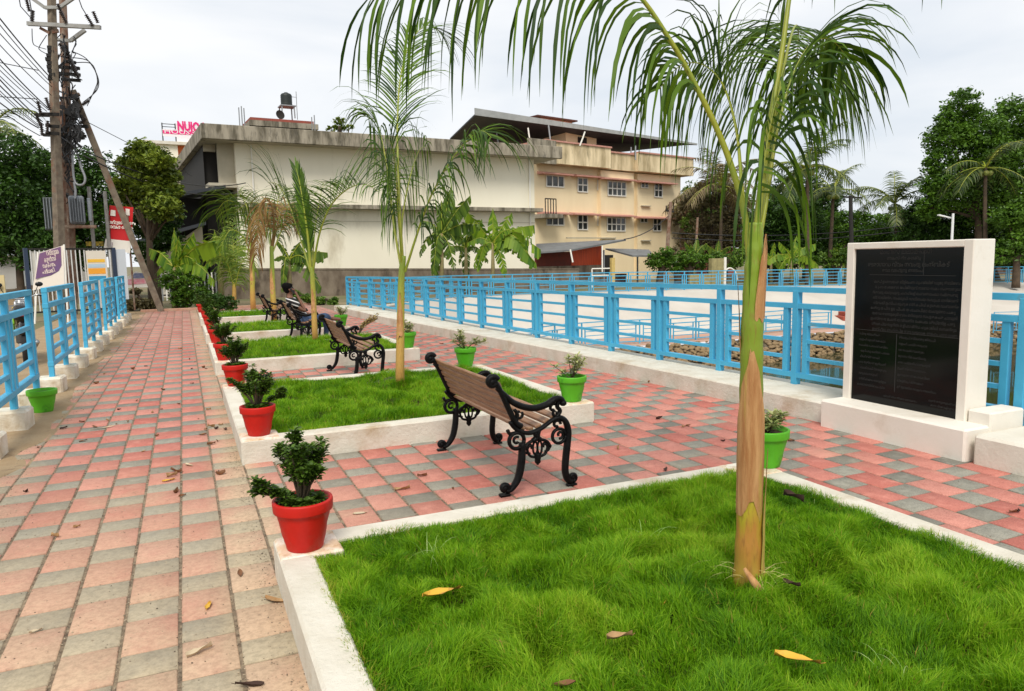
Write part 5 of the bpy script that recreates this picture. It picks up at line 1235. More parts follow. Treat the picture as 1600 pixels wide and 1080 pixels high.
def tree(label, base, d, lobes, mat, n, ls, seed, kind='broadleaf_tree', grp=None, cat='tree', zs=.85):
    """base: pixel of the trunk foot; lobes: pixel discs (x, y, r, depth offset)"""
    b = P(base[0], base[1], d); b.z = zg(b.x); t = thing(kind, label, cat, b, 0, grp)
    L_ = [(P(x, y, d+dd), r*(d+dd)/F, zs) for x, y, r, dd in lobes]
    mb = MB(); top = sum((c for c, r, s in L_), Vector())/len(L_)-b; tr = max(.05, .0055*d)
    trunk = [Vector((0, 0, -.2)), Vector((top.x*.15, top.y*.15, top.z*.35)), Vector((top.x*.45, top.y*.45, top.z*.7)), top]
    mb.tube(crv(trunk, 3), [tr*(1-.06*i) for i in range(10)], 8)
    for c, r, s in L_:
        q = trunk[1].lerp(trunk[2], .5); e = c-b; mb.tube([q, q.lerp(e, .5)+Vector((0, 0, .1)), e], [tr*.5, tr*.3, tr*.12], 6)
    mb.build('trunk', bark, t, smooth=True)
    foliage('crown', mat, t, L_, int(n*1.7), ls*1.1, seed, b); return t
LG = 'trees behind the transformer poles'
tree('dense dark green tree at the far left edge, behind the overhead wires', (30, 430), 30, [(15, 250, 45, 0), (55, 262, 38, 1), (20, 320, 50, 0), (70, 330, 42, 1), (-20, 290, 50, 0), (45, 385, 40, 0), (-30, 380, 45, 0), (80, 375, 30, 0), (10, 360, 40, 0)], tgD, 15000, .17, 1, grp=LG)
tree('dark tree filling the gap right behind the two electric poles', (120, 430), 33, [(100, 290, 40, 0), (140, 262, 34, 0), (125, 330, 45, 1), (160, 300, 38, 0), (165, 350, 38, 0), (90, 360, 40, 0), (130, 385, 38, 0)], tgD, 12000, .17, 2, grp=LG)
tree('light yellow-green tree left of the warehouse, above the red hoarding', (235, 440), 26, [(222, 243, 26, 0), (247, 252, 24, -.5), (200, 262, 20, .5), (262, 275, 18, .3), (235, 285, 30, 0), (272, 298, 16, 0), (205, 305, 22, .5), (250, 322, 26, -.4), (188, 290, 14, 0), (275, 330, 12, 0)], tgY, 10000, .15, 3, grp=LG)
tree('shaded lower tree between the red hoarding and the warehouse', (245, 440), 27.5, [(250, 335, 30, 0), (225, 350, 26, 0), (255, 372, 26, 0), (235, 395, 24, 0)], tgD, 4500, .15, 4, grp=LG)
RG = 'trees beyond the pond on the right'
tree('tall broad green tree at the right edge of the photo', (1530, 400), 48, [(1505, 165, 26, 0), (1485, 215, 34, 0), (1530, 205, 36, 0), (1585, 190, 40, 1), (1470, 255, 26, 0), (1550, 260, 48, 0), (1600, 250, 50, 1), (1490, 300, 34, 0), (1560, 320, 45, 0), (1462, 290, 24, 0), (1478, 190, 18, 0), (1455, 325, 22, 0), (1590, 300, 40, 0)], tgM, 30000, .23, 5, grp=RG)
tree('dark tree mass just above the memorial stone', (1480, 400), 50, [(1440, 335, 26, 0), (1480, 345, 34, 0), (1520, 355, 34, 0), (1425, 370, 24, 0), (1560, 370, 32, 0), (1465, 375, 28, 0), (1600, 380, 34, 0), (1530, 392, 30, 0), (1575, 395, 28, 0), (1450, 395, 24, 0)], tgD, 18000, .22, 6, grp=RG)
tree('leafy green bush low at the right edge, above the far railing', (1590, 400), 44, [(1575, 340, 22, 0), (1605, 330, 26, 0), (1600, 360, 20, 0), (1580, 385, 20, 0), (1605, 395, 20, 0), (1560, 400, 16, 0)], tgM, 6000, .2, 7, grp=RG)
tree('dark rounded tree behind the thick palm trunk', (1215, 410), 52, [(1215, 330, 32, 0), (1250, 345, 30, 0), (1190, 350, 28, 0), (1235, 375, 32, 0), (1200, 385, 26, 0), (1275, 375, 26, 0), (1180, 395, 22, 0), (1240, 398, 22, 0), (1270, 400, 20, 0)], tgD, 14000, .22, 8, grp=RG)
tree('mid green tree between the thick palm trunk and the memorial stone', (1300, 410), 54, [(1285, 350, 24, 0), (1310, 365, 22, 0), (1325, 345, 16, 0), (1345, 375, 24, 0), (1370, 365, 20, 0), (1385, 380, 20, 0), (1300, 392, 18, 0), (1340, 395, 18, 0)], tgM, 8500, .2, 9, grp=RG)
tree('dark hedge-like tree directly behind the top edge of the memorial stone', (1385, 410), 56, [(1345, 395, 22, 0), (1375, 395, 22, 0), (1405, 380, 24, 0), (1415, 350, 14, 0), (1310, 395, 20, 0)], tgD, 5000, .2, 10, grp=RG)
tree('brownish half-dry tree right of the cream apartment block', (1110, 410), 60, [(1085, 320, 22, 0), (1110, 300, 24, 0), (1140, 320, 26, 0), (1100, 350, 26, 0), (1135, 355, 26, 0), (1155, 340, 20, 0), (1090, 380, 22, 0), (1120, 388, 20, 0), (1150, 380, 22, 0)], tgB, 7000, .22, 11, grp=RG)
tree('pale sparse tree top beside the cream apartment block', (1080, 410), 64, [(1082, 300, 18, 0), (1095, 330, 20, 0), (1078, 350, 16, 0)], tgL, 2000, .2, 12, grp=RG)
tree('small leafy plant clump growing on the warehouse parapet', (530, 190), 42.5, [(530, 198, 12, 0), (518, 202, 8, 0), (545, 203, 8, 0)], tgY, 500, .16, 13, kind='shrub', cat='shrub')
bpy.data.objects['shrub'].location.z = 0
tree('broad dark tree rising behind the hanging fronds, right of the thick trunk', (1260, 410), 58, [(1225, 300, 26, 0), (1255, 285, 26, 0), (1290, 310, 26, 0), (1240, 330, 34, 0), (1285, 345, 32, 0), (1325, 372, 26, 0), (1215, 360, 30, 0), (1260, 380, 34, 0)], tgD, 14000, .24, 31, grp=RG)
tree('green tree filling the gap between the two slender coconut palms', (1370, 410), 60, [(1350, 372, 22, 0), (1375, 352, 20, 0), (1400, 345, 20, 0), (1420, 372, 24, 0), (1390, 385, 26, 0), (1350, 395, 20, 0), (1345, 345, 18, 0), (1400, 362, 26, 0), (1432, 352, 20, 0)], tgM, 13000, .22, 32, grp=RG)
tree('grey-brown thicket between the apartment block and the thick trunk', (1120, 410), 66, [(1075, 335, 24, 0), (1100, 310, 26, 0), (1130, 300, 24, 0), (1155, 315, 24, 0), (1090, 370, 28, 0), (1125, 350, 30, 0), (1160, 365, 28, 0)], tgB, 12000, .24, 33, grp=RG)
tree('dark undergrowth hiding the house at the far right edge', (1560, 410), 54, [(1440, 398, 18, 0), (1480, 400, 18, 0), (1520, 405, 16, 0), (1560, 400, 18, 0), (1600, 408, 18, 0)], tgD, 7000, .2, 34, grp=RG)
SG = 'shrubs along the far side of the pond'
tree('dark green shrubs left of the far electric pole', (1030, 425), 46, [(1025, 408, 16, 0), (1040, 400, 14, 0), (1050, 414, 14, 0)], tgM, 1800, .17, 14, 'shrub', SG, 'shrub')
tree('shrub with orange flowers right of the far electric pole', (1078, 425), 46, [(1075, 402, 16, 0), (1095, 408, 16, 0), (1065, 412, 12, 0)], tgM, 1800, .17, 15, 'shrub', SG, 'shrub')
tree('low green scrub just left of the thick palm trunk, over the far railing', (1130, 425), 47, [(1120, 405, 14, 0), (1145, 408, 14, 0), (1160, 400, 14, 0)], tgL, 1800, .17, 16, 'shrub', SG, 'shrub')
tree('low scrub just right of the thick palm trunk, over the far railing', (1200, 425), 48, [(1195, 408, 14, 0), (1215, 412, 12, 0), (1265, 408, 13, 0)], tgM, 1600, .17, 17, 'shrub', SG, 'shrub')
tree('light green scrub left of the memorial stone, over the far railing', (1310, 425), 50, [(1300, 404, 16, 0), (1325, 400, 16, 0), (1290, 412, 10, 0)], tgL, 1800, .17, 18, 'shrub', SG, 'shrub')
tree('orange-flecked scrub right above the second lean-to', (1060, 400), 50, [(1040, 398, 9, 0), (1052, 392, 8, 0)], tgB, 500, .17, 19, 'shrub', SG, 'shrub')
EG = 'shrubs at the far end of the walk'
tree('dark leafy shrub beside the foot of the leaning post', (285, 480), 25, [(275, 440, 22, 0), (300, 450, 22, 0), (285, 465, 18, 0), (318, 462, 16, 0)], tgM, 4000, .10, 20, 'shrub', EG, 'shrub')
tree('low dark hedge behind the end of the row of red pots', (325, 480), 23.5, [(320, 470, 14, 0), (340, 472, 14, 0), (358, 474, 12, 0)], tgD, 2500, .08, 21, 'shrub', EG, 'shrub')
tree('yellow-green ground shrubs in front of the boundary wall, right of the seated man', (500, 475), 26, [(480, 466, 9, 0), (500, 470, 9, 0), (520, 471, 8, 0), (462, 462, 9, 0)], tgL, 2500, .09, 22, 'shrub', EG, 'shrub')
tree('heap of brown dry brush at the end of the left fence', (225, 485), 25, [(215, 472, 12, 0), (232, 475, 13, 0), (205, 478, 10, 0), (212, 455, 8, 0)], tgB, 2500, .12, 23, 'shrub', EG, 'shrub', zs=.5)
# ---- background coconut palms
palmc = M('coconut_leaf', (.025, .055, .012), .5, attr=('rnd', (.15, .19, .04)), trans=.25)
palmb = M('coconut_leaf_brown', (.10, .07, .03), .6, attr=('rnd', (.26, .20, .09)), trans=.2)
def coco(label, top, foot, d, nf, ln, seed, leafm=palmc, dl=1.0, grp='coconut palms beyond the pond'):
    rs = random.Random(seed); tp = P(top[0], top[1], d); b = P(foot[0], foot[1], d); b.z = zg(b.x)
    t = thing('coconut_palm', label, 'palm', b, 0, grp); mb = MB(); e = tp-b
    tr = crv([Vector((0, 0, -.3)), Vector((e.x*.3, e.y*.3, e.z*.35)), Vector((e.x*.75, e.y*.75, e.z*.7)), e], 4); mb.tube(tr, [.15-.005*i for i in range(len(tr))], 8); mb.build('trunk', bark, t, smooth=True)
    for k in range(nf):
        a = k*2.4+rs.uniform(-.3, .3); el = rs.uniform(-.25, 1.25); L_ = ln*rs.uniform(.8, 1.1)
        pts = [e.copy()]; dd = Vector((math.cos(a)*math.cos(el), math.sin(a)*math.cos(el), math.sin(el)))
        for q in range(5): pts.append(pts[-1]+dd*L_/5); dd = (dd-Vector((0, 0, .30))).normalized()
        s = Vector((-math.sin(a), math.cos(a), 0))
        frond(t, pts, .95*dl*ln/3.4, 24, .075*ln/3, leafm, .05, t0=.12, droop=1.0, side=s, seed=seed*50+k, segs=3, lift=.0, fwd=.5, step=3)
    mb = MB()
    for k in range(5): a = k*1.3; mb.ball(e+Vector((math.cos(a)*.28, math.sin(a)*.28, -.35)), .16, 6)
    mb.build('coconuts', M('green_coconut', (.16, .22, .03), .5, (.25, .25, .05), 3.), t, smooth=True)
coco('coconut palm with full crown behind the hanging fronds, upper right of the thick trunk', (1262, 262), (1262, 410), 46, 15, 3.6, 1)
coco('dark slender coconut palm against the sky, left of the memorial stone', (1302, 300), (1296, 410), 50, 12, 3.0, 2)
coco('coconut palm with drooping brown fronds, above the left corner of the memorial stone', (1398, 318), (1408, 410), 52, 13, 3.6, 3)
coco('coconut palm growing in front of the tall tree at the right edge', (1540, 262), (1540, 410), 45, 11, 3.4, 4, leafmat('coconut_dark', (.015, .035, .008), (.11, .15, .03)))
coco('dry brownish palm right of the cream apartment block', (1128, 290), (1125, 410), 56, 13, 4.0, 5, palmb)
coco('ragged grey-green palm just left of the thick palm trunk, far behind', (1098, 300), (1095, 410), 60, 11, 3.8, 6, palmb)
coco('palm glimpsed at the far left edge above the dark tree', (-12, 200), (-20, 430), 34, 11, 3.0, 7, grp='trees behind the transformer poles')
# ---- banana plants
banm = M('banana_leaf', (.05, .14, .008), .5, attr=('rnd', (.24, .36, .02)), trans=.35, spec=.3)
band = M('banana_leaf_dark', (.03, .07, .008), .5, attr=('rnd', (.12, .20, .02)), trans=.25, spec=.25)
def banana(label, foot, d, hpx, leaves, seed, mat=banm, wl=.33, grp='banana plants'):
    rs = random.Random(seed); b = P(foot[0], foot[1], d); b.z = zg(b.x) if foot[1] > 300 else b.z
    t = thing('banana_plant', label, 'banana plant', b, 0, grp); tp = P(foot[0], foot[1]-hpx, d)-b
    mb = MB(); mb.tube([Vector((0, 0, -.1)), tp*.5, tp], [.13, .10, .06], 8); mb.build('stem', M('banana_stem', (.22, .20, .07), .7, (.16, .11, .05), 3.), t, smooth=True)
    leaves = list(leaves)+[(dx*rs.uniform(.4, .95)+rs.uniform(-10, 10), dy*rs.uniform(.6, .95)+rs.uniform(0, 22), bend+.12) for dx, dy, bend in leaves[::2]]
    for k, (dx, dy, bend) in enumerate(leaves):                      # tip offset in pixels from the stem top
        e = P(foot[0]+dx, foot[1]-hpx+dy, d+rs.uniform(-1, 1)*.4)-b; mid = tp.lerp(e, .5)+Vector((0, 0, abs((e-tp).length)*bend))
        c = crv([tp, mid, e], 9); V = []; Fc = []; st = []; n = len(c)-1
        tdir = (e-tp).normalized(); s = tdir.cross(_f).normalized(); s = (s+_f*rs.uniform(-.7, .7)).normalized(); L_ = (e-tp).length; at_ = []
        w_ = wl*L_*rs.uniform(.85, 1.1)/2
        for sg in (1, -1):
            for i in range(n):
                t0, t1 = i/n, (i+1)/n
                if rs.random() < .05: continue
                f0, f1 = [w_*max(.04, math.sin(math.pi*min(1, .08+x*.92)))**.6*(0.12 if x < .1 else 1) for x in (t0, t1)]
                dr = Vector((0, 0, -w_*rs.uniform(.5, 1.1))); q = len(V)
                V += [c[i], c[i+1], c[i+1]+s*sg*f1+dr*.9, c[i]+s*sg*f0+dr]; st.append(len(Fc)); Fc += [q, q+1, q+2, q+3]; at_.append(rs.random())
        ob = fastmesh('leaf', V, Fc, st, mat, t, {'rnd': at_}); mb = MB(); mb.tube(c, [.03*(1-.8*i/n) for i in range(n+1)], 5); mb.build('midrib', rachm, ob, smooth=True)
    return t
banana('bright green banana plant at the end of the walk, right of the leaning post', (273, 470), 25, 52, [(-1, -62, 0), (-40, -30, .1), (46, -36, .15), (72, -44, .12), (62, 20, .25), (-28, 8, .3), (30, -55, .05)], 1)
banana('banana plant with broad leaves in front of the dark warehouse corner', (345, 475), 26.5, 70, [(-50, -22, .1), (5, -50, .05), (40, -20, .2), (-30, 20, .3), (20, 25, .35), (-10, -45, .0)], 2)
banana('banana plant with long leaves against the pale wall, behind the brown-fronded palm', (452, 470), 29, 65, [(60, -10, .1), (50, 45, .2), (-20, -30, .1), (30, -35, .1), (-10, 40, .3)], 3, band)
BG_ = 'banana plants'
banana('tall dark banana plant just right of the slim tall palm', (690, 440), 33, 75, [(15, -75, .0), (45, -60, .05), (-30, -20, .15), (-35, 30, .25), (35, 10, .2), (20, 50, .2), (-10, 60, .2), (60, -15, .1)], 4, band)
banana('banana plant with fanned leaves at the right end of the warehouse wall', (770, 442), 34, 62, [(30, -48, .05), (-45, -55, .02), (65, -28, .1), (75, 10, .2), (68, 32, .25), (-40, 0, .2), (-30, 35, .25), (20, 45, .2), (0, -55, .0)], 5)
banana('third banana plant between the other two against the warehouse wall', (728, 442), 35, 55, [(-25, -35, .1), (25, -45, .05), (-35, 10, .2), (35, 20, .25), (5, -55, .0), (0, 45, .2)], 6, band)
banana('banana plant right of the thick palm trunk, beyond the far railing', (1237, 425), 46, 22, [(38, -22, .1), (42, 12, .2), (-20, -25, .05), (-38, 5, .2), (8, -35, .0), (25, 20, .2), (-20, 18, .2)], 7)
banana('small banana plant just right of the thick palm trunk', (1205, 425), 47, 18, [(5, -28, .0), (-15, -18, .05), (20, -10, .1), (-18, 8, .2), (22, 10, .2)], 8)
banana('banana plant cluster left of the thick palm trunk, beyond the far railing', (1085, 425), 50, 25, [(20, -20, .1), (30, 8, .2), (-15, -22, .05), (-28, 5, .2), (5, -30, .0)], 9, band)
banana('banana plant immediately left of the thick palm trunk, far behind', (1120, 425), 50, 25, [(22, -15, .1), (28, 10, .2), (-18, -20, .05), (-22, 8, .2), (3, -26, .0)], 10, band)
banana('banana plant with arching light leaves left of the memorial stone', (1322, 425), 50, 18, [(18, -5, .2), (-30, -5, .2), (-20, -20, .1), (8, -22, .05), (-15, 12, .2)], 11)
# ================================================================== POLES, WIRES, ENCLOSURE, SIGNS
rust = M('rusty_pole', (.16, .07, .04), .9, (.26, .20, .15), 5., bump=.3, bsc=10)
ins = M('insulator', (.03, .018, .014), .35)
galv = M('galvanised', (.34, .34, .32), .55, (.24, .23, .21), 5.)
wirem = M('wire', (.015, .015, .016), .6)
DP = 22.
def pole(label, pl, d, r0, r1, mat, grp=None, square=True):
    b = P(pl[0][0], pl[0][1], d); b.z = -.1; t = thing('utility_pole', label, 'utility pole', b, 0, grp)
    pts = [Vector((0, 0, 0))]+[P(x, y, d)-b for x, y in pl[1:]]; n = len(pts)
    mb = MB(); mb.tube(pts, [r0+(r1-r0)*i/(n-1) for i in range(n)], 4 if square else 10); mb.build('shaft', mat, t)
    return t, b
def arm(t, b, x0, y0, x1, y1, d, wd=.08, ht=.09, mat=galv, name='crossarm', dd0=0, dd1=0):
    mb = MB(); mb.beam(P(x0, y0, d+dd0)-b, P(x1, y1, d+dd1)-b, wd, ht); return mb.build(name, mat, t)
def insul(t, b, x, y, d, L_=.32, tilt=0):
    p = P(x, y, d)-b; mb = MB(); prof = []
    for k in range(7): prof += [(.03, k*L_/7), (.065, k*L_/7+.012), (.03, k*L_/7+.03)]
    mb.lathe(prof, (0, 0, 0), 10); o = mb.build('insulator', ins, t, smooth=True); o.location = p; o.rotation_euler = (0, R(tilt), R(random.uniform(0, 60))); return o
t1, b1 = pole('tall weathered utility pole nearest the camera, in front of the transformer', [(93, 460), (90, 300), (85, 160), (79, -60)], DP, .165, .115, pole_m)
arm(t1, b1, 43, 37, 157, 43, DP-.2, .1, .11)
arm(t1, b1, 48, -4, 70, 12, DP-.15); arm(t1, b1, 70, 12, 93, 12, DP-.15); arm(t1, b1, 93, 12, 122, -8, DP-.15)
arm(t1, b1, 63, 44, 78, 52, DP-.1, .07, .08, rust); arm(t1, b1, 82, 50, 91, 48, DP-.1, .07, .1, rust)
for x, y, tl in ((50, 33, 10), (46, 18, -12), (145, 40, -30), (153, 36, -20), (104, 36, -25), (98, 24, -30)): insul(t1, b1, x, y, DP-.25, .34, tl)
for (y, x0, x1) in ((178, 62, 92), (197, 75, 92), (208, 72, 92)): arm(t1, b1, x0, y, x1, y+1, DP-.2, .07, .09, dark)
for x, y, tl in ((64, 178, -14), (78, 172, -12), (63, 196, -14), (66, 212, 0), (74, 208, 6)): insul(t1, b1, x, y, DP-.3, .38, tl)
mb = MB()
for i in range(9): mb.box(P(79+random.uniform(-3, 3), 75+i*6, DP-.05)-b1, (.16, .16, .09))
mb.build('switch_gear', dark, t1)
t2, b2 = pole('second rusty utility pole just behind, carrying the switch gear', [(110, 460), (108, 300), (104, 160), (98, 0)], DP+1.3, .15, .11, rust)
arm(t2, b2, 86, 62, 110, 64, DP+1.2); arm(t2, b2, 110, 64, 133, 47, DP+1.2, .1, .1)
for (y, x0, x1) in ((105, 92, 124), (115, 92, 125), (124, 96, 125), (96, 100, 118), (180, 60, 128), (196, 72, 137), (211, 68, 134), (214, 95, 130)): arm(t2, b2, x0, y, x1, y+2, DP+1.1, .09, .09, dark)
for k in range(9): insul(t2, b2, 106+k*2.2, 78+k*5.5, DP+1., .3, -65+k*4)
for k in range(7): insul(t2, b2, 108+k*3.4, 164+(k % 3)*15, DP+1.05, .26, -20+k*12)
mb = MB()
for i in range(16): mb.box(P(100+random.uniform(-9, 10), 160+i*6+random.uniform(-3, 3), DP+1.25)-b2, (random.uniform(.1, .3), .12, random.uniform(.08, .25)), Matrix.Rotation(random.uniform(-.5, .5), 3, 'Y'))
mb.build('switch_gear', rust, t2)
t3, b3 = pole('rusty steel channel pole standing between the two poles', [(101, 460), (98, 300), (97, 170)], DP+.9, .09, .08, rust)
# cable tangle on pole 2
mb = MB(); rs = random.Random(31)
for i in range(26):
    x0, y0 = 100+rs.uniform(-8, 14), 130+rs.uniform(0, 130); pts = [P(x0+rs.uniform(-10, 12)*k*.5, y0+k*rs.uniform(8, 22), DP+1.+rs.uniform(-.15, .15))-b2 for k in range(5)]
    mb.tube(crv(pts, 4), .018, 4)
mb.build('cable_tangle', wirem, t2)
mb = MB(); mb.tube(crv([P(x, y, DP+.6)-b2 for x, y in ((113, 235), (115, 275), (120, 288), (130, 288), (133, 278), (127, 262), (124, 250))], 5), .035, 6); mb.tube(crv([P(x, y, DP+.6)-b2 for x, y in ((116, 285), (118, 300), (117, 312))], 4), .035, 6); mb.build('cable_loop', steel, t2, smooth=True)
# leaning stay post
b = G(255, 486.5, 0); t4 = thing('leaning_post', 'square concrete stay post leaning left against the poles, foot at the end of the walk', 'post', b)
dl = depth(b.x, b.y, 0); tp = P(114, 142, DP+1.2)-b
mb = MB(); mb.beam(Vector((0, 0, -.2)), tp, .19, .20, .01); mb.build('shaft', pole_m, t4); mb = MB(); mb.box(tp*.985, (.3, .3, .06)); mb.build('strap', rust, t4)
# transformers
tr = thing('transformer', 'grey finned transformer mounted between the poles', 'transformer', P(120, 330, DP+.9), R(5)); tr.location.z = 0; zc = P(120, 328, DP+.9).z
tg = M('transformer_grey', (.23, .25, .27), .5, (.16, .18, .20), 3., metal=.1)
mb = MB(); mb.b2((-.20, -.22, zc-.44), (.22, .25, zc+.42), .05); mb.build('tank', tg, tr)
for k in range(6): mb = MB(); mb.b2((-.17+k*.07, -.36, zc-.38), (-.155+k*.07, -.22, zc+.34)); mb.build('fin', tg, tr)
mb = MB(); mb.b2((.30, -.2, zc-.36), (.40, .2, zc+.36), .02); mb.build('radiator', tg, tr)
mb = MB(); mb.b2((-.5, -.25, zc-.56), (.5, -.15, zc-.48)); mb.b2((-.5, .25, zc-.56), (.5, .35, zc-.48)); mb.build('platform', rust, tr)
mb = MB(); mb.lathe([(.05, zc+.38), (.08, zc+.45), (.04, zc+.52), (.07, zc+.58), (.02, zc+.62)], (.0, 0, 0), 8); mb.build('bushing', ins, tr)
tr2 = thing('fuse_cabinet', 'pale ribbed electrical cabinet left of the nearest utility pole', 'electrical box', P(75, 330, DP+1.2)); tr2.location.z = 0
mb = MB(); mb.b2((-.1, -.15, zc-.6), (.22, .15, zc+.42), .02); mb.build('cabinet', M('dark_green_box', (.05, .06, .055), .6), tr2)
for k in range(4): mb = MB(); mb.b2((-.08+k*.08, -.2, zc-.55), (-.06+k*.08, -.15, zc+.40)); mb.build('rib', tg, tr2)
for x, y0, lab in ((148, 293, 'grey steel pipe post right of the transformer'), (172, 300, 'pale pipe post behind the red hoarding')):
    o = MB(); p = P(x, 400, DP+2); p.z = 0; zt0 = P(x, y0, DP+2).z; o.tube([p, Vector((p.x, p.y, zt0))], .055, 8); tag(o.build('pipe_post', galv), lab, 'post')
# overhead wires
def wire(name, label, pts, r=.012, grp='overhead wires running to the upper left', sag=0.):
    a, c = pts[0], pts[-1]; o = MB(); q = []
    for i in range(13):
        t = i/12; v = a.lerp(c, t); v.z -= sag*4*t*(1-t); q.append(v)
    o.tube(q, r, 4); tag(o.build('overhead_wire', wirem), label, 'wire', grp)
hub = lambda x, y: P(x, y, DP-.3)
mb = MB(); rs = random.Random(55)
for i in range(40):                                                  # service cables wrapped down the poles
    x0, y0 = 92+rs.uniform(-6, 26), rs.choice([60, 90, 130, 165, 190, 210])+rs.uniform(-8, 8)
    pts = [P(x0+rs.uniform(-7, 7)+k*rs.uniform(-2, 3), y0+k*rs.uniform(6, 16), DP+.4+rs.uniform(-.3, .5)) for k in range(5)]
    mb.tube(crv(pts, 3), rs.choice([.012, .016, .022]), 4)
for i in range(30):
    x0, y0 = 95+rs.uniform(-4, 30), 150+rs.uniform(0, 80); mb.box(P(x0, y0, DP+.6), (rs.uniform(.05, .25), .08, rs.uniform(.04, .2)), Matrix.Rotation(rs.uniform(-.8, .8), 3, 'Y'))
tag(mb.build('cable_bundle', wirem), 'dark bundle of tangled cables and clamps wrapped round the upright poles', 'cables', kind=None)
WL = [((0, 25), (82, 125), 'uppermost wire leaving the nearest pole to the left'), ((0, 35), (80, 130), 'wire directly below the uppermost one, meeting the pole just under it'), ((0, 66), (80, 149), 'third wire down on the left of the nearest pole'),
      ((0, 88), (74, 168), 'fourth wire down on the left of the nearest pole'), ((0, 97), (76, 172), 'fifth wire down on the left of the nearest pole'), ((0, 114), (70, 180), 'sixth wire down, ending at the dark crossarm'),
      ((0, 120), (66, 190), 'seventh wire down, ending near the dark crossarm'), ((0, 137), (66, 200), 'eighth wire down on the left of the nearest pole'), ((0, 142), (70, 205), 'ninth wire down on the left of the nearest pole'), ((0, 155), (60, 200), 'lowest wire on the left of the nearest pole')]
WL += [((0, 48), (81, 136), 'thin wire between the second and third ones left of the nearest pole'), ((0, 105), (73, 174), 'thin wire just below the fifth one left of the nearest pole'), ((0, 129), (68, 195), 'thin wire between the seventh and eighth ones left of the nearest pole'), ((0, 166), (62, 212), 'bottommost slack wire above the far left tree')]
for i, ((x0, y0), (x1, y1), lab) in enumerate(WL):
    a = hub(x1, y1); c = P(x0-90, y0-(y1-y0)*90/(x1-x0)*1.05, DP-7)
    wire('overhead_wire', lab, [a, c], .014 if i % 3 else .02, sag=.12)
wire('overhead_wire', 'thin wire crossing the bundle high on the left', [P(-20, 94, DP-1), P(60, 110, DP-1)], .012); wire('overhead_wire', 'thin nearly level wire crossing the bundle lower on the left', [P(-20, 150, DP-1), P(60, 155, DP-1)], .012)
wire('overhead_wire', 'faint wire from the leaning post top down to the right', [P(135, 190, DP), P(300, 275, 34)], .012, grp=None)
wire('overhead_wire', 'upper of two slack wires running to the warehouse corner', [P(130, 235, 22), P(384, 286, 35)], .022, sag=.5, grp='slack wires to the warehouse'); wire('overhead_wire', 'lower of two slack wires running to the warehouse corner', [P(130, 243, 22), P(384, 297, 35)], .022, sag=.6, grp='slack wires to the warehouse')
for k, (x, y) in enumerate(((112, 80), (113, 90), (116, 98))):
    o = MB(); o.tube(crv([P(x, y, DP+1), P(135+k*4, 92+k*4, DP+1), P(152, 118+k*3, DP+1), P(152-k*2, 140, DP+1), P(130+k*3, 160+k*3, DP+1)], 6), .014, 4); tag(o.build('jumper_cable', wirem), ['outer', 'middle', 'inner'][k]+' looped cable hanging right of the second pole', 'cable', 'looped jumper cables')
for k, pts in enumerate((((122, -5), (128, 12), (140, 32)), ((29, -8), (32, 10), (50, 30)), ((45, -8), (48, 10), (51, 28)))):
    o = MB(); o.tube([P(x, y, DP-.3) for x, y in pts], .014, 4); tag(o.build('overhead_wire', wirem), ['steep wire rising out of the picture from the right end of the top crossarm', 'left one of two steep wires above the left end of the top crossarm', 'right one of two steep wires above the left end of the top crossarm'][k], 'wire')
o = MB(); o.tube(crv([P(x, y, DP-.2) for x, y in ((50, 45), (51, 65), (56, 72), (72, 77))], 5), .012, 4); o.tube(crv([P(x, y, DP-.2) for x, y in ((73, 55), (62, 72), (62, 78), (72, 84))], 5), .012, 4); tag(o.build('jumper_cable', wirem), 'thin drop cables hanging left of the nearest pole below the top crossarm', 'cable')
# ---- transformer enclosure fence
navy = M('navy_post', (.02, .035, .07), .5); wbar = M('white_bar', (.66, .66, .64), .6)
e0 = P(44, 440, 20.5); e0.z = 0; e1 = P(181, 440, 22.); e1.z = 0; eu = (e1-e0); el = eu.length; ea = math.atan2(eu.y, eu.x); ZE = 2.02
t = thing('transformer_enclosure', 'barred metal enclosure with dark blue posts around the transformer poles', 'fence', e0, ea)
for u_ in (0, el): mb = MB(); mb.b2((u_-.05, -.05, 0), (u_+.05, .05, ZE+.03)); mb.build('post', navy, t)
for z_ in (.25, ZE): mb = MB(); mb.b2((.05, -.02, z_-.025), (el-.05, .02, z_+.025)); mb.build('rail', dark, t)
for k in range(1, 20): mb = MB(); mb.b2((el*k/20-.013, -.012, .25), (el*k/20+.013, .012, ZE-.03)); mb.build('bar', wbar, t)
mb = MB(); mb.b2((.12, .03, .9), (.62, .05, ZE-.06)); mb.build('white_panel', M('panel_offwhite', (.62, .60, .54), .7), t)
mb = MB(); mb.b2((el+.06, -.02, .5), (el+.32, .03, ZE-.02)); mb.build('side_panel', M('panel_blue_white', (.55, .60, .64), .6), t)
for k in range(5): mb = MB(); mb.b2((el-.02, k*.5+.4, .2), (el+.02, k*.5+.43, ZE-.1)); mb.build('bar', wbar, t)
def zloc(x, y, d): return P(x, y, d).z
# poster on the enclosure
pst = thing('poster', 'white and yellow printed poster fixed to the bars left of the red hoarding', 'poster', P(135, 410, 20.9), ea); zt0 = zloc(135, 392, 20.9); pst.location.z = zt0
mb = MB(); mb.b2((0, -.01, -.85), (.50, .005, 0)); mb.build('sheet', M('poster_cream', (.72, .66, .55), .7), pst)
for c_, z0_, z1_, nm in (((.85, .50, .05), -.33, -.24, 'strip'), ((.85, .36, .03), -.66, -.50, 'strip'), ((.45, .58, .68), -.48, -.38, 'strip'), ((.04, .28, .48), -.84, -.72, 'strip')):
    mb = MB(); mb.b2((.03, -.016, z0_), (.47, -.0105, z1_)); mb.build(nm, M('poster_col_%d' % int(-z0_*100), c_, .7), pst)
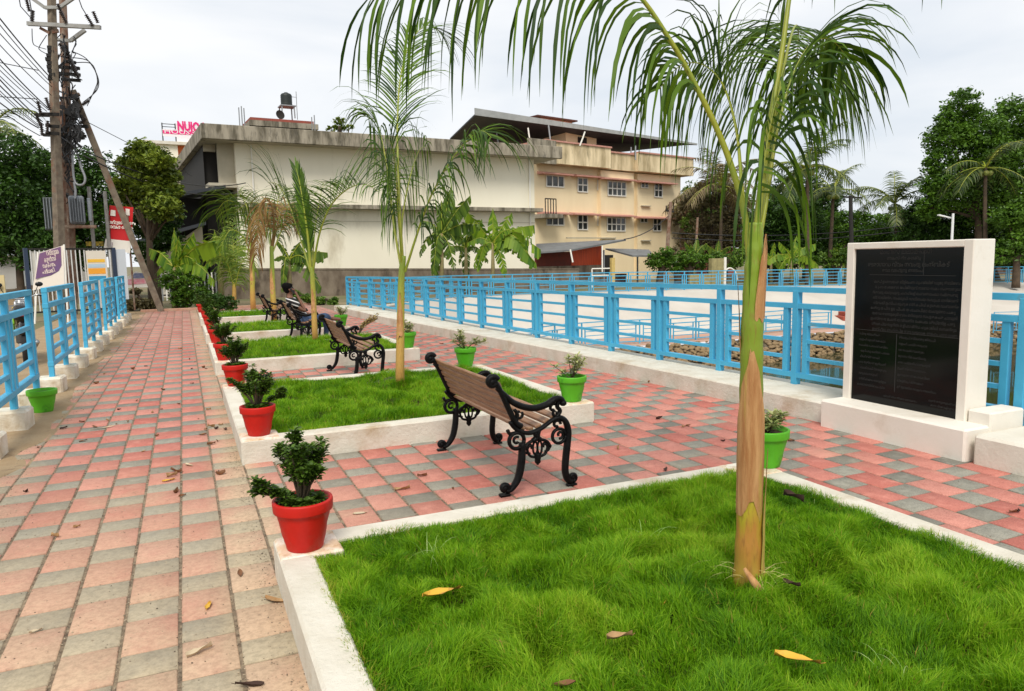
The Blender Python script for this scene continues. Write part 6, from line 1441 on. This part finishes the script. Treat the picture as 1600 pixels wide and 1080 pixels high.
# tilted purple banner
bn = thing('banner', 'tilted purple and white banner with bold pale lettering above the blue panels', 'banner', P(58, 447, 17.5), R(14)); 
purp = M('banner_purple', (.13, .075, .20), .6, (.20, .08, .15), .9); bw = M('banner_cloth', (.78, .70, .60), .7)
mb = MB(); A0_, A1_, A2_, A3_ = (-.10, 0, -.10), (.56, 0, .02), (.62, .08, .96), (.10, .08, .78)
mb.add([A0_, A1_, A2_, A3_]+[(x, y+.012, z) for x, y, z in (A0_, A1_, A2_, A3_)], [(0, 1, 2, 3), (7, 6, 5, 4), (0, 4, 5, 1), (1, 5, 6, 2), (2, 6, 7, 3), (3, 7, 4, 0)]); mb.build('sheet', bw, bn)
mb = MB(); q = [(-.02, .010, .16), (.10, .02, .20), (.30, .03, .24), (.47, .035, .34), (.545, .045, .48), (.565, .078, .93), (.115, .078, .77)]
mb.add([(x, y-.012, z) for x, y, z in q], [tuple(range(7))]); mb.build('purple_field', purp, bn, fix=False)
bl = M('banner_lettering', (.80, .66, .58), .7)
for i, (s_, x_, z_, sz) in enumerate((('നമ്മുടെ', .26, .72, .16), ('കുളങ്ങൾ', .20, .56, .15), ('സംരക്ഷണം', .16, .42, .14), ('പദ്ധതി', .14, .28, .13))):
    o = textmesh('lettering', s_, sz, bl, bn, (x_, .005+z_*.083-.02, z_), (R(85), R(-10), 0), bold=.003)
    bb = [v.co.x for v in o.data.vertices]; o.scale = (min(1.3, .26/max(.01, max(bb)-min(bb))), 1, 1) if bb else (1, 1, 1)
mb = MB(); mb.tube([(.64, .09, .98), (.57, 0, -.9)], .022, 6); mb.tube([(.09, .09, .80), (-.12, 0, -.9)], .022, 6); mb.build('banner_stick', wframe, bn)
# red hoarding
hd = thing('hoarding', 'tall red hoarding board with white lower strip, leaning behind the slanting post', 'sign', P(164, 391, 24), -yaw)
hr = M('hoarding_red', (.60, .012, .015), .5, (.50, .01, .012), 2.); hw = M('hoarding_white', (.80, .76, .68), .7)
def HQ(x, y, o_=0): 
    v = Matrix.Rotation(yaw, 4, 'Z') @ (P(x, y, 24)-hd.location); v.y -= o_; return v
def hquad(name, mat, cs, o_): 
    mb = MB(); f_ = [HQ(x, y, o_) for x, y in cs]; k_ = [v+Vector((0, .02, 0)) for v in f_]; mb.add(f_+k_, [(0, 1, 2, 3), (7, 6, 5, 4), (0, 4, 5, 1), (1, 5, 6, 2), (2, 6, 7, 3), (3, 7, 4, 0)]); return mb.build(name, mat, hd)
hquad('board', hr, [(167, 373), (205, 377), (208, 324), (171, 321)], .0); hquad('white_strip', hw, [(162, 387), (203, 396), (204.7, 377), (165, 373)], .0)
hquad('emblem', hw, [(173, 337), (181, 338), (181, 329), (174, 328)], .03); hquad('emblem', hw, [(197, 336), (203, 337), (203, 327), (197, 326)], .03)
textmesh('lettering', 'നമ്മുടെ കേരളം', .14, hw, hd, HQ(171, 349.5, .04), (R(83), R(4), 0), bold=.006, sx=.8); textmesh('lettering', 'നവകേരളം', .15, hw, hd, HQ(170, 356.5, .04), (R(83), R(4), 0), bold=.006)
hquad('small_print', M('print_grey', (.45, .40, .40), .8), [(167, 384), (176, 386), (177, 379), (168, 377)], .03)
mb = MB(); 
for x in (172, 201): a_ = HQ(x, 380, -.06); mb.tube([a_+Vector((0, 0, -2.2)), a_+Vector((0, 0, .9))], .03, 6)
mb.build('support', rust, hd)
# flex poster by the brush heap
fx = thing('flex_poster', 'small pink and blue flex poster near the foot of the leaning post', 'poster', P(217, 448, 25), R(3))
def FQ(x, y): return Matrix.Rotation(-R(3), 4, 'Z') @ (P(x, y, 25)-fx.location)
def fq(name, mat, cs, o_): 
    mb = MB(); f_ = [FQ(x, y)-Vector((0, o_, 0)) for x, y in cs]; k_ = [v+Vector((0, .01, 0)) for v in f_]; mb.add(f_+k_, [tuple(range(len(cs))), tuple(range(2*len(cs)-1, len(cs)-1, -1))]+[(i, len(cs)+i, len(cs)+(i+1) % len(cs), (i+1) % len(cs)) for i in range(len(cs))]); return mb.build(name, mat, fx)
fq('sheet', hw, [(196, 450), (235, 449), (232, 430), (212, 424), (197, 434)], 0); fq('pink_band', M('flex_pink', (.70, .18, .25), .7, (.75, .5, .5), 8.), [(197, 445), (233, 443), (232, 435), (197, 437)], .02); fq('blue_patch', M('flex_blue', (.10, .14, .28), .7, (.3, .3, .4), 9.), [(205, 435), (228, 434), (225, 427), (210, 427)], .03)
# yellow sign bits
o = MB(); p = P(148, 381, 24); o.box(p, (.50, .03, .14), Matrix.Rotation(R(5), 3, 'Z')); o.tube([p-Vector((0, 0, .1)), Vector((p.x, p.y, 0))], .02, 6); tag(o.build('yellow_nameplate', M('yellow_sign', (.50, .36, .03), .7, (.12, .09, .02), 12.)), 'small yellow plate on a post behind the bars, left of the red hoarding', 'sign')
o = MB(); p = P(3, 470, 12); o.b2((p.x-.06, p.y, 0), (p.x+.06, p.y+.05, P(0, 430, 12).z)); tag(o.build('yellow_marker', M('cream_yellow', (.62, .50, .26), .8)), 'pale yellow marker post at the left edge behind the nearest blue panel', 'post')
# sand heap by the road
o = MB(); hp = P(40, 445, 32); hp.z = 0; vs = []; nn = 14
for i in range(nn+1):
    for j in range(9):
        u, v = i/nn*2-1, j/8*2-1; vs.append((hp.x+u*3.2, hp.y+v*1.5, .75*max(0, 1-u*u)*max(0, 1-v*v)*(1+.3*noise.noise((u*2, v*2, 0)))-.03))
o.add(vs, [(i*9+j, i*9+j+1, (i+1)*9+j+1, (i+1)*9+j) for i in range(nn) for j in range(8)]); tag(o.build('sand_heap', sand, smooth=True), 'low heap of brown sand beyond the grey road on the left', 'sand heap')
# ---- far electric pole by the apartment block, others
t5, b5 = pole('slender dark electric pole in front of the cream apartment block', [(1040, 425), (1044, 370), (1048, 316)], 50, .16, .11, rust, square=False)
arm(t5, b5, 1040, 329, 1053, 331, 50, .12, .12, dark)
for x in (1041, 1052): insul(t5, b5, x, 329, 50, .35)
t6, b6 = pole('short dark pole against the sky, left of the memorial stone', [(1332, 420), (1330, 360), (1329, 306)], 48, .14, .12, dark, square=False)
arm(t6, b6, 1318, 308, 1346, 309, 48, .1, .1, dark)
t7, b7 = pole('thin dark pole left of the thick palm trunk, among dry trees', [(1086, 420), (1088, 380), (1090, 340)], 52, .1, .08, rust, square=False)
for i, (y0, y1) in enumerate(((372, 366), (364, 358))): wire('overhead_wire', ['upper', 'lower'][1-i]+' dark wire crossing in front of the right-hand trees', [P(1050, y0, 48), P(1420, y1-6, 50)], .03, grp='wires across the far trees', sag=.4)
wire('overhead_wire', 'service wire from the far electric pole down to the shed roof', [P(1044, 338, 50), P(975, 374, 47)], .03, grp=None, sag=.3)
# white street lamp
b = P(1487, 380, 30); b.z = zg(b.x); t = thing('street_lamp', 'white street lamp with a short straight arm rising behind the memorial stone', 'street lamp', b)
wl_ = M('white_metal', (.78, .78, .76), .4); zt0 = P(1487, 334, 30).z-b.z
mb = MB(); mb.tube([(0, 0, 0), (0, 0, zt0)], [.06, .045], 8); mb.build('pole', wl_, t); q_ = P(1466, 336, 30)-b; q2_ = P(1487, 341, 30)-b
mb = MB(); mb.tube([q2_, q_], .03, 6); mb.build('arm', wl_, t); mb = MB(); mb.beam(q_, q_.lerp(q2_, .45), .14, .05); mb.build('lamp_head', wl_, t)
# yellow post and rail by the lean-to, cream gateposts
b = P(957, 425, 42); b.z = zg(b.x); o = MB(); o.b2((b.x-.11, b.y-.1, b.z-.2), (b.x+.11, b.y+.1, P(957, 403, 42).z)); tag(o.build('gate_post', M('yellow_post', (.62, .46, .16), .8, (.5, .36, .12), 3.)), 'yellow square gate post in front of the dark lean-to', 'post')
t = thing('pipe_barrier', 'pale pipe barrier left of the yellow gate post', 'barrier', (0, 0, 0)); pbm_ = wframe
p0, p1 = P(925, 430, 43), P(953, 430, 43); t.location = (p0.x, p0.y, zg(p0.x)); mb = MB(); dv = p1-p0; dv.z = 0; mb.tube([Vector((0, 0, .0)), Vector((0, 0, 1.1))], .04, 6); mb.tube([Vector((0, 0, 1.1)), dv+Vector((0, 0, 1.1))], .04, 6); mb.tube([Vector((0, 0, .7)), dv+Vector((0, 0, .7))], .04, 6); mb.build('pipe', pbm_, t)
b = P(1112, 425, 45); b.z = zg(b.x); t = thing('garden_gateway', 'low yellowish gateway wall with a taller post, left of the thick palm trunk', 'gateway', b); ym = M('yellow_wall', (.36, .31, .14), .9, (.22, .19, .09), 3.)
mb = MB(); mb.b2((0, 0, -.2), (1.0, .3, P(1112, 404, 45).z-b.z)); mb.build('wall', ym, t); mb = MB(); mb.b2((.92, -.06, -.2), (1.08, .0, P(1136, 402, 45).z-b.z)); mb.build('post', wframe, t); mb = MB(); mb.b2((-1.6, .05, -.2), (-.01, .2, .75)); mb.build('low_wall', ym, t)
mb = MB(); mb.tube(crv([Vector((1.1, .1, .9)), Vector((1.5, .1, 1.05)), Vector((1.9, .1, .8)), Vector((2.1, .1, .3))], 5), .05, 6); mb.build('arch', wframe, t)

# ================================================================== MOTORCYCLE behind the left fence
def motorcycle():
    t = thing('motorcycle', 'black motorcycle with yellow and green bodywork parked behind the blue panels', 'motorcycle', (-2.42, 14.0, 0), R(100))
    rub_ = M('rubber', (.015, .015, .015), .85); chrome = M('chrome', (.45, .45, .45), .25, metal=.9); bk = M('gloss_black', (.008, .008, .009), .2); yl = M('yellow_fairing', (.70, .46, .02), .35); gr = M('lime_fairing', (.22, .52, .03), .35)
    for x in (-.62, .64):
        n = 28; mb = MB(); pts = [Vector((x+.27*math.cos(a), 0, .31+.27*math.sin(a))) for a in [2*math.pi*i/n for i in range(n+1)]]; mb.tube(pts, .045, 8, False); w_ = mb.build('wheel', rub_, t, smooth=True)
        mb = MB(); mb.tube([p*.0+Vector((x+.22*math.cos(a), 0, .31+.22*math.sin(a))) for p, a in zip(pts, [2*math.pi*i/n for i in range(n+1)])], .014, 6, False)
        for k in range(5): a = 2*math.pi*k/5; mb.tube([(x, 0, .31), (x+.22*math.cos(a), 0, .31+.22*math.sin(a))], .012, 5)
        mb.tube([(x, -.08, .31), (x, .08, .31)], .035, 8); mb.build('rim', chrome, w_, smooth=True)
    mb = MB()
    for s in (-.075, .075): mb.tube([(.64, s, .31), (.50, s, .72), (.43, s, .95)], .020, 8)
    mb.build('fork', chrome, t, smooth=True)
    mb = MB(); mb.tube(crv([Vector(v) for v in ((.43, -.36, 1.02), (.40, -.26, 1.06), (.44, -.08, 1.0), (.44, .08, 1.0), (.40, .26, 1.06), (.43, .36, 1.02))], 5), .012, 7); mb.build('handlebar', chrome, t, smooth=True)
    for s in (-1, 1):
        mb = MB(); mb.tube([(.41, s*.25, 1.055), (.43, s*.38, 1.02)], .019, 8); mb.build('grip', rub_, t, smooth=True)
        mb = MB(); mb.tube([(.42, s*.2, 1.06), (.38, s*.26, 1.20)], .006, 5); mb.ball((.37, s*.28, 1.23), .05, 8, (.35, 1.2, .8)); mb.build('mirror', bk, t, smooth=True)
    mb = MB(); mb.ball((.53, 0, .90), .10, 10, (.8, 1., 1.)); mb.build('headlight', chrome, t, smooth=True)
    mb = MB(); mb.ball((.15, 0, .80), .22, 12, (1.25, .62, .62)); mb.build('fuel_tank', bk, t, smooth=True)
    mb = MB(); mb.box((.40, .11, .72), (.30, .03, .20), Matrix.Rotation(.5, 3, 'Y'), .012); mb.box((.40, -.11, .72), (.30, .03, .20), Matrix.Rotation(.5, 3, 'Y'), .012); mb.build('fairing', yl, t)
    mb = MB(); mb.box((.34, .125, .56), (.26, .03, .16), Matrix.Rotation(.9, 3, 'Y'), .012); mb.box((.34, -.125, .56), (.26, .03, .16), Matrix.Rotation(.9, 3, 'Y'), .012); mb.build('fairing', gr, t)
    mb = MB(); mb.tube(crv([Vector(v) for v in ((.02, 0, .80), (-.18, 0, .76), (-.42, 0, .80), (-.66, 0, .88))], 5), [.07, .09, .10, .11, .11, .11, .11, .11, .11, .10, .10, .09, .09, .08, .06, .03], 10, True, 1.2); mb.build('seat', rub_, t, smooth=True)
    mb = MB(); mb.box((.03, 0, .42), (.34, .22, .30), None, .05)
    for k in range(5): mb.box((.20, 0, .42+k*.035), (.18, .20, .012))
    mb.build('engine', M('engine_grey', (.10, .10, .10), .4, metal=.6), t)
    mb = MB(); mb.tube([(.15, -.13, .30), (-.1, -.14, .24), (-.75, -.15, .36)], [.02, .03, .045], 8); mb.build('exhaust', chrome, t, smooth=True)
    mb = MB(); mb.tube([(.42, 0, .86), (.1, 0, .66), (-.3, 0, .62), (-.62, 0, .31)], .024, 8); mb.tube([(.42, 0, .78), (.12, 0, .30), (-.15, 0, .28), (-.3, 0, .60)], .020, 8); mb.build('chassis', bk, t, smooth=True)
    mb = MB(); mb.tube(crv([Vector((.64+.33*math.cos(a), 0, .31+.33*math.sin(a))) for a in (.2, .8, 1.4, 2.0)], 4), .035, 6, True, 1.6); mb.build('mudguard', bk, t, smooth=True); mb = MB(); mb.tube(crv([Vector((-.62+.34*math.cos(a), 0, .33+.34*math.sin(a))) for a in (1.2, 1.9, 2.6)], 4), .035, 6, True, 1.6); mb.build('mudguard', bk, t, smooth=True)
    mb = MB(); mb.box((-.78, 0, .80), (.05, .12, .06), None, .01); mb.build('tail_light', M('tail_red', (.5, .01, .01), .3), t)
    return t
motorcycle()

# ================================================================== SEATED MAN
skin = M('skin', (.15, .062, .034), .6, (.19, .085, .048), 8.)
hairm = M('hair', (.003, .0025, .0025), .8, bump=.5, bsc=60, spec=.1)
jean = M('jeans', (.03, .055, .12), .85, (.055, .10, .19), 14., bump=.2, bsc=80)
def skinned(name, verts, edges, root, mat, parent, sub=2):
    me = bpy.data.meshes.new(name); me.from_pydata([v[:3] for v in verts], edges, []); o = bpy.data.objects.new(name, me); C.objects.link(o)
    sk = o.modifiers.new('s', 'SKIN'); 
    for i, v in enumerate(verts):
        r = v[3]; me.skin_vertices[0].data[i].radius = (r, v[4] if len(v) > 4 else r)
    me.skin_vertices[0].data[root].use_root = True; sk.use_smooth_shade = True
    sb = o.modifiers.new('u', 'SUBSURF'); sb.levels = sub; sb.render_levels = sub
    dg = bpy.context.evaluated_depsgraph_get(); m2 = bpy.data.meshes.new_from_object(o.evaluated_get(dg)); bpy.data.objects.remove(o)
    m2.materials.clear(); m2.materials.append(mat); m2.polygons.foreach_set('use_smooth', [True]*len(m2.polygons)); ob = bpy.data.objects.new(name, m2); C.objects.link(ob); ob.parent = parent; return ob
def man():
    # local frame: +x where he faces, +y away from the camera; origin on the ground below the seat middle
    t = thing('person', 'man in black and white striped shirt and jeans on the bench, phone at his ear', 'person', (1.97, 13.95, 0), 0)
    V = [(.0, 0, .50, .12, .10), (-.045, 0, .62, .12, .11), (-.10, 0, .78, .13, .11), (-.135, 0, .92, .13, .10), (-.135, 0, 1.0, .075), (-.125, 0, 1.055, .055), (-.10, 0, 1.11, .06), (-.09, 0, 1.17, .085, .095), (-.095, 0, 1.235, .075, .085),   # 0-8 trunk, neck, head
         (-.13, -.17, .94, .062), (-.02, -.27, .74, .047), (.05, -.24, .70, .042), (.03, -.17, .90, .034), (.005, -.115, 1.08, .026), (-.0, -.10, 1.13, .030),   # 9-14 near arm raised
         (-.13, .17, .94, .060), (-.03, .24, .70, .044), (.20, .17, .60, .032), (.27, .14, .585, .026),                           # 15-18 far arm on the lap
         (.03, -.09, .50, .092), (.26, -.12, .52, .080), (.46, -.13, .58, .066), (.50, -.02, .54, .058), (.56, .10, .50, .045), (.60, .10, .50, .048), (.70, .06, .49, .044), (.80, .02, .485, .030),   # 19-26 near leg, crossed: knee then shin across
         (.03, .10, .49, .092), (.26, .13, .50, .078), (.46, .14, .50, .064), (.50, .14, .30, .050), (.47, .14, .10, .038), (.49, .14, .045, .036), (.60, .14, .03, .028)]   # 27-33 far leg to the ground
    # crossed leg: ankle rests on the far knee, foot pointing forward
    E_ = [(0, 1), (1, 2), (2, 3), (3, 4), (4, 5), (5, 6), (6, 7), (7, 8), (3, 9), (9, 10), (10, 11), (11, 12), (12, 13), (13, 14), (3, 15), (15, 16), (16, 17), (17, 18),
          (0, 19), (19, 20), (20, 21), (21, 22), (22, 23), (23, 24), (24, 25), (25, 26), (0, 27), (27, 28), (28, 29), (29, 30), (30, 31), (31, 32), (32, 33)]
    V2 = list(V)
    body = skinned('body', V2, E_, 0, skin, t)
    # fingers on the raised hand, nose, ear
    mb = MB()
    for k in range(4): mb.tube([(-.0, -.105+.0*k, 1.13+.006*k), (-.02-.006*k, -.115, 1.155+.008*k), (-.05, -.118, 1.165+.010*k)], [.010, .009, .007], 6)
    mb.tube([(-.01, -.095, 1.12), (-.035, -.098, 1.115), (-.055, -.10, 1.12)], [.011, .010, .008], 6)
    for k in range(4): mb.tube([(.27, .13-.014*k, .585), (.32, .128-.014*k, .58), (.345, .126-.014*k, .565)], [.010, .009, .007], 6)
    mb.tube([(.25, .10, .585), (.29, .085, .59)], [.011, .009], 6)
    mb.build('fingers', skin, t, smooth=True)
    mb = MB(); mb.ball((.005, 0, 1.165), .018, 7, (1.2, .8, 1.1)); mb.build('nose', skin, t, smooth=True)
    for s in (-1, 1): mb = MB(); mb.ball((-.105, s*.088, 1.165), .022, 7, (.8, .35, 1.2)); mb.build('ear', skin, t, smooth=True)
    mb = MB(); mb.tube([(-.004, -.018, 1.125), (.004, 0, 1.127), (-.004, .018, 1.125)], .007, 5); mb.build('mouth', skin, t, smooth=True)
    for s in (-1, 1):
        mb = MB(); mb.ball((-.012, s*.032, 1.19), .009, 6); mb.build('eye', hairm, t, smooth=True)
        mb = MB(); mb.tube([(-.008, s*.018, 1.208), (-.008, s*.045, 1.208)], .004, 5); mb.build('eyebrow', hairm, t)
    mb = MB(); mb.ball((-.118, 0, 1.215), .112, 14, (1.0, .92, .88)); mb.ball((-.15, 0, 1.17), .095, 12, (.8, .92, .95)); mb.ball((-.06, 0, 1.265), .068, 10, (1., 1.05, .55)); mb.build('hair', hairm, t, smooth=True)
    # shirt: body offset outward over the trunk and upper sleeves
    SV = [(.0, 0, .47, .165, .15), (-.045, 0, .62, .17, .155), (-.10, 0, .78, .175, .15), (-.135, 0, .93, .165, .135), (-.135, 0, .99, .095), (-.13, -.185, .925, .095), (-.05, -.25, .78, .078), (-.13, .185, .925, .09), (-.065, .235, .77, .075)]
    stripes = bpy.data.materials.new('striped_cotton'); stripes.use_nodes = True; nt_ = stripes.node_tree; bs = nt_.nodes['Principled BSDF']; bs.inputs['Roughness'].default_value = .9
    co = nt_.nodes.new('ShaderNodeTexCoord'); mp_ = nt_.nodes.new('ShaderNodeMapping'); mp_.inputs['Rotation'].default_value = (0, R(-22), 0); wv = nt_.nodes.new('ShaderNodeTexWave'); wv.bands_direction = 'Z'; wv.inputs['Scale'].default_value = 4.2; wv.inputs['Distortion'].default_value = .4; wv.inputs['Detail'].default_value = 1
    rp_ = nt_.nodes.new('ShaderNodeValToRGB'); rp_.color_ramp.interpolation = 'CONSTANT'; rp_.color_ramp.elements[0].color = (.012, .010, .010, 1); rp_.color_ramp.elements[1].position = .78; rp_.color_ramp.elements[1].color = (.62, .60, .58, 1)
    nt_.links.new(co.outputs['Object'], mp_.inputs[0]); nt_.links.new(mp_.outputs[0], wv.inputs[0]); nt_.links.new(wv.outputs[1], rp_.inputs[0]); nt_.links.new(rp_.outputs[0], bs.inputs['Base Color'])
    skinned('shirt', SV, [(0, 1), (1, 2), (2, 3), (3, 4), (3, 5), (5, 6), (3, 7), (7, 8)], 0, stripes, t)
    JV = [(.0, 0, .49, .135, .115), (.03, -.09, .50, .105), (.26, -.12, .525, .093), (.46, -.13, .585, .080), (.51, -.02, .54, .070), (.555, .075, .505, .060),
          (.03, .10, .49, .105), (.26, .13, .50, .090), (.47, .14, .50, .077), (.505, .14, .30, .064), (.475, .14, .13, .056)]
    skinned('jeans', JV, [(0, 1), (1, 2), (2, 3), (3, 4), (4, 5), (0, 6), (6, 7), (7, 8), (8, 9), (9, 10)], 0, jean, t)
    mb = MB(); mb.box((-.035, -.108, 1.14), (.012, .010, .13), Matrix.Rotation(-.35, 3, 'Y') @ Matrix.Rotation(0, 3, 'X'), .003); mb.box((-.04, -.106, 1.14), (.065, .009, .135), Matrix.Rotation(-.35, 3, 'Y'), .003)
    p = mb.build('mobile_phone', bk_ := M('phone_black', (.02, .02, .022), .3)); p.location = t.location; tag(p, 'dark mobile phone held to the ear of the seated man', 'phone')
    t.scale = (.87, .87, .87)
    for ob in [c for c in t.children]+[p]:
        for v in ob.data.vertices:
            if v.co.z > .6: v.co.x -= .17*(v.co.z-.6)/.6
    p.scale = t.scale
    return t
man()
